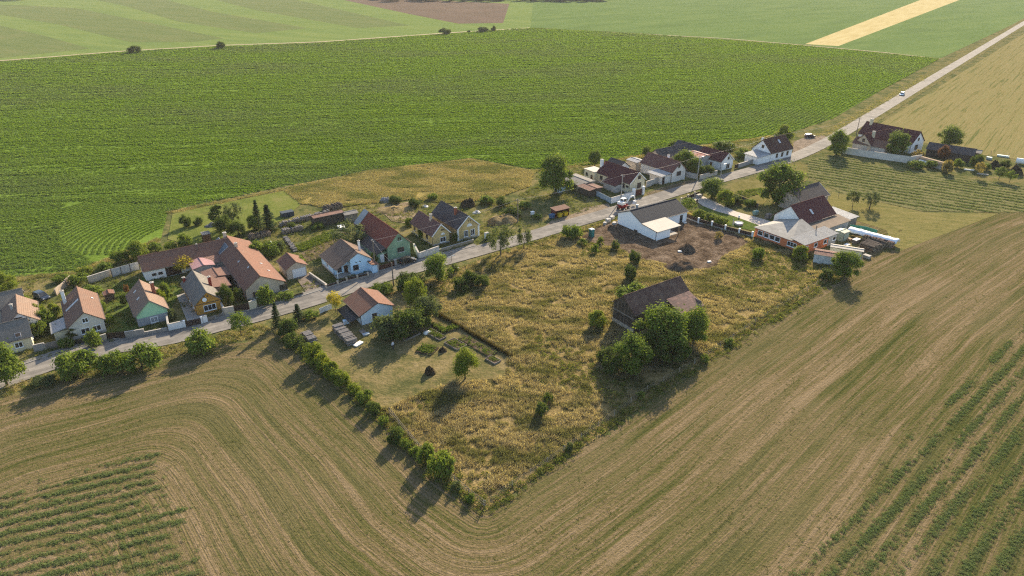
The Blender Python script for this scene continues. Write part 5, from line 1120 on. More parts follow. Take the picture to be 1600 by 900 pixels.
for a in [
 # street side hedge, left
 ('tree','mid',12,603,64,531,'large leafy tree at the left edge in front of the street'),
 ('tree','light',4,458,52,426,'yellow green round tree at the left edge beside the crop field'),
 ('bush','mid',125,588,58,540,'large roadside bush opposite the cream gable house'),
 ('bush','mid',180,580,48,546,'lower middle bush of the roadside hedge opposite the mint house'),
 ('bush','mid',223,576,56,533,'broad bush at the right end of the hedge opposite the mint house'),
 ('bush','grey',72,600,40,585,'low scruffy bush at the field edge beside the left tree'),
 ('bush','mid',317,549,54,513,'round roadside bush opposite the ochre house'),
 ('sapling','mid',378,524,34,487,'small round tree on the verge opposite the long farmhouse'),
 ('spruce','needle',434,511,26,471,'small spruce on the verge at the garden corner'),
 ('spruce','needle',467,502,24,474,'small dark conifer beside the pale garden gate'),
 ('bush','dark',450,524,30,494,'dark bush beside the verge spruce'),
 ('bush','dark',460,541,36,519,'dark green bush at the head of the bright garden hedge'),
 ('small','mid',487,499,26,483,'small bush left of the pale garden gate'),
 ('sapling','gold',525,488,24,452,'young yellow leaved tree in front of the pale blue shed'),
 ('bush','light',493,567,38,533,'first and tallest bright bush of the garden hedge'),
 ('bush','light',505,578,28,549,'second bright bush of the garden hedge'),
 ('bush','light',518,589,28,561,'third bright bush of the garden hedge'),
 ('bush','light',536,602,30,577,'fourth bright bush of the garden hedge'),
 ('small','light',554,614,24,597,'last and smallest bright bush of the garden hedge'),
 # thicket round the garden shed
 ('bush','grey',609,527,56,486,'grey green bush right of the pale blue shed'),
 ('bush','dark',634,526,52,478,'dark dense bush in the thicket above the raised bed'),
 ('bush','dark',660,512,40,470,'dark bush at the garden end of the thicket by the white tub'),
 ('tree','grey',667,500,44,459,'grey green tree at the right of the thicket'),
 ('tree','light',650,482,46,431,'yellow green tree in the thicket by the street'),
 ('bush','mid',600,459,32,437,'low bush by the street behind the pale blue shed'),
 ('bush','dark',640,455,54,421,'dark bush beside the street opposite the dark green house'),
 ('tree','mid',685,439,48,394,'round leafy tree beside the street opposite the yellow houses'),
 ('small','dark',711,426,14,408,'small upright shrub right of the round street tree'),
 ('bush','dark',722,453,30,431,'left dark bush of the trio in the dry grass'),
 ('bush','dark',734,444,26,419,'middle and tallest dark bush of the trio in the dry grass'),
 ('bush','dark',753,449,24,426,'right dark bush of the trio in the dry grass'),
 ('airy','grey',783,400,42,346,'pale feathery willow tree on the verge opposite the larger yellow house'),
 ('airy','grey',819,390,32,347,'slender feathery willow beside its larger twin on the verge'),
 # plot
 ('tree','light',727,592,48,540,'bright yellow green tree at the end of the vegetable garden'),
 ('bush','mid',988,474,50,440,'bush behind the ridge of the old timber barn'),
 ('bush','light',932,511,30,482,'yellow green bush at the boarded gable of the old barn'),
 ('tree','mid',1032,550,88,475,'large dense tree in front of the old timber barn'),
 ('tree','mid',1082,538,48,478,'tree beside the porch of the old timber barn'),
 ('tree','mid',986,582,70,520,'bright tree left of the large barn tree'),
 ('bush','dark',948,568,34,540,'dark low bush left of the bright barn tree'),
 ('bush','mid',1063,557,36,528,'low bush right under the large barn tree'),
 ('small','dark',857,632,18,611,'upper dark shrub of the pair in the dry grass'),
 ('small','dark',847,649,24,625,'lower dark shrub of the pair in the dry grass'),
 ('bush','mid',665,724,28,687,'smaller bush of the pair at the lower plot fence'),
 ('bush','mid',690,745,38,699,'larger bush of the pair at the lower plot fence'),
 ('bush','dark',619,692,30,666,'dark bush at the left plot fence above the pair'),
 ('bush','mid',895,372,32,345,'round bush by the street near the green toilet cabin'),
 ('small','mid',909,384,15,371,'low shrub left of the green toilet cabin'),
 ('small','light',938,383,15,368,'small shrub right of the green toilet cabin'),
 ('small','mid',930,396,16,377,'shrub below the green toilet cabin in dry grass'),
 ('small','dark',962,390,16,372,'dark shrub at the white house gable corner'),
 ('bush','dark',990,413,22,387,'upper dark bush of the pair between barn and white house'),
 ('bush','dark',984,438,22,409,'lower dark bush of the pair between barn and white house'),
 ('bush','mid',1183,404,22,382,'bush in front of the orange red wall'),
 ('bush','light',1249,406,24,380,'yellow green bush at the corner of the orange house'),
 ('tree','mid',1319,434,52,391,'round tree at the field edge by the weathered metal shed'),
 ('bush','dark',1290,437,26,418,'dark low bush left of the round field edge tree'),
 ('small','drybush',1122,374,16,360,'straw coloured bush at the dark panel fence'),
 # gardens by the white house
 ('sapling','mid',1072,333,28,308,'fruit tree at the right end of the new white house'),
 ('bush','light',1093,343,26,326,'first fruit bush behind the dark panel fence'),
 ('bush','light',1109,347,24,331,'second fruit bush behind the dark panel fence'),
 ('bush','light',1125,352,26,336,'third and brightest fruit bush behind the dark panel fence'),
 ('tree','mid',1112,309,46,276,'leafy tree by the street in front of the white maroon house'),
 ('bush','light',1133,321,29,294,'round yellow green bush beside the paved garden path'),
 ('tree','mid',1214,318,82,250,'huge walnut tree in front of the stone barn'),
 # upper cluster
 ('tree','mid',868,303,74,236,'huge round tree standing alone before the crop field'),
 ('tree','mid',929,259,26,232,'round tree at the crop edge left of the cream house'),
 ('tree','mid',1069,268,46,232,'garden tree between the white brown and the grey houses'),
 ('tree','mid',1085,272,30,245,'shorter garden tree beside the street pole'),
 ('bush','dark',1104,274,26,255,'dark garden bush behind the pale street wall'),
 ('bush','mid',1131,233,34,218,'wide bush at the crop edge behind the small white house'),
 ('tree','light',1222,228,38,194,'yellow green tree behind the white house by the lay-by'),
 ('tree','mid',1306,242,40,200,'tree at the road end of the long pale wall'),
 # far right farm
 ('tree','mid',1398,245,44,203,'round tree behind the long pale wall'),
 ('tree','mid',1481,230,50,195,'broad dark tree at the edge of the straw field'),
 ('bush','drybush',1433,249,20,230,'pale flowering shrub by the far right farmhouse'),
 ('bush','mid',1430,263,24,248,'bush at the end of the long pale wall'),
 ('tree','rust',1472,249,18,226,'rusty red leaved tree before the black boarded shed'),
 ('bush','drybush',1478,270,20,247,'dry feathery bush at the end of the covered wood pile'),
 ('tree','dark',1523,264,20,238,'round dark tree among the far right junk yard'),
 ('sapling','drybush',1527,277,14,251,'pale thin young tree by the alfalfa field edge'),
 ('sapling','mid',1560,281,20,261,'young fruit tree beside the alfalfa field edge'),
 ('sapling','mid',1577,285,16,265,'rightmost young fruit tree beside the alfalfa field'),
 ('bush','mid',1512,250,22,234,'leafy creeper bush on the low dark shed'),
 ('sapling','grey',1331,324,24,295,'left fruit tree in the dry side meadow'),
 ('airy','grey',1358,326,34,297,'right wider fruit tree in the dry side meadow'),
 # back gardens
 ('column','dark',341,359,25,313,'tall dark tree behind the farmhouse, left of the group'),
 ('airy','grey',366,356,36,313,'airy pale tree in the group behind the farmhouse'),
 ('tree','dark',353,370,34,335,'dark round tree just behind the farmhouse gable'),
 ('tree','dark',374,370,28,344,'low dark tree right of the farmhouse gable'),
 ('tree','mid',397,359,24,334,'small round tree between spruce and airy tree'),
 ('spruce','needle',405,357,24,311,'tall spruce behind the farmhouse'),
 ('spruce','needle',422,361,30,318,'second broader spruce behind the farmhouse'),
 ('bush','dark',292,355,20,333,'lone round bush on the bright back lawn'),
 ('bush','mid',290,386,24,361,'bush behind the tiled barn wing beside the tiny hut'),
 ('tree','light',219,404,44,376,'round light tree behind the left end of the barn wing'),
 ('bush','mid',190,409,28,385,'dark bush left of the round light tree by the crop field'),
 ('bush','mid',243,393,22,376,'bush behind the middle of the barn wing'),
 ('bush','mid',400,402,38,375,'leafy vegetable thicket right of the long farmhouse'),
 ('bush','mid',424,398,34,374,'leafy thicket beside the tiny white greenhouse'),
 ('bush','grey',438,392,24,371,'grey green thicket behind the beige garage'),
 ('sapling','gold',289,426,32,399,'golden yellow tree in the tiled farm courtyard'),
 ('column','dark',346,482,13,447,'narrow columnar conifer beside the ochre gable'),
 ('tree','dark',358,480,22,441,'dark tree behind the brown courtyard gate'),
 ('bush','mid',418,477,28,440,'round bush in front of the long farmhouse gable'),
 ('small','mid',444,467,30,454,'low flower bush under the right farmhouse window'),
 ('bush','grey',271,499,15,481,'grey shrub behind the white street wall'),
 ('bush','light',253,480,20,447,'light bush between the mint and ochre houses'),
 ('column','dark',114,530,20,505,'dark conifer at the cream gable front'),
 ('bush','mid',149,542,26,511,'bush at the right corner of the cream gable'),
 ('bush','mid',106,542,26,526,'bush by the street in front of the tin roofed annex'),
 ('bush','light',60,501,28,470,'upper left bush in the garden of the left edge'),
 ('bush','mid',74,512,32,480,'middle bush in the garden beside the tin roofed annex'),
 ('bush','light',86,496,22,471,'right bush in the garden beside the tin roofed annex'),
 ('bush','mid',62,524,28,497,'lower bush in the garden behind the street fence at left'),
 ('bush','mid',146,464,34,443,'spreading bush behind the cream gable house'),
 ('bush','mid',160,490,18,466,'bush on the lawn beside the cream gable house'),
 ('bush','mid',124,443,28,424,'bush at the ruined wall behind the cream house'),
 ('small','rust',199,458,9,442,'small reddish shrub left of the mint house'),
 ('airy','grey',546,389,64,341,'big loose willow behind the light blue house'),
 ('small','dark',764,377,11,363,'small dark shrub by the gate pillar of the larger yellow house'),
 ('small','dark',711,380,12,361,'dark climber between the two yellow houses'),
 ('bush','mid',585,412,16,392,'bush by the lamp pole between blue and green houses'),
 ('bush','dark',618,316,26,304,'dark low bush at the meadow edge behind the green house'),
 ('small','dark',800,338,30,318,'dark low shrubs at the heap behind the larger yellow house'),
 ('small','mid',700,590,18,560,'leafy potato bush patch beside the garden tree') ,
 # more of the hedge down the left side of the plot
 ('bush','mid',570,628,24,606,'low bush below the last bright bush of the garden hedge'),
 ('bush','dark',584,646,24,624,'dark low bush on the left plot edge by the fence start'),
 ('small','mid',600,664,20,648,'small shrub on the left plot edge at the first fence post'),
 ('small','mid',634,700,20,682,'small shrub below the dark fence bush'),
 ('small','mid',648,712,18,696,'small shrub just above the pair at the lower plot fence'),
 ('small','grey',712,766,18,750,'grey shrub right below the pair at the lower plot fence'),
 ('small','mid',736,784,18,768,'small shrub near the lowest plot corner'),
 ('small','dark',478,551,20,533,'dark shrub left under the first bright hedge bush'),
 ('bush','mid',527,596,22,572,'green bush filling the hedge between third and fourth'),
 ('bush','dark',1005,566,34,535,'dark undergrowth bush between the two front barn trees'),
 ('bush','mid',1050,540,40,500,'leafy bush against the long side of the old barn'),
 ('small','mid',1100,566,18,552,'small shrub on the right plot edge below the barn'),
 ('small','mid',1140,538,16,526,'small shrub midway on the right plot edge'),
 ('small','mid',1000,622,16,610,'small shrub on the right plot edge below the large tree'),
 ('small','grey',890,702,16,688,'grey shrub on the lower right plot edge'),
 # scrub in the back yards
 ('bush','dark',648,322,20,308,'dark scrub behind the smaller yellow house'),
 ('bush','mid',676,312,18,300,'low scrub at the meadow behind the yellow houses'),
 ('bush','mid',760,318,24,304,'scrub right of the debris heap by the meadow'),
 ('bush','dark',786,322,26,306,'dark scrub above the long straw heap'),
 ('bush','mid',820,326,22,312,'scrub patch between power pole and huge round tree'),
 ('bush','mid',640,352,18,338,'bush between green and smaller yellow houses'),
 ('small','mid',840,342,16,332,'low shrub beside the white meter box'),
 ('bush','dark',310,352,14,338,'dark bush beside the grey scrap heap'),
 ('bush','mid',268,392,22,374,'bush right behind the barn wing near the lawn corner'),
 ('bush','mid',165,424,30,408,'wild bush by the crop field above the beige yard wall'),
 ('bush','light',134,430,26,416,'light wild bush at the crop field edge'),
 ('bush','mid',96,440,24,428,'wild bush at the crop edge above the parked blue car'),
 ('bush','dark',456,360,18,346,'dark bush between the two wood stacks'),
 ('bush','mid',496,358,20,346,'green bush in front of the long board shed'),
 ('bush','mid',898,296,24,280,'bush at the grey shed beside the huge round tree'),
 ('bush','dark',1150,318,26,302,'dark bush at the reed screen beside the path'),
 ('bush','mid',1172,322,22,308,'green bush behind the reed screen under the walnut'),
 ('bush','mid',1300,360,16,346,'bush behind the tin lean-to of the orange house'),
 ('bush','dark',1012,562,56,505,'dark dense bush between the large barn tree and the barn gable'),
 ('bush','dark',1046,564,50,520,'dark undergrowth in front of the large barn tree'),
 ('bush','dark',960,582,40,552,'low dark bush left of the foremost barn tree'),
 ('bush','mid',40,478,22,458,'garden bush beside the small white gable house at left'),
 ('bush','mid',92,520,22,500,'garden bush left of the tin roofed annex'),
 ('bush','mid',172,506,16,488,'small lawn bush right of the cream gable house'),
 ('bush','dark',196,476,16,456,'dark bush beside the left eave of the mint house'),
 ('tree','mid',262,470,20,440,'small tree between the mint roof and the barn wing'),
 ('bush','mid',300,448,18,430,'bush behind the slate roof of the ochre house'),
 ('bush','dark',374,470,18,446,'dark bush in the courtyard beside the long farmhouse'),
 ('bush','mid',470,420,20,398,'bush behind the beige garage roof'),
 ('bush','mid',588,382,20,362,'bush against the side of the dark red roofed house'),
 ('bush','mid',660,372,16,352,'bush beside the left wall of the smaller yellow house'),
 ('tree','mid',1010,246,20,226,'tree at the crop edge behind the cream maroon house'),
 ('tree','mid',1052,238,22,218,'tree behind the dark roofed barn at the crop edge'),
 ('bush','mid',1160,246,24,230,'bush in the grass between small white and lay-by houses'),
 ('bush','dark',1420,228,18,212,'dark bush behind the far right farmhouse'),
 ('bush','mid',1455,262,18,248,'bush leaning on the brown covered pile'),
 ('bush','mid',1496,262,20,246,'bush in front of the low dark shed at far right'),
 ('bush','mid',1540,266,18,252,'bush among the far right tubs and beams'),
 ('bush','dark',1570,262,18,248,'dark bush beside the far right brush heap'),
 # far field trees
 ('bush','dark',210,83,22,69,'far bush on the farm track, leftmost of all'),
 ('bush','dark',345,76,16,63,'far bush on the farm track, second from left'),
 ('bush','dark',696,54,19,42,'far bush on the farm track left of the far pair'),
 ('bush','dark',755,50,21,40,'larger far bush of the pair on the farm track'),
 ('bush','dark',771,49,9,39,'narrow far bush of the pair on the farm track'),
 ('small','dark',732,51,7,46,'tiny far bush on the farm track between larger ones'),
]:
    if 'potato' in a[6]: continue
    plant(*a)
# far wood at the top edge: one mass
rr = np.random.default_rng(77); pts = []
for x0, x1, y0 in ((590, 945, 3), (-60, 45, 1), (1000, 1120, -5)):
    for k in range(int((x1-x0) * 0.9)):
        p = P(rr.uniform(x0, x1), y0 - rr.uniform(0, 12)); pts.append((p.x, p.y, 0.0))
WOODM = crown('tree', 991, 'dark', 14.0, 12.0, 1.0, 1400, 1.5)
scatter('far_wood', np.array(pts), rr.uniform(0.8, 1.3, len(pts)), [WOODM], 'dark wood on the far edge of the fields', 'wood', 22)
# ------------------------------------------------------------------ walls, fences, gates
def runs(px): return [P(x, y) for x, y in px]
def garden_wall(px, h, t, m, label, name='garden_wall', cat='wall', cap=True, uneven=0.0, seg=None, group=None):
    """solid wall in bays with a coping, each bay a part"""
    pts = runs(px); root = empty(name, pts[0], 0, label, cat, group); o = pts[0]; rr = random.Random(len(label))
    for i in range(len(pts) - 1):
        a, b = pts[i] - o, pts[i+1] - o; L = (b - a).length; d = (b - a).normalized(); an = math.atan2(d.y, d.x); n = max(1, round(L / (seg or 4.0)))
        for k in range(n):
            c = a + d * (L * (k + 0.5) / n); hh = h * (1 + rr.uniform(-uneven, uneven))
            w = MB(); w.box((0, 0, hh / 2 - 0.15), (L / n - 0.012, t, hh + 0.3)); w.build('wall_bay', m, root, c, an)
            if cap:
                w = MB(); w.box((0, 0, hh + 0.04), (L / n - 0.004, t + 0.10, 0.075)); w.build('coping', W_CONC, root, c, an)
    return root
def panel_fence(px, h, label, panel_m, post_m, bay=2.0, t=0.06, post=0.14, plinth=0.0, plinth_m=None, slats=0, name='panel_fence', cat='fence', gap=0.0, pillar=0.0):
    pts = runs(px); root = empty(name, pts[0], 0, label, cat); o = pts[0]
    for i in range(len(pts) - 1):
        a, b = pts[i] - o, pts[i+1] - o; L = (b - a).length; d = (b - a).normalized(); an = math.atan2(d.y, d.x); n = max(1, round(L / bay))
        for k in range(n + 1):
            if k == n and i < len(pts) - 2: continue
            c = a + d * (L * k / n); w = MB(); pw = post
            w.box((0, 0, (h + pillar) / 2), (pw, pw, h + pillar)); w.box((0, 0, h + pillar + 0.02), (pw + 0.06, pw + 0.06, 0.05)); w.build('post', post_m, root, c, an)
        for k in range(n):
            c = a + d * (L * (k + 0.5) / n); wl = L / n - post
            if plinth: w = MB(); w.box((0, 0, plinth / 2), (wl, t + 0.10, plinth)); w.build('plinth', plinth_m or W_CONC, root, c, an)
            if slats:
                for s_ in range(slats):
                    zz = plinth + gap + (h - plinth - gap) * (s_ + 0.5) / slats; w = MB(); w.box((0, 0, zz), (wl, t, (h - plinth - gap) / slats * 0.86)); w.build('slat', panel_m, root, c, an)
            else:
                w = MB(); w.box((0, 0, (h + plinth + gap) / 2 - 0.02), (wl, t, h - plinth - gap)); w.build('panel', panel_m, root, c, an)
    return root
def gate(a_px, b_px, h, m, label, leaves=2, name='gate', post_m=None, post=0.4, ph=None):
    a, b = P(*a_px), P(*b_px); L = (b - a).length; d = (b - a).normalized(); an = math.atan2(d.y, d.x); root = empty(name, (a + b) / 2, an, label, 'gate')
    for k in range(leaves):
        x0 = -L / 2 + L * k / leaves; n = max(4, int(L / leaves / 0.28)); w_ = L / leaves / n
        f = MB(); f.box((x0 + L / leaves / 2, 0, 0.2), (L / leaves - 0.06, 0.06, 0.1)); f.box((x0 + L / leaves / 2, 0, h - 0.12), (L / leaves - 0.06, 0.06, 0.1)); fo = f.build('gate_frame', m, root)
        for q in range(n):
            w = MB(); w.box((x0 + w_ * (q + 0.5), 0.045, h / 2 + 0.05), (w_ * 0.92, 0.03, h - 0.1)); w.build('board', m, fo)
    if post_m:
        for s_ in (-1, 1):
            w = MB(); w.box((s_ * (L / 2 + post / 2), 0, (ph or h + 0.2) / 2), (post, post, ph or h + 0.2)); w.box((s_ * (L / 2 + post / 2), 0, (ph or h + 0.2) + 0.04), (post + 0.1, post + 0.1, 0.08)); w.build('gate_pillar', post_m, root)
    return root
M_PANEL = mat('concrete_panel', (0.48, 0.46, 0.43), 0.9, 0.15, 0.8, 0.3)
M_BLUEGREY = mat('blue_grey_fence', (0.36, 0.41, 0.45), 0.8, 0.15, 0.8)
M_BLOCK = mat('grey_block', (0.33, 0.305, 0.28), 0.95, 0.25, 1.2, 0.5)
M_RUIN = mat('ruined_wall', (0.36, 0.29, 0.22), 0.95, 0.35, 1.5, 0.8)
garden_wall([(88,462),(112,440)], 1.5, 0.3, M_RUIN, 'low ruined brown wall behind the cream gable house', cap=False, uneven=0.15, seg=2)
garden_wall([(139,443),(176,431)], 1.6, 0.25, W_BEIGE, 'beige yard wall left of the concrete panel fence', seg=3)
panel_fence([(176,433),(219,421)], 2.0, 'grey concrete panel fence beside the tiled barn wing', M_PANEL, W_GUT, 2.2)
garden_wall([(54,550),(72,546)], 1.4, 0.2, M_BLOCK, 'grey panel wall by the low house at the left edge', seg=2.5)
panel_fence([(72,547),(96,541)], 1.4, 'brown grey street fence left of the tin roofed annex', mat('brown_grey_fence', (0.24, 0.20, 0.17), 0.9, 0.2, 1.0), W_CONC, 2.0)
panel_fence([(96,541),(158,533)], 0.9, 'low dark fence in front of the cream gable house', W_WOOD, W_WOOD2, 2.2)
garden_wall([(158,534),(168,531)], 1.3, 0.25, W_BEIGE, 'short beige wall piece beside the dark brown street gate', seg=2)
gate((168,531.5), (197,528), 1.4, W_GATE, 'dark brown street gate between cream and mint houses', 2)
garden_wall([(197,529),(227,524)], 1.4, 0.22, M_BLOCK, 'grey block wall in front of the mint house lawn', seg=2.2)
garden_wall([(227,524),(262,517)], 0.7, 0.2, M_BLOCK, 'low grey wall at the foot of the mint gable', seg=2)
garden_wall([(262,497),(265,517),(291,511)], 1.45, 0.25, W_WHITE, 'white street wall between the mint and ochre houses', seg=3)
gate((291,511.5), (315,506), 1.3, W_GATE, 'dark brown gate beside the ochre gable', 2, post_m=W_WHITE, post=0.3, ph=1.5)
garden_wall([(318,505),(325,503)], 1.5, 0.25, W_WHITE, 'short white wall right of the gate of the ochre house', seg=2)
panel_fence([(325,503),(349,494)], 0.8, 'low fence under the ochre gable window', W_WOOD2, W_CONC, 2.0)
garden_wall([(345,480),(352,493),(367,490)], 1.7, 0.25, W_BEIGE, 'beige wall corner beside the brown courtyard gate', seg=2.5)
gate((367,490), (391,484), 1.6, W_GATE, 'wide dark brown courtyard gate of the long farmhouse', 2)
garden_wall([(391,485),(402,481)], 1.9, 0.35, W_CREAM, 'cream gate wall at the corner of the long farmhouse', seg=3)
panel_fence([(402,482),(474,461)], 0.7, 'low dark fence in front of the long farmhouse gable', W_WOOD, W_BEIGE, 2.4, plinth=0.3)
panel_fence([(510,451),(528,445),(542,440),(575,432)], 0.8, 'low garden fence with beige pillars before the light blue house', W_GATE, W_BEIGE, 2.4, 0.06, 0.35, plinth=0.35, pillar=0.15)
garden_wall([(484,430),(511,449)], 0.7, 0.25, W_BEIGE, 'low beige wall between the driveway and the light blue house', seg=2.5)
gate((592,424), (617,416), 1.3, mat('red_brown_gate', (0.09, 0.04, 0.03), 0.6, 0.25, 2.0), 'red brown gate in front of the faded green house', 2, post_m=W_CONC, post=0.45, ph=1.6)
garden_wall([(647,390),(655,405),(686,394)], 1.6, 0.3, mat('stained_white_wall', (0.62, 0.58, 0.51), 0.95, 0.3, 1.2, 0.4), 'stained white wall in front of the smaller yellow house', seg=2.2)
garden_wall([(686,394),(740,378)], 0.7, 0.25, mat('tan_low_wall', (0.36, 0.29, 0.20), 0.95, 0.25, 1.2, 0.4), 'low tan wall in front of the two yellow houses', seg=3)
garden_wall([(758,373.5),(763,371.8)], 1.6, 0.6, W_WHITE, 'white gate pillar beside the larger yellow house', name='gate_pillar', cat='pillar', seg=4)
# upper cluster
panel_fence([(912,296),(954,318)], 1.7, 'blue grey board fence of the cream maroon house', M_BLUEGREY, mat('blue_grey_post', (0.26, 0.30, 0.33), 0.8, 0.15, 1.0), 1.3, 0.06, 0.1)
garden_wall([(954.5,318),(988,308)], 1.7, 0.25, W_WHITE, 'white street wall in front of the cream maroon house', seg=4)
gate((991,307.5), (1003,304), 1.9, mat('maroon_gate', (0.11, 0.045, 0.035), 0.6, 0.2, 2.0), 'maroon street gate with white pillars', 2, post_m=W_WHITE, post=0.7, ph=2.5)
garden_wall([(1009,293),(1030,286)], 1.9, 0.25, W_GREY, 'grey street wall left of the white roofed annex', seg=4)
garden_wall([(1071,276),(1088,280)], 1.6, 0.25, W_GREY, 'grey side wall below the garden trees', seg=4)
garden_wall([(1093,281),(1120,273)], 1.5, 0.25, mat('pale_stone_wall', (0.52, 0.46, 0.38), 0.95, 0.25, 1.4, 0.5), 'pale stone street wall behind the lamp pole', seg=3)
gate((1147.5,264), (1153,262.5), 1.5, W_GATE, 'dark gate right of the small white gable house', 1)
garden_wall([(1153,262.5),(1183,253)], 1.4, 0.3, M_BLOCK, 'grey block wall by the street beside the tin roofed annex', seg=3)
garden_wall([(1313,239),(1363,247),(1420,255),(1438,252)], 2.3, 0.3, mat('long_pale_wall', (0.58, 0.54, 0.48), 0.95, 0.2, 0.9, 0.3), 'long pale yard wall facing the alfalfa field', seg=5)
# dark panel fence with white pillars
panel_fence([(1065,334),(1071,341),(1091,349),(1112,354.5),(1133,360.5),(1154.5,366),(1175,371)], 1.35, 'dark panel fence with white pillars between site and garden', W_GATE, W_TRIM, 3.6, 0.06, 0.42, plinth=0.45, pillar=0.25)
panel_fence([(1064,317),(1085,308),(1098,303)], 1.3, 'dark board fence along the street by the paved garden path', W_GATE, W_BEIGE, 3.4, 0.06, 0.4, plinth=0.2, pillar=0.3)
# dark hedge-like reed fence
panel_fence([(1135,319),(1160,314),(1184,325)], 1.3, 'dark reed screen fence behind the garden path', W_WOOD, W_WOOD2, 2.0)
# wire fences of the plot
WIRE = mat('rusty_wire', (0.26, 0.23, 0.19), 0.7, 0.2, 2.0); M_CPOST = mat('fence_concrete_post', (0.27, 0.25, 0.22), 0.9, 0.2, 2.0)
def wire_fence(px, h, bay, label, strands=4, post_m=M_CPOST, r=0.045, lean=0.06, rail=False):
    pts = runs(px); root = empty('wire_fence', pts[0], 0, label, 'fence'); o = pts[0]; tops = []
    for i in range(len(pts) - 1):
        a, b = pts[i] - o, pts[i+1] - o; L = (b - a).length; n = max(1, round(L / bay))
        for k in range(n + (1 if i == len(pts) - 2 else 0)):
            c = a.lerp(b, k / n); t_ = Vector((RNG.gauss(0, lean), RNG.gauss(0, lean), h)); w = MB(); w.tube((0, 0, -0.1), t_, r, r * 0.85, 6); w.build('post', post_m, root, c); tops.append((c, t_))
    for s_ in range(strands):
        z = (s_ + 0.7) / strands; w = MB()
        for k in range(len(tops) - 1):
            w.tube(tops[k][0] + tops[k][1] * z, tops[k+1][0] + tops[k+1][1] * z, 0.012 if not rail else 0.035, None, 4, cap=False)
        w.build('wire' if not rail else 'rail', WIRE if not rail else W_WOOD2, root)
    return root
wire_fence([(608,648),(640,685),(690,738),(757,793)], 1.4, 3.2, 'sagging wire fence with pale rails on the lower left plot side', 3, W_WOOD2, 0.06, 0.12, True)
wire_fence([(757,793),(800,762),(880,707),(960,650),(1010,612),(1085,570)], 1.3, 4.0, 'wire fence along the lower right side of the plot', 4)
wire_fence([(1085,570),(1180,505),(1290,437)], 1.2, 4.5, 'wire fence between the dry grass and the mown field by the barn', 3)
wire_fence([(682,490),(720,512),(760,535),(800,558)], 1.1, 2.2, 'dark netted garden fence along the vegetable beds', 5, W_WOOD, 0.05)
# brushwood along that garden fence keeps it dark
pts = [P(682,491).lerp(P(800,559), RNG.random()) for _ in range(520)]
scatter('fence_brush', np.array([(p.x + RNG.gauss(0, .12), p.y + RNG.gauss(0, .12), 0.08) for p in pts]), NR.uniform(0.5, 1.0, 520), [tuft_mesh('brush_tuft', leafmat('dark_brush', (0.05, 0.04, 0.02), (0.09, 0.075, 0.035), (0.14, 0.12, 0.055)), 26, 1.0, 0.3, 0.06, 0.3, 400 + i) for i in range(2)], 'dark dry brush tangled along the vegetable garden fence', 'brush', 23)
wire_fence([(880,318),(905,330),(917,327)], 1.0, 2.0, 'low wooden post fence beside the bin shelter', 2, W_WOOD2, 0.06)
wire_fence([(890,300),(912,312),(930,322)], 1.1, 2.4, 'wooden post fence in front of the blue grey fence', 2, W_WOOD2, 0.06)
wire_fence([(1015,303),(1050,292),(1088,283)], 1.0, 3.0, 'thin roadside fence in front of the grey wall', 2, W_GUT, 0.035)
wire_fence([(1150,283),(1190,271),(1240,252)], 1.0, 5.0, 'thin roadside wire fence before the orchard lawn', 2, W_GUT, 0.035)
wire_fence([(1290,302),(1330,312),(1360,318)], 1.3, 5.0, 'old wire fence by the meadow fruit trees', 2, W_WOOD2, 0.05)
wire_fence([(265,332),(350,314),(440,295),(590,266)], 1.4, 6.0, 'thin wire fence between the crop field and the lawn', 3, W_WOOD2, 0.05)
wire_fence([(1548,242),(1575,246),(1600,249),(1640,256)], 1.5, 6.0, 'post fence at the edge of the straw field far right', 2, W_WOOD2, 0.07)
# ------------------------------------------------------------------ poles and lines
M_POLE = mat('wood_pole', (0.17, 0.145, 0.12), 0.9, 0.25, 2.0); M_CPOLE = mat('concrete_pole', (0.34, 0.32, 0.29), 0.9, 0.2, 1.0)
def pole(px, py, ytop, label, m=M_POLE, lamp=False, cross=True, name='power_pole'):
    b0 = P(px, py); h = top_height(px, py, ytop); root = empty(name, b0, VB, label, 'pole')
    w = MB(); w.tube((0, 0, -0.2), (0, 0, h), 0.17, 0.11, 10); w.build('shaft', m, root)
    if cross:
        w = MB(); w.box((0, 0, h - 0.35), (0.10, 1.5, 0.12)); w.build('cross_arm', m, root)
        for y in (-0.65, 0, 0.65):
            w = MB(); w.lathe([(0.05, 0), (0.06, 0.08), (0.03, 0.16)], (0, y, h - 0.29 if y else h), n=8); w.build('insulator', W_TRIM, root)
    if lamp:
        w = MB(); w.path([(0, 0, h * 0.86), (0.5, 0, h * 0.92), (1.3, 0, h * 0.93)], 0.035); w.build('lamp_arm', W_METAL, root)
        w = MB(); w.box((1.55, 0, h * 0.925), (0.6, 0.24, 0.14)); w.build('lamp_head', W_METAL, root)
    return b0, h
pl = [pole(586.7,423,375,'wooden street pole between the light blue and green houses'),
      pole(615,447,410,'wooden pole on the verge behind the pale blue shed', cross=False),
      pole(809,347,311,'wooden power pole beside the dry heap'),
      pole(970,314,273,'concrete pole in front of the white street wall', M_CPOLE),
      pole(1089,282,243,'concrete lamp pole by the pale stone wall', M_CPOLE, True),
      pole(1125,282,255,'slim lamp pole by the street before the small white house', M_CPOLE, True, False, 'street_lamp'),
      pole(1204,248,211,'wooden power pole before the house by the lay-by'),
      pole(1338,210,184,'wooden power pole beside the country road')]
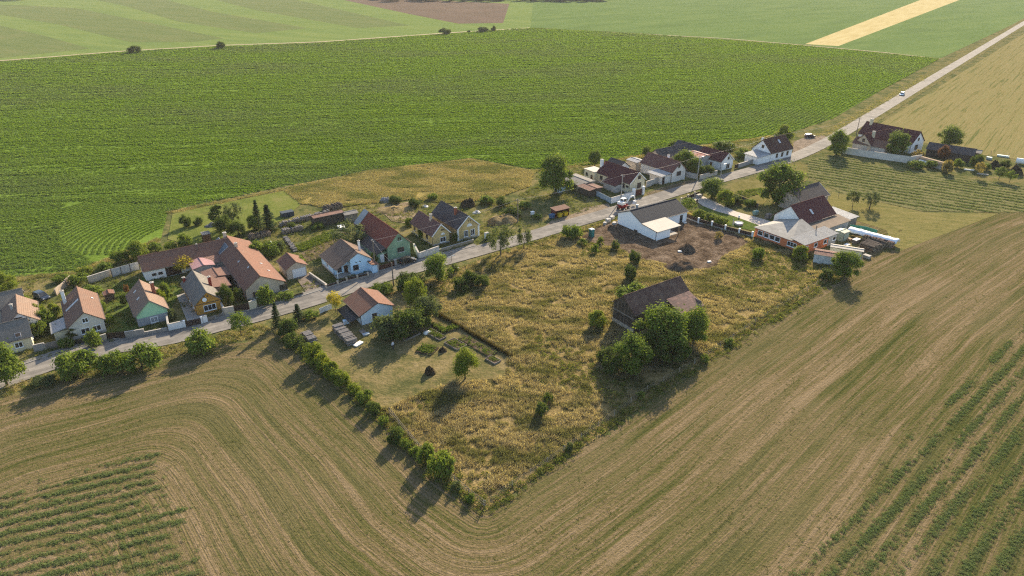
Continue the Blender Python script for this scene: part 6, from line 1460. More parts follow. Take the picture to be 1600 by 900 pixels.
def line(i, j, label, dy=0.0, sag=0.7):
    (a, ha), (b, hb) = pl[i], pl[j]; w = MB(); n = 14; side = Vector((-math.sin(VB), math.cos(VB), 0)) * dy
    A = a + side + Vector((0, 0, ha - 0.1)); B = b + side + Vector((0, 0, hb - 0.1)); c = []
    for k in range(n + 1):
        t_ = k / n; p = A.lerp(B, t_); p.z -= sag * 4 * t_ * (1 - t_); c.append(p)
    w.path(c, 0.022, 4); tag(w.build('power_line', mat('cable', (0.30, 0.29, 0.28), 0.5, 0.1)), label, 'cable')
line(0, 2, 'sagging cable from the blue house pole to the heap pole')
line(2, 3, 'sagging cable from the heap pole to the white wall pole')
line(3, 4, 'sagging cable from the white wall pole to the stone wall lamp pole')
line(4, 6, 'sagging cable from the stone wall lamp pole to the lay-by pole')
line(6, 7, 'sagging cable from the lay-by pole to the country road pole')
line(1, 0, 'cable crossing the street beside the light blue house', sag=0.3)
# small lamp post with two arms
b0 = P(705.5,409); root = empty('street_sign', b0, VB, 'small post with two white arms on the verge opposite the yellow house', 'post')
w = MB(); w.tube((0, 0, -0.1), (0, 0, 2.6), 0.05, 0.04, 8); w.build('shaft', W_GUT, root)
for s_, z in ((1, 1.5), (-1, 1.3)):
    w = MB(); w.box((s_ * 0.45, 0, z), (0.9, 0.04, 0.22)); w.build('sign_board', W_TRIM, root)
w = MB(); w.box((0, 0, 2.62), (0.35, 0.12, 0.14)); w.build('lamp_head', W_GUT, root)

# ------------------------------------------------------------------ vehicles
TYRE = mat('tyre_rubber', (0.02, 0.02, 0.02), 0.9, 0.2, 3.0); RIM = mat('wheel_rim', (0.45, 0.45, 0.46), 0.4, 0.1, 3.0, metal=0.7)
def car(px, py, ang, paint, label, L=4.3, W=1.75, H=1.48):
    """hatchback lofted from cross sections"""
    root = empty('car', P(px, py) + Vector((0, 0, 0.1)), ang, label, 'car'); pm = mat(*paint)
    st = [(-0.50, 0.42, 0.74, 0.55), (-0.47, 0.28, 0.92, 0.80), (-0.30, 0.24, 0.98, 0.96), (0.0, 0.22, 0.96, 1.0), (0.22, 0.22, 0.95, 1.0), (0.40, 0.24, 0.82, 0.96), (0.485, 0.30, 0.70, 0.84), (0.50, 0.40, 0.60, 0.66)]
    V = []; n = 8
    for x, zl, zh, w in st:
        hw = W / 2 * w
        for (y, z) in ((-hw*0.9, zl), (-hw, zl+0.16), (-hw, (zl+zh)/2), (-hw*0.93, zh-0.03), (hw*0.93, zh-0.03), (hw, (zl+zh)/2), (hw, zl+0.16), (hw*0.9, zl)): V.append((x*L, y, z))
    F_ = [(i*n+k, i*n+(k+1)%n, (i+1)*n+(k+1)%n, (i+1)*n+k) for i in range(len(st)-1) for k in range(n)] + [tuple(range(n-1, -1, -1)), tuple(range((len(st)-1)*n, len(st)*n))]
    b = MB(); b.add(V, F_); b.build('body', pm, root, bevel=0.04)
    cab = [(-0.44, 0.95, 0.84), (-0.36, H-0.06, 0.72), (-0.08, H, 0.72), (0.09, H-0.05, 0.72), (0.27, 0.93, 0.86)]
    b = MB(); V = []
    for x, z, w in cab: V += [(x*L, -W/2*w, z), (x*L, W/2*w, z)]
    V += [(-0.44*L, -W/2*0.86, 0.85), (-0.44*L, W/2*0.86, 0.85), (0.27*L, -W/2*0.88, 0.85), (0.27*L, W/2*0.88, 0.85)]
    # glass house
    g = [(0,1,3,2), (6,7,9,8)]; s_ = [(10, 0, 2, 4, 6, 8, 12), (11, 13, 9, 7, 5, 3, 1)]
    b.add(V, g + s_); b.build('glasshouse', GLASS, root)
    b = MB(); b.add([(cab[1][0]*L-0.1, -W/2*0.74, H-0.05), (cab[1][0]*L-0.1, W/2*0.74, H-0.05), (cab[2][0]*L, W/2*0.74, H+0.02), (cab[2][0]*L, -W/2*0.74, H+0.02), (cab[3][0]*L+0.05, W/2*0.74, H-0.03), (cab[3][0]*L+0.05, -W/2*0.74, H-0.03),
        (cab[1][0]*L-0.1, -W/2*0.74, H-0.11), (cab[1][0]*L-0.1, W/2*0.74, H-0.11), (cab[3][0]*L+0.05, W/2*0.74, H-0.09), (cab[3][0]*L+0.05, -W/2*0.74, H-0.09)], [(0,1,2,3), (3,2,4,5), (0,6,7,1), (5,4,8,9), (0,3,5,9,6), (1,7,8,4,2)])
    b.build('roof_panel', pm, root)
    for x0, z0, x1, z1 in ((-0.36, H-0.08, -0.43, 0.95), (-0.06, H-0.03, -0.05, 0.93), (0.09, H-0.07, 0.26, 0.94)):
        for s2 in (-1, 1):
            b = MB(); b.tube((x0*L, s2*W/2*0.73, z0), (x1*L, s2*W/2*0.865, z1), 0.045, None, 6); b.build('pillar', pm, root)
    for x in (-0.31, 0.31):
        for s2 in (-1, 1):
            b = MB(); b.tube((x*L, s2*(W/2-0.19), 0.31), (x*L, s2*(W/2+0.02), 0.31), 0.31, None, 16); wo_ = b.build('wheel', TYRE, root)
            b = MB(); b.tube((x*L, s2*(W/2), 0.31), (x*L, s2*(W/2+0.03), 0.31), 0.19, None, 14); b.build('rim', RIM, wo_)
    for s2 in (-1, 1):
        b = MB(); b.box((0.478*L, s2*W*0.33, 0.62), (0.10, 0.34, 0.14)); b.build('headlight', mat('headlight_glass', (0.7, 0.7, 0.7), 0.2, 0.05), root)
        b = MB(); b.box((-0.487*L, s2*W*0.33, 0.76), (0.08, 0.26, 0.2)); b.build('tail_light', mat('tail_light_red', (0.30, 0.02, 0.015), 0.3, 0.1), root)
    return root
car(637,411,VB,('black_car_paint', (0.012, 0.012, 0.014), 0.3, 0.05, 1.0, 0, 14, 0.2, 0.6),'black hatchback parked by the fence of the green house')
car(66,467,math.radians(-30),('dark_blue_car_paint', (0.02, 0.03, 0.05), 0.3, 0.05, 1.0, 0, 14, 0.2, 0.6),'dark blue car parked in the garden at the left edge')
car(1265,215,math.radians(5),('near_black_car_paint', (0.018, 0.02, 0.03), 0.3, 0.05, 1.0, 0, 14, 0.2, 0.6),'dark car parked on the gravel lay-by')
car(1409,149,ra + math.pi,('pale_blue_car_paint', (0.42, 0.58, 0.70), 0.35, 0.04, 1.0, 0, 14, 0.1, 0.5),'pale blue car driving on the country road', 4.5, 1.85, 1.6)
# ------------------------------------------------------------------ wheeled excavator
e = empty('excavator', P(974,327), VB + 0.15, 'white and red wheeled excavator beside the new white house', 'excavator')
XW = mat('excavator_white', (0.68, 0.67, 0.64), 0.5, 0.1, 1.5); XR = mat('excavator_red', (0.22, 0.02, 0.022), 0.5, 0.15, 1.5)
b = MB(); b.box((0, 0, 0.85), (3.0, 1.5, 0.4)); b.box((0, 0, 1.12), (1.2, 1.2, 0.2)); b.build('chassis', XR, e, bevel=0.05)
for x in (-1.1, 1.1):
    for s_ in (-1, 1):
        b = MB(); b.tube((x, s_*0.72, 0.5), (x, s_*1.2, 0.5), 0.5, None, 16); wo_ = b.build('wheel', TYRE, e)
        b = MB(); b.tube((x, s_*1.15, 0.5), (x, s_*1.22, 0.5), 0.25, None, 12); b.build('rim', XW, wo_)
b = MB(); b.box((-0.55, 0, 1.5), (2.5, 2.1, 0.5)); b.build('upper_deck', XR, e, bevel=0.08)
b = MB(); b.box((-1.0, 0.1, 2.1), (1.6, 1.9, 0.75)); b.build('engine_hood', XW, e, bevel=0.12)
b = MB(); b.box((0.35, 0.5, 2.35), (1.25, 1.0, 1.3)); b.build('cab_glass', GLASS, e)
b = MB(); b.box((0.33, 0.5, 3.06), (1.4, 1.1, 0.14))
for x in (-0.28, 0.96):
    for y in (0.0, 1.0): b.box((x, y, 2.35), (0.10, 0.10, 1.34))
b.build('cab_frame', XW, e)
b = MB(); b.tube((0.6, -0.35, 1.7), (2.4, -0.35, 3.3), 0.22, 0.19, 8); b.tube((2.4, -0.35, 3.3), (4.0, -0.35, 3.2), 0.19, 0.17, 8); b.build('boom', XW, e)
b = MB(); b.tube((4.0, -0.35, 3.3), (4.9, -0.35, 1.5), 0.17, 0.12, 8); b.build('dipper_arm', XW, e)
b = MB(); b.prism_x([(-0.9, 0.7), (-0.55, 1.5), (0.05, 1.55), (0.25, 1.0), (-0.2, 0.5)], -0.4, 0.4); o = b.build('bucket', W_METAL, e, (4.95, -0.35, 0)); o.rotation_euler = (0, 0, -math.pi/2)
b = MB(); b.tube((0.9, -0.35, 1.5), (1.9, -0.35, 2.7), 0.08); b.build('boom_cylinder', W_METAL, e)
b = MB(); b.tube((-1.5, -0.5, 2.4), (-1.5, -0.5, 2.9), 0.07); b.build('exhaust', W_GUT, e)
# ------------------------------------------------------------------ site and street furniture
def toilet(px, py, label):
    r = empty('toilet_cabin', P(px, py), VB, label, 'portable toilet'); g = mat('toilet_green', (0.03, 0.15, 0.13), 0.5, 0.1, 2.0)
    b = MB(); b.box((0, 0, 1.05), (1.1, 1.1, 2.1)); b.build('cabin', g, r, bevel=0.04)
    b = MB(); b.box((0, -0.57, 1.05), (0.75, 0.05, 1.9)); d = b.build('door', mat('toilet_door', (0.04, 0.20, 0.18), 0.5, 0.1, 2.0), r)
    b = MB(); b.box((0.28, -0.61, 1.05), (0.05, 0.05, 0.18)); b.build('handle', W_METAL, d)
    b = MB(); b.box((0, 0, 2.13), (1.2, 1.2, 0.10)); b.box((0, 0, 2.21), (0.9, 0.9, 0.10)); b.build('roof', mat('toilet_roof', (0.62, 0.66, 0.66), 0.5, 0.1, 2.0), r)
    for k in range(4): b = MB(); b.box((-0.56, -0.4 + 0.26*k, 1.05), (0.03, 0.10, 1.8)); b.build('rib', g, r)
toilet(924,370,'dark green portable toilet cabin with pale roof by the building site')
r = empty('bin_shelter', P(875,337), VB, 'red brown open bin shelter beside the gravel apron', 'shelter'); rb = mat('red_brown_board', (0.14, 0.045, 0.032), 0.8, 0.25, 1.5)
b = MB(); b.box((0, 1.1, 1.15), (4.6, 0.1, 2.3)); b.build('back_wall', rb, r)
for s_ in (-1, 1): b = MB(); b.box((s_*2.25, 0, 1.1), (0.1, 2.2, 2.2)); b.build('side_wall', rb, r)
b = MB(); b.slab((-2.6, -1.4, 2.25), (2.6, -1.4, 2.25), (2.6, 1.4, 2.5), (-2.6, 1.4, 2.5), 0.1); b.build('roof', mat('shelter_felt', (0.15, 0.085, 0.065), 0.9, 0.2, 1.0), r)
for x in (-0.9, 1.1):
    e_ = empty('waste_bin', r.matrix_basis @ Vector((x, -0.9, 0)), VB, 'yellow recycling bin in the shelter, ' + ('left one' if x < 0 else 'right one'), 'bin', 'yellow bins in the shelter'); yl = mat('bin_yellow', (0.60, 0.40, 0.02), 0.5, 0.1, 2.0)
    b = MB(); b.add([(-0.55, -0.45, 0.15), (0.55, -0.45, 0.15), (0.55, 0.45, 0.15), (-0.55, 0.45, 0.15), (-0.65, -0.55, 1.1), (0.65, -0.55, 1.1), (0.65, 0.55, 1.1), (-0.65, 0.55, 1.1)], [(3,2,1,0),(4,5,6,7),(0,1,5,4),(1,2,6,5),(2,3,7,6),(3,0,4,7)]); b.build('bin_body', yl, e_)
    b = MB(); b.slab((-0.68, -0.6, 1.14), (0.68, -0.6, 1.14), (0.68, 0.6, 1.28), (-0.68, 0.6, 1.28), 0.07); b.build('lid', yl, e_)
    for s_ in (-1, 1): b = MB(); b.tube((s_*0.45, -0.3, 0.1), (s_*0.52, -0.3, 0.1), 0.1, None, 10); b.build('wheel', TYRE, e_)
def bigbin(px, py, label, m):
    e_ = empty('waste_container', P(px, py), VB, label, 'bin')
    b = MB(); b.add([(-0.6, -0.45, 0.15), (0.6, -0.45, 0.15), (0.6, 0.45, 0.15), (-0.6, 0.45, 0.15), (-0.72, -0.55, 1.05), (0.72, -0.55, 1.05), (0.72, 0.55, 1.05), (-0.72, 0.55, 1.05)], [(3,2,1,0),(4,5,6,7),(0,1,5,4),(1,2,6,5),(2,3,7,6),(3,0,4,7)]); b.build('bin_body', m, e_)
    b = MB(); b.prism_x([(-0.6, 1.06), (0.6, 1.06), (0.4, 1.28), (0, 1.36), (-0.4, 1.28)], -0.75, 0.75); b.build('lid', m, e_)
    for x in (-0.5, 0.5):
        for y in (-0.35, 0.35): b = MB(); b.tube((x, y-0.05, 0.1), (x, y+0.05, 0.1), 0.1, None, 10); b.build('wheel', TYRE, e_)
bigbin(862,341,'blue waste container left of the bin shelter', mat('bin_blue', (0.05, 0.12, 0.22), 0.5, 0.1, 2.0))
bigbin(1180,336,'teal garden container beside the stone barn', mat('bin_teal', (0.18, 0.30, 0.26), 0.5, 0.1, 2.0))
# pallets with building blocks
for k, (x, y, hh, s_) in enumerate(((950,347,1.0,1.3), (956,343,1.0,1.3), (960,351,0.8,1.2), (945,351,0.6,1.0))):
    r = empty('block_pallet', P(x, y), VB + 0.2*k, ['left pallet of wrapped grey blocks at the gable of the white house', 'rear pallet of wrapped grey blocks by the street', 'right pallet of pale blocks at the white house corner', 'low front pallet of blocks by the street'][k], 'pallet', 'block pallets at the building site')
    b = MB(); b.box((0, 0, 0.13), (s_, s_*0.8, 0.03))
    for y_ in (-0.35, 0, 0.35): b.box((0, y_*s_, 0.06), (s_, 0.1, 0.11))
    b.build('pallet', W_WOOD2, r)
    for i in range(3):
        for j in range(2):
            for q in range(max(1, int(hh/0.3))):
                b = MB(); b.box(((i-1)*s_*0.32, (j-0.5)*s_*0.38, 0.145 + 0.14 + q*0.285), (s_*0.31, s_*0.37, 0.28)); b.build('block', W_CONC if (i+j+q) % 2 else M_PANEL, r)
# ------------------------------------------------------------------ heaps
def heap(px, py, wpx, hpx_top, label, m, seed, elong=1.0, ang=0.0, cat='heap', name='heap', rough=0.25):
    c = P(px, py); W = wpx*mpp(px, py)/2; Hh = top_height(px, py, hpx_top) * (0.55 if rough >= 0.7 else 1.0); n, k = 28, 9; V = []; F_ = []
    for i in range(k + 1):
        r_ = i / k; z = Hh*0.8*(1 - r_**2)**1.3
        for j in range(n):
            a = 6.283*j/n; nn = mnoise.noise(Vector((math.cos(a)*2.2*r_ + seed, math.sin(a)*2.2*r_, seed*0.7))); n2 = mnoise.noise(Vector((math.cos(a)*6*r_ + seed, math.sin(a)*6*r_, 3.1)))
            rr_ = W*r_*(1 + 0.22*nn); V.append((rr_*math.cos(a)*elong, rr_*math.sin(a), (z*(1 + 0.5*nn + rough*n2)) - 0.05*(i == k)*4))
    for i in range(k):
        for j in range(n): F_.append((i*n+j, i*n+(j+1)%n, (i+1)*n+(j+1)%n, (i+1)*n+j))
    b = MB(); b.add(V, F_, 0, True); o = b.build(name, m, None, c, ang); return tag(o, label, cat)
EARTH = groundmat('heap_earth', [(0.07, 0.052, 0.038), (0.12, 0.09, 0.065), (0.17, 0.13, 0.095)], 0.8, 6.0, None, 1.5)
STRAWH = groundmat('heap_straw', [(0.16, 0.12, 0.06), (0.26, 0.20, 0.10), (0.34, 0.27, 0.15)], 0.8, 6.0, None, 1.5)
BRUSH = groundmat('heap_brush', [(0.05, 0.042, 0.025), (0.10, 0.08, 0.05), (0.15, 0.125, 0.085)], 1.2, 8.0, None, 2.0)
heap(1074,391,30,378,'upper earth mound on the building site', EARTH, 1.3)
heap(1064,419,46,406,'lower wide earth mound beside the dry grass', EARTH, 4.1, 1.3, 0.3)
heap(956,358,16,351,'small earth mound at the gable of the white house', EARTH, 7.7)
heap(785,346,42,333,'long straw coloured heap behind the larger yellow house', STRAWH, 2.2, 1.4, 0.5)
heap(800,337,26,329,'brown brush heap near the power pole', BRUSH, 8.3)
heap(731,322,22,308,'debris heap with boards behind the larger yellow house', BRUSH, 5.5, 1.3, 0.4, rough=0.6)
heap(672,584,18,571,'dark weed heap on the garden lawn', BRUSH, 3.4)
heap(692,549,14,541,'brush pile beside the green bed on the lawn', BRUSH, 6.4)
heap(602,314,20,303,'scrap heap at the meadow edge behind the green house', mat('scrap_grey', (0.22, 0.21, 0.20), 0.8, 0.5, 2.5, 1.0), 9.1, 1.2, rough=0.7)
heap(615,329,42,320,'old timber and rubble heap behind the green house', STRAWH, 11.0, 1.6, 0.4, rough=0.8)
heap(330,353,18,344,'grey scrap heap left of the trees behind the farmhouse', mat('scrap_dark', (0.13, 0.13, 0.135), 0.7, 0.5, 2.5, 1.0), 12.0, 1.2, rough=0.7)
heap(1553,262,18,250,'brown brush heap in the far right junk yard', BRUSH, 13.0, rough=0.6)
heap(1586,272,24,258,'dark brush heap at the right picture edge', BRUSH, 14.0, rough=0.6)
heap(745,332,14,326,'white rubbish heap beside the larger yellow house', mat('rubbish_white', (0.50, 0.50, 0.50), 0.8, 0.5, 3.0, 1.0), 15.0, rough=0.9)
heap(664,323,12,318,'pale rubbish heap behind the smaller yellow house', MATS['rubbish_white'], 16.0, rough=0.9)
# white survey stones on the site
for k, (x, y) in enumerate(((1062,394),(1108,410),(1070,349))):
    b = MB(); b.box((0, 0, 0.18), (0.9, 0.5, 0.35), 0.3*k); tag(b.build('concrete_block', W_TRIM, None, P(x, y)), ['white block beside the upper earth mound', 'white block right of the lower earth mound', 'white block at the end of the dark panel fence'][k], 'block', 'white blocks on the site')
# ------------------------------------------------------------------ stacked wood, piles of poles
LOGE = mat('log_end', (0.30, 0.235, 0.165), 0.9, 0.3, 4.0); LOGB = mat('log_bark', (0.12, 0.095, 0.075), 0.95, 0.35, 3.0, 0.8); LOGG = mat('log_grey', (0.24, 0.22, 0.20), 0.95, 0.3, 3.0, 0.8)
def log_mesh(L, r, m):
    b = MB(); b.tube((0, -L/2, 0), (0, L/2, 0), r, r*0.92, 7, 0, False)
    n = 7
    for y, rr_ in ((-L/2, r), (L/2, r*0.92)):
        b.add([(rr_*math.cos(6.283*k/n), y, rr_*math.sin(6.283*k/n)) for k in range(n)], [tuple(range(n))], 1)
    return b.mesh('log', [m, LOGE])
def woodpile(a_px, b_px, h, depth, label, m=LOGB, r=0.17, maxlogs=110, name='wood_stack', rough=0.03):
    a, b_ = P(*a_px), P(*b_px); L = (b_-a).length; an = math.atan2((b_-a).y, (b_-a).x); root = empty(name, (a+b_)/2, an, label, 'wood stack')
    nx = max(2, int(L/(2*r))); nz = max(1, int(h/(1.75*r)))
    while nx*nz > maxlogs: r *= 1.06; nx = max(2, int(L/(2*r))); nz = max(1, int(h/(1.75*r)))
    lm = [log_mesh(depth, r*q, m) for q in (0.96, 0.86)]
    for z in range(nz):
        for x in range(nx - (z % 2)):
            if z == nz - 1 and RNG.random() < 0.3: continue
            o = link_mesh('log', lm[(x+z) % 2], root, (-L/2 + r + 2*r*x + (r if z % 2 else 0), RNG.gauss(0, rough*3), r + z*1.74*r), RNG.gauss(0, rough))
    return root
woodpile((527,514),(552,540),1.3,2.0,'long grey brown wood stack on the garden lawn', LOGG, 0.14, 160)
woodpile((476,521),(490,536),1.0,1.6,'short stack of grey boards beside the garden hedge', LOGG, 0.18, 40)
woodpile((1351,392),(1385,378),1.9,3.6,'big square stack of dark brushwood at the field edge', LOGB, 0.2, 110, rough=0.06)
woodpile((1348,374),(1398,388),1.7,2.0,'long reddish wood stack under white sheeting', mat('log_red', (0.17, 0.10, 0.075), 0.95, 0.35, 3.0, 0.8), 0.19, 110, rough=0.05)
woodpile((437,354),(516,334),1.5,1.4,'long firewood wall at the edge of the dry meadow', LOGG, 0.2, 130, rough=0.05)
woodpile((506,330),(534,323),1.7,2.4,'high end of the firewood wall by the meadow', LOGB, 0.2, 60, rough=0.05)
woodpile((441,366),(474,358),1.4,1.6,'grey wood stack in front of the board shed', LOGG, 0.19, 80, rough=0.05)
woodpile((446,372),(462,394),0.9,1.0,'low wood row along the vegetable garden path', LOGG, 0.18, 60, rough=0.05)
woodpile((388,373),(424,366),1.2,2.2,'black covered timber stack beside the thicket', LOGB, 0.2, 60)
# white sheeting over the long stack, green net behind
SHEET = mat('white_tarp', (0.74, 0.76, 0.79), 0.5, 0.15, 1.2, 0.5)
a, b_ = P(1327,368), P(1404,388); d = (b_-a); L = d.length; an = math.atan2(d.y, d.x)
b = MB(); n = 26; prof = [(-1.4, 1.2), (-1.1, 1.75), (-0.3, 2.05), (0.6, 2.0), (1.2, 1.6), (1.35, 0.9)]; V = []; m_ = len(prof)
for i in range(n + 1):
    for y, z in prof: V.append((L*i/n - L/2, y + RNG.gauss(0, .05), z + 0.04*math.sin(i*1.3) + RNG.gauss(0, .05)))
b.add(V, [(i*m_+k, i*m_+k+1, (i+1)*m_+k+1, (i+1)*m_+k) for i in range(n) for k in range(m_-1)], 0, True)
o = b.build('tarpaulin', SHEET, None, (a+b_)/2 + Vector((0, 0.8, 0)), an); s_ = o.modifiers.new('thickness', 'SOLIDIFY'); s_.thickness = 0.03
tag(o, 'white plastic sheeting over the long wood stack', 'tarpaulin')
panel_fence([(1326,360),(1350,363),(1369,369)], 1.7, 'green shade net fence behind the white sheeting', mat('green_net', (0.05, 0.24, 0.16), 0.7, 0.15, 1.5), W_GUT, 2.5, 0.03, 0.06)
# junk in that yard
def crate(px, py, d, label, m, ang=0.3, name='junk_box', cat='box', lid=None):
    r = empty(name, P(px, py), ang, label, cat); b = MB(); b.box((0, 0, d[2]/2), d); b.build('box_body', m, r, bevel=0.03)
    b = MB(); b.box((0, 0, d[2] + 0.03), (d[0]+0.08, d[1]+0.08, 0.06)); b.build('lid', lid or m, r)
crate(1337,379,(2.0,1.1,0.9),'white topped workbench among the junk by the green hut', W_WOOD2, VB, lid=W_TRIM)
crate(1323,385,(1.4,0.9,0.5),'pale low box left of the white topped workbench', W_CREAM, VB, lid=W_TRIM)
crate(1354,403,(1.5,1.1,0.7),'pale stone box at the corner of the brushwood stack', W_CONC, VA)
crate(1325,375,(1.6,1.0,0.5),'flat timber crate with tan boards by the green hut', mat('tan_board', (0.34, 0.24, 0.15), 0.9, 0.25, 2.0), VA)
crate(1302,372,(2.6,1.6,0.9),'rack of grey scrap boards behind the orange house', W_WOOD2, VB)
crate(541,506,(1.0,0.8,0.8),'pale blue cool box in front of the garden shed', MATS['pale_blue_white'], VB)
crate(572,524,(1.2,0.7,0.35),'low blue grey box on the lawn by the shed', M_BLUEGREY, VB)
crate(567,520,(1.5,0.9,0.25),'flat grey board stack beside the shed corner', W_WOOD2, VA)
crate(560,539,(1.8,0.9,0.3),'white board stack at the end of the garden wood stack', W_TRIM, VB + 0.4)
crate(1092,308,(1.6,1.0,0.8),'grey garden box at the street end of the paved path', W_GREY, VB)
crate(1200,341,(1.6,1.2,1.2),'brown rabbit hutch beside the stone barn', W_WOOD2, VB)
crate(449,337,(3.4,2.0,1.2),'dark blue covered trailer at the end of the firewood wall', mat('dark_blue_cover', (0.045, 0.06, 0.075), 0.6, 0.2, 1.5), VB)
crate(534,357,(2.2,1.6,0.6),'white plastic sheet bundle beside the loose willow', W_TRIM, VA)
crate(567,396,(2.6,1.8,1.6),'flat grey box roof between light blue and green houses', W_GREY, VB, lid=R_TIN)
crate(1567,245,(3.6,1.2,0.5),'pale upturned boat shaped trough by the far fence', mat('pale_teal', (0.42, 0.50, 0.46), 0.6, 0.15, 1.5), VA + 0.3)
crate(1505,252,(2.6,1.2,0.9),'white tubs in the far right junk yard', W_TRIM, VA + 0.2)
crate(1545,249,(1.6,1.2,0.8),'pale green tub in the far right junk yard', MATS['pale_teal'], VA + 0.2)
crate(1514,266,(3.0,0.5,0.3),'pale beam lying in the far right junk yard', W_TRIM, VA + 0.6)
crate(1535,273,(3.2,0.4,0.3),'grey beam lying by the young fruit trees', W_CONC, VA + 0.5)
crate(832,336,(0.9,0.7,1.0),'small white meter box beside the power pole', W_TRIM, VB, 'meter_box')
crate(816,321,(1.4,1.0,0.8),'pale blue barrel crate behind the dry heap', M_BLUEGREY, VB)
crate(713,420,(1.2,0.4,0.25),'pale stone slab on the verge beside the round street tree', W_CONC, 0.2, 'stone_slab', 'stone')
# covered long pile by the alfalfa field and white tank
a, b_ = P(1441,256), P(1477,266); d = b_-a; an = math.atan2(d.y, d.x); r = empty('covered_pile', (a+b_)/2 + Vector((0, 1.0, 0)), an, 'long brown covered pile with pale side beside the alfalfa field', 'covered pile')
b = MB(); b.box((0, 0, 0.7), (d.length, 2.2, 1.4)); b.build('pale_side', W_GREY, r)
b = MB(); b.prism_x([(-1.3, 1.35), (1.3, 1.35), (1.2, 1.9), (0.5, 2.3), (-0.5, 2.3), (-1.2, 1.9)], -d.length/2 - 0.2, d.length/2 + 0.2); b.build('brown_cover', mat('brown_cover', (0.28, 0.20, 0.13), 0.9, 0.25, 1.2, 0.4), r)
b = MB(); b.tube((-d.length/2 + 0.3, -1.5, 1.15), (d.length/2 - 2.2, -1.5, 1.15), 0.42, None, 12); b.build('white_roll', W_TRIM, r)
r = empty('water_tank', P(1597,257), VA + 0.3, 'white horizontal water tank at the right picture edge', 'tank')
b = MB(); b.tube((-2.0, 0, 1.1), (2.0, 0, 1.1), 0.95, None, 18); b.build('tank', W_TRIM, r)
for x in (-1.2, 1.2): b = MB(); b.box((x, 0, 0.15), (0.3, 1.5, 0.5)); b.build('cradle', W_CONC, r)
# pale double gate at the garden corner
gate((500,491), (519,483), 1.3, mat('white_sheet_gate', (0.62, 0.64, 0.66), 0.6, 0.12, 1.2), 'pale sheet metal garden gate beside the young yellow tree', 2)
# round pool, tub, parasol
r = empty('garden_pool', P(1154,351), 0, 'small round white pool on the garden lawn', 'pool')
b = MB(); b.lathe([(0.95, 0), (1.15, 0.1), (1.15, 0.65), (1.0, 0.66), (0.95, 0.5)], n=20); b.build('pool_wall', mat('pool_grey', (0.55, 0.53, 0.5), 0.7, 0.1, 1.0), r)
b = MB(); b.lathe([(0.94, 0.5), (0.94, 0.52)], n=20); b.build('cover', W_TRIM, r)
r = empty('garden_umbrella', P(1144.5,356), 0, 'closed grey garden parasol behind the dark panel fence', 'parasol')
b = MB(); b.tube((0, 0, 0), (0, 0, 2.5), 0.03); b.build('pole', W_METAL, r); b = MB(); b.lathe([(0.14, 0.8), (0.2, 1.0), (0.12, 2.0), (0.03, 2.6)], n=10); b.build('canopy', W_GREY, r)
b = MB(); b.lathe([(0.05, 0), (0.22, 0.1), (0.25, 0.8), (0.1, 0.82)], n=12); tag(b.build('planter', W_TRIM, None, P(1154.5,341)), 'white planter tub beside the paved garden path', 'planter')
r = empty('plastic_tub', P(668,521), 0.6, 'white upturned tub by the thicket at the vegetable beds', 'tub'); b = MB(); b.lathe([(0.3, 0.0), (0.75, 0.1), (0.7, 0.35), (0.4, 0.5), (0.1, 0.54)], n=16); o = b.build('tub', W_TRIM, r); o.scale = (1.2, 0.8, 1)
# ------------------------------------------------------------------ vegetable garden
def bed(a_px, b_px, w, label, plants, edge=True, size=1.0, n=60, h=0.25):
    a, b_ = P(*a_px), P(*b_px); d = b_-a; L = d.length; an = math.atan2(d.y, d.x); r = empty('raised_bed', (a+b_)/2 + Vector((0, 0, 0.1)), an, label, 'garden bed')
    b = MB(); b.box((0, 0, h/2 - 0.02), (L - 0.1, w - 0.1, h)); b.build('soil', EARTH, r)
    if edge:
        for s_ in (-1, 1):
            b = MB(); b.box((0, s_*w/2, h/2), (L, 0.08, h + 0.12)); b.build('edge_board', W_WOOD2, r); b = MB(); b.box((s_*L/2, 0, h/2), (0.08, w - 0.09, h + 0.12)); b.build('edge_board', W_WOOD2, r)
    for k in range(n):
        link_mesh('plant', plants[k % len(plants)], r, (RNG.uniform(-L/2+0.2, L/2-0.2), RNG.uniform(-w/2+0.2, w/2-0.2), h-0.03), RNG.uniform(0, 6.28), size*RNG.uniform(0.5, 1.0))
VEG = [clump_mesh('vegetable', LM['mid'], 24, 0.4, 0.45, 0.2, 300+i, 0.8) for i in range(3)]
bed((667,517),(692,531),1.7,'raised bed with pale boards beside the vegetable rows', VEG)
bed((655,545),(680,551),3.0,'oval green strawberry bed on the lawn', VEG, False, 1.3, 70)
bed((630,532),(654,521),1.3,'weedy stone edged bed in front of the dark thicket', VEG, True, 0.8, 26)
bed((676,507),(700,520),1.6,'first lush vegetable row beside the dark garden fence', VEG, False, 1.1, 50)
bed((688,520),(716,512),1.6,'second lush vegetable row across the first', VEG, False, 1.3, 60)
bed((702,534),(722,545),2.4,'grey green cabbage bed left of the bright garden tree', VEG, True, 0.9, 50)
bed((722,528),(770,556),2.2,'long green bed between the bright tree and the garden fence', VEG, False, 1.0, 70)
bed((763,560),(778,568),1.6,'small bed with old boards at the garden end', VEG, True, 0.8, 20)
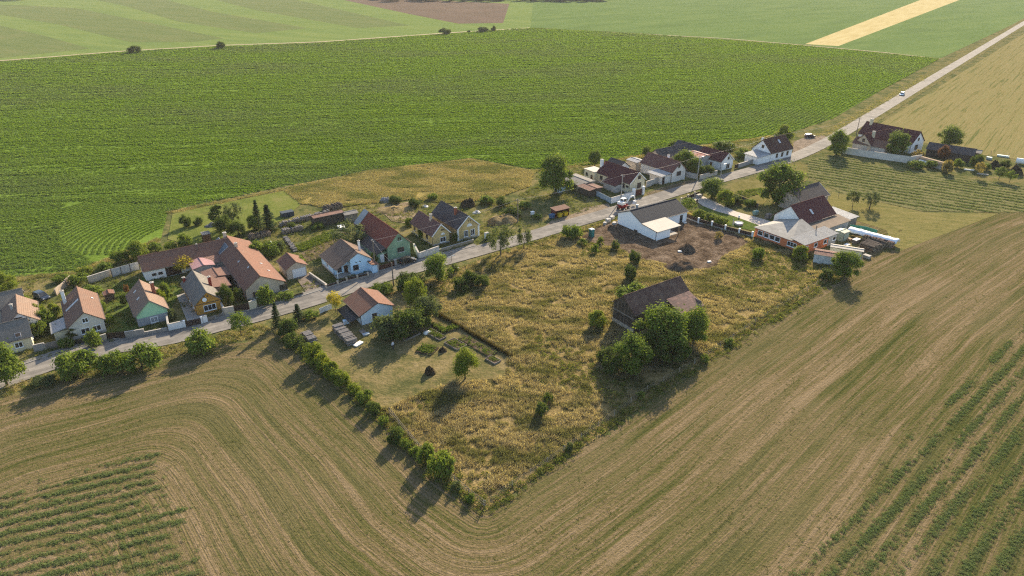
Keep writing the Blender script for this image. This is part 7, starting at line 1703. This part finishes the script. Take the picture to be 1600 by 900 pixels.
# potato rows
q = []
for k in range(9):
    a, b_ = P(1148 + 4.4*k, 300 - 0.6*k), P(1170 + 4.4*k, 309 - 1.6*k)
    for _ in range(26): s_ = RNG.random(); p = a.lerp(b_, s_); q.append((p.x + RNG.gauss(0, .1), p.y + RNG.gauss(0, .1), 0.06))
scatter('potato_rows', np.array(q), NR.uniform(0.7, 1.1, len(q)), VEG, 'green potato rows beside the huge walnut tree', 'crop', 24)
q = []; vp = wpts([(461,386),(520,360),(527,372),(470,394)])
X, Y, rr = fill(vp, 1500, 91); scatter('vegetable_rows', np.stack([X, Y, np.full(len(X), 0.06)], 1), rr.uniform(0.7, 1.2, len(X)), VEG, 'dense green vegetable rows behind the light blue house', 'crop', 25)
# ------------------------------------------------------------------ people
def person(px, py, ang, label, shirt, trousers, hair, H=1.75, arms=0.15):
    """one skinned body with clothes by height; a hair cap and face parts as children"""
    root = empty('person', P(px, py) + Vector((0, 0, 0.1)), ang, label, 'person'); k = H / 1.75
    me = bpy.data.meshes.new('body')
    V = [(0,0,0.95),(0,0,1.15),(0,0,1.38),(0,0,1.50),(0.01,0,1.60),(0.015,0,1.70),
         (0.0,0.10,0.90),(0.02,0.11,0.50),(-0.02,0.11,0.09),(0.14,0.12,0.04), (0,-0.10,0.90),(0.04,-0.11,0.50),(0.02,-0.11,0.09),(0.18,-0.12,0.04),
         (0,0.19,1.40),(-0.02,0.24+arms*0.4,1.12),(0.08,0.25+arms,0.88),(0.11,0.25+arms,0.79), (0,-0.19,1.40),(-0.02,-0.24-arms*0.4,1.12),(0.10,-0.25-arms,0.90),(0.14,-0.25-arms,0.81)]
    E_ = [(0,1),(1,2),(2,3),(3,4),(4,5),(0,6),(6,7),(7,8),(8,9),(0,10),(10,11),(11,12),(12,13),(2,14),(14,15),(15,16),(16,17),(2,18),(18,19),(19,20),(20,21)]
    Rr = [0.15,0.145,0.16,0.06,0.095,0.085, 0.10,0.07,0.05,0.045, 0.10,0.07,0.05,0.045, 0.065,0.05,0.038,0.035, 0.065,0.05,0.038,0.035]
    # five fingers per hand, fanned and slightly bent
    for hnd, sy in ((17, 1), (21, -1)):
        hx, hy, hz_ = V[hnd]
        for f_, (fx, ln) in enumerate(((0.045, 0.05), (0.025, 0.075), (0.005, 0.085), (-0.015, 0.078), (-0.033, 0.06))):
            V.append((hx + fx, hy + (0.0 if f_ else -0.03*sy), hz_ - ln*0.5)); V.append((hx + fx + 0.012, hy - 0.012*sy, hz_ - ln)); i_ = len(V)
            E_ += [(hnd, i_-2), (i_-2, i_-1)]; Rr += [0.010, 0.008]
    me.from_pydata([(x*k, y*k, z*k) for x, y, z in V], E_, [])
    o = bpy.data.objects.new('body', me); COL.objects.link(o); o.parent = root
    md = o.modifiers.new('skin', 'SKIN')
    for i, r_ in enumerate(Rr): me.skin_vertices[0].data[i].radius = (r_*k, r_*k*(1.25 if i < 3 else 1.0))
    me.skin_vertices[0].data[0].use_root = True
    sb = o.modifiers.new('smooth', 'SUBSURF'); sb.levels = 1; sb.render_levels = 1
    m, nt, out = nodes_of('clothes_' + str(px)); t = NT(nt); sx = t.n('ShaderNodeSeparateXYZ'); t.l(t.coord(), sx.inputs[0])
    f = t.math('DIVIDE', sx.outputs['Z'], 1.8*k)
    c = t.ramp(f, [(0.0, (0.03, 0.03, 0.03)), (0.055, trousers), (0.54, shirt), (0.835, (0.42, 0.26, 0.19))], 'CONSTANT'); t.principled(c, out, 0.8); me.materials.append(m)
    b = MB(); prof = [(0.112*math.cos(a_), 0.112*math.sin(a_)) for a_ in np.linspace(0, math.pi/2, 6)]; b.lathe([(r_*k, z_*k) for r_, z_ in prof] , (-0.005*k, 0, 1.665*k), 14); b.build('hair', mat('hair_' + str(px), hair, 0.8, 0.2, 6.0), root)
    fc = mat('face_features', (0.30, 0.16, 0.12), 0.7, 0.1)
    b = MB(); b.box((0.115*k, 0, 1.63*k), (0.04*k, 0.025*k, 0.04*k)); b.build('nose', fc, root)
    for s_ in (-1, 1): b = MB(); b.box((0.10*k, s_*0.035*k, 1.655*k), (0.02*k, 0.025*k, 0.012*k)); b.build('eye', W_GUT, root); b = MB(); b.box((0.01*k, s_*0.10*k, 1.635*k), (0.04*k, 0.025*k, 0.06*k)); b.build('ear', fc, root)
    b = MB(); b.box((0.10*k, 0, 1.585*k), (0.02*k, 0.045*k, 0.012*k)); b.build('mouth', W_BRICK, root)
    return root
person(614.5,546.5,math.radians(-30),'person in light shirt and dark trousers standing on the garden lawn',(0.55, 0.56, 0.62),(0.035, 0.035, 0.045),(0.10, 0.07, 0.05), 1.78, 0.1)
person(1088.5,320,math.radians(-120),'person in dark clothes standing on the paved garden path',(0.02, 0.022, 0.028),(0.02, 0.02, 0.025),(0.45, 0.48, 0.5), 1.78, 0.05)
# ------------------------------------------------------------------ haze
hz = MB(); hz.box((0, 1350, 38.5), (6500, 3900, 79.0))
m, nt, out = nodes_of('haze_air'); t = NT(nt); vol = t.n('ShaderNodeVolumePrincipled')
vol.inputs['Color'].default_value = (0.95, 0.95, 0.95, 1); vol.inputs['Density'].default_value = 0.000075; vol.inputs['Anisotropy'].default_value = 0.0
nt.links.new(vol.outputs[0], out.inputs['Volume'])
tag(hz.build('haze', m), 'thin pale summer haze over the whole countryside', 'haze', None, 'stuff')
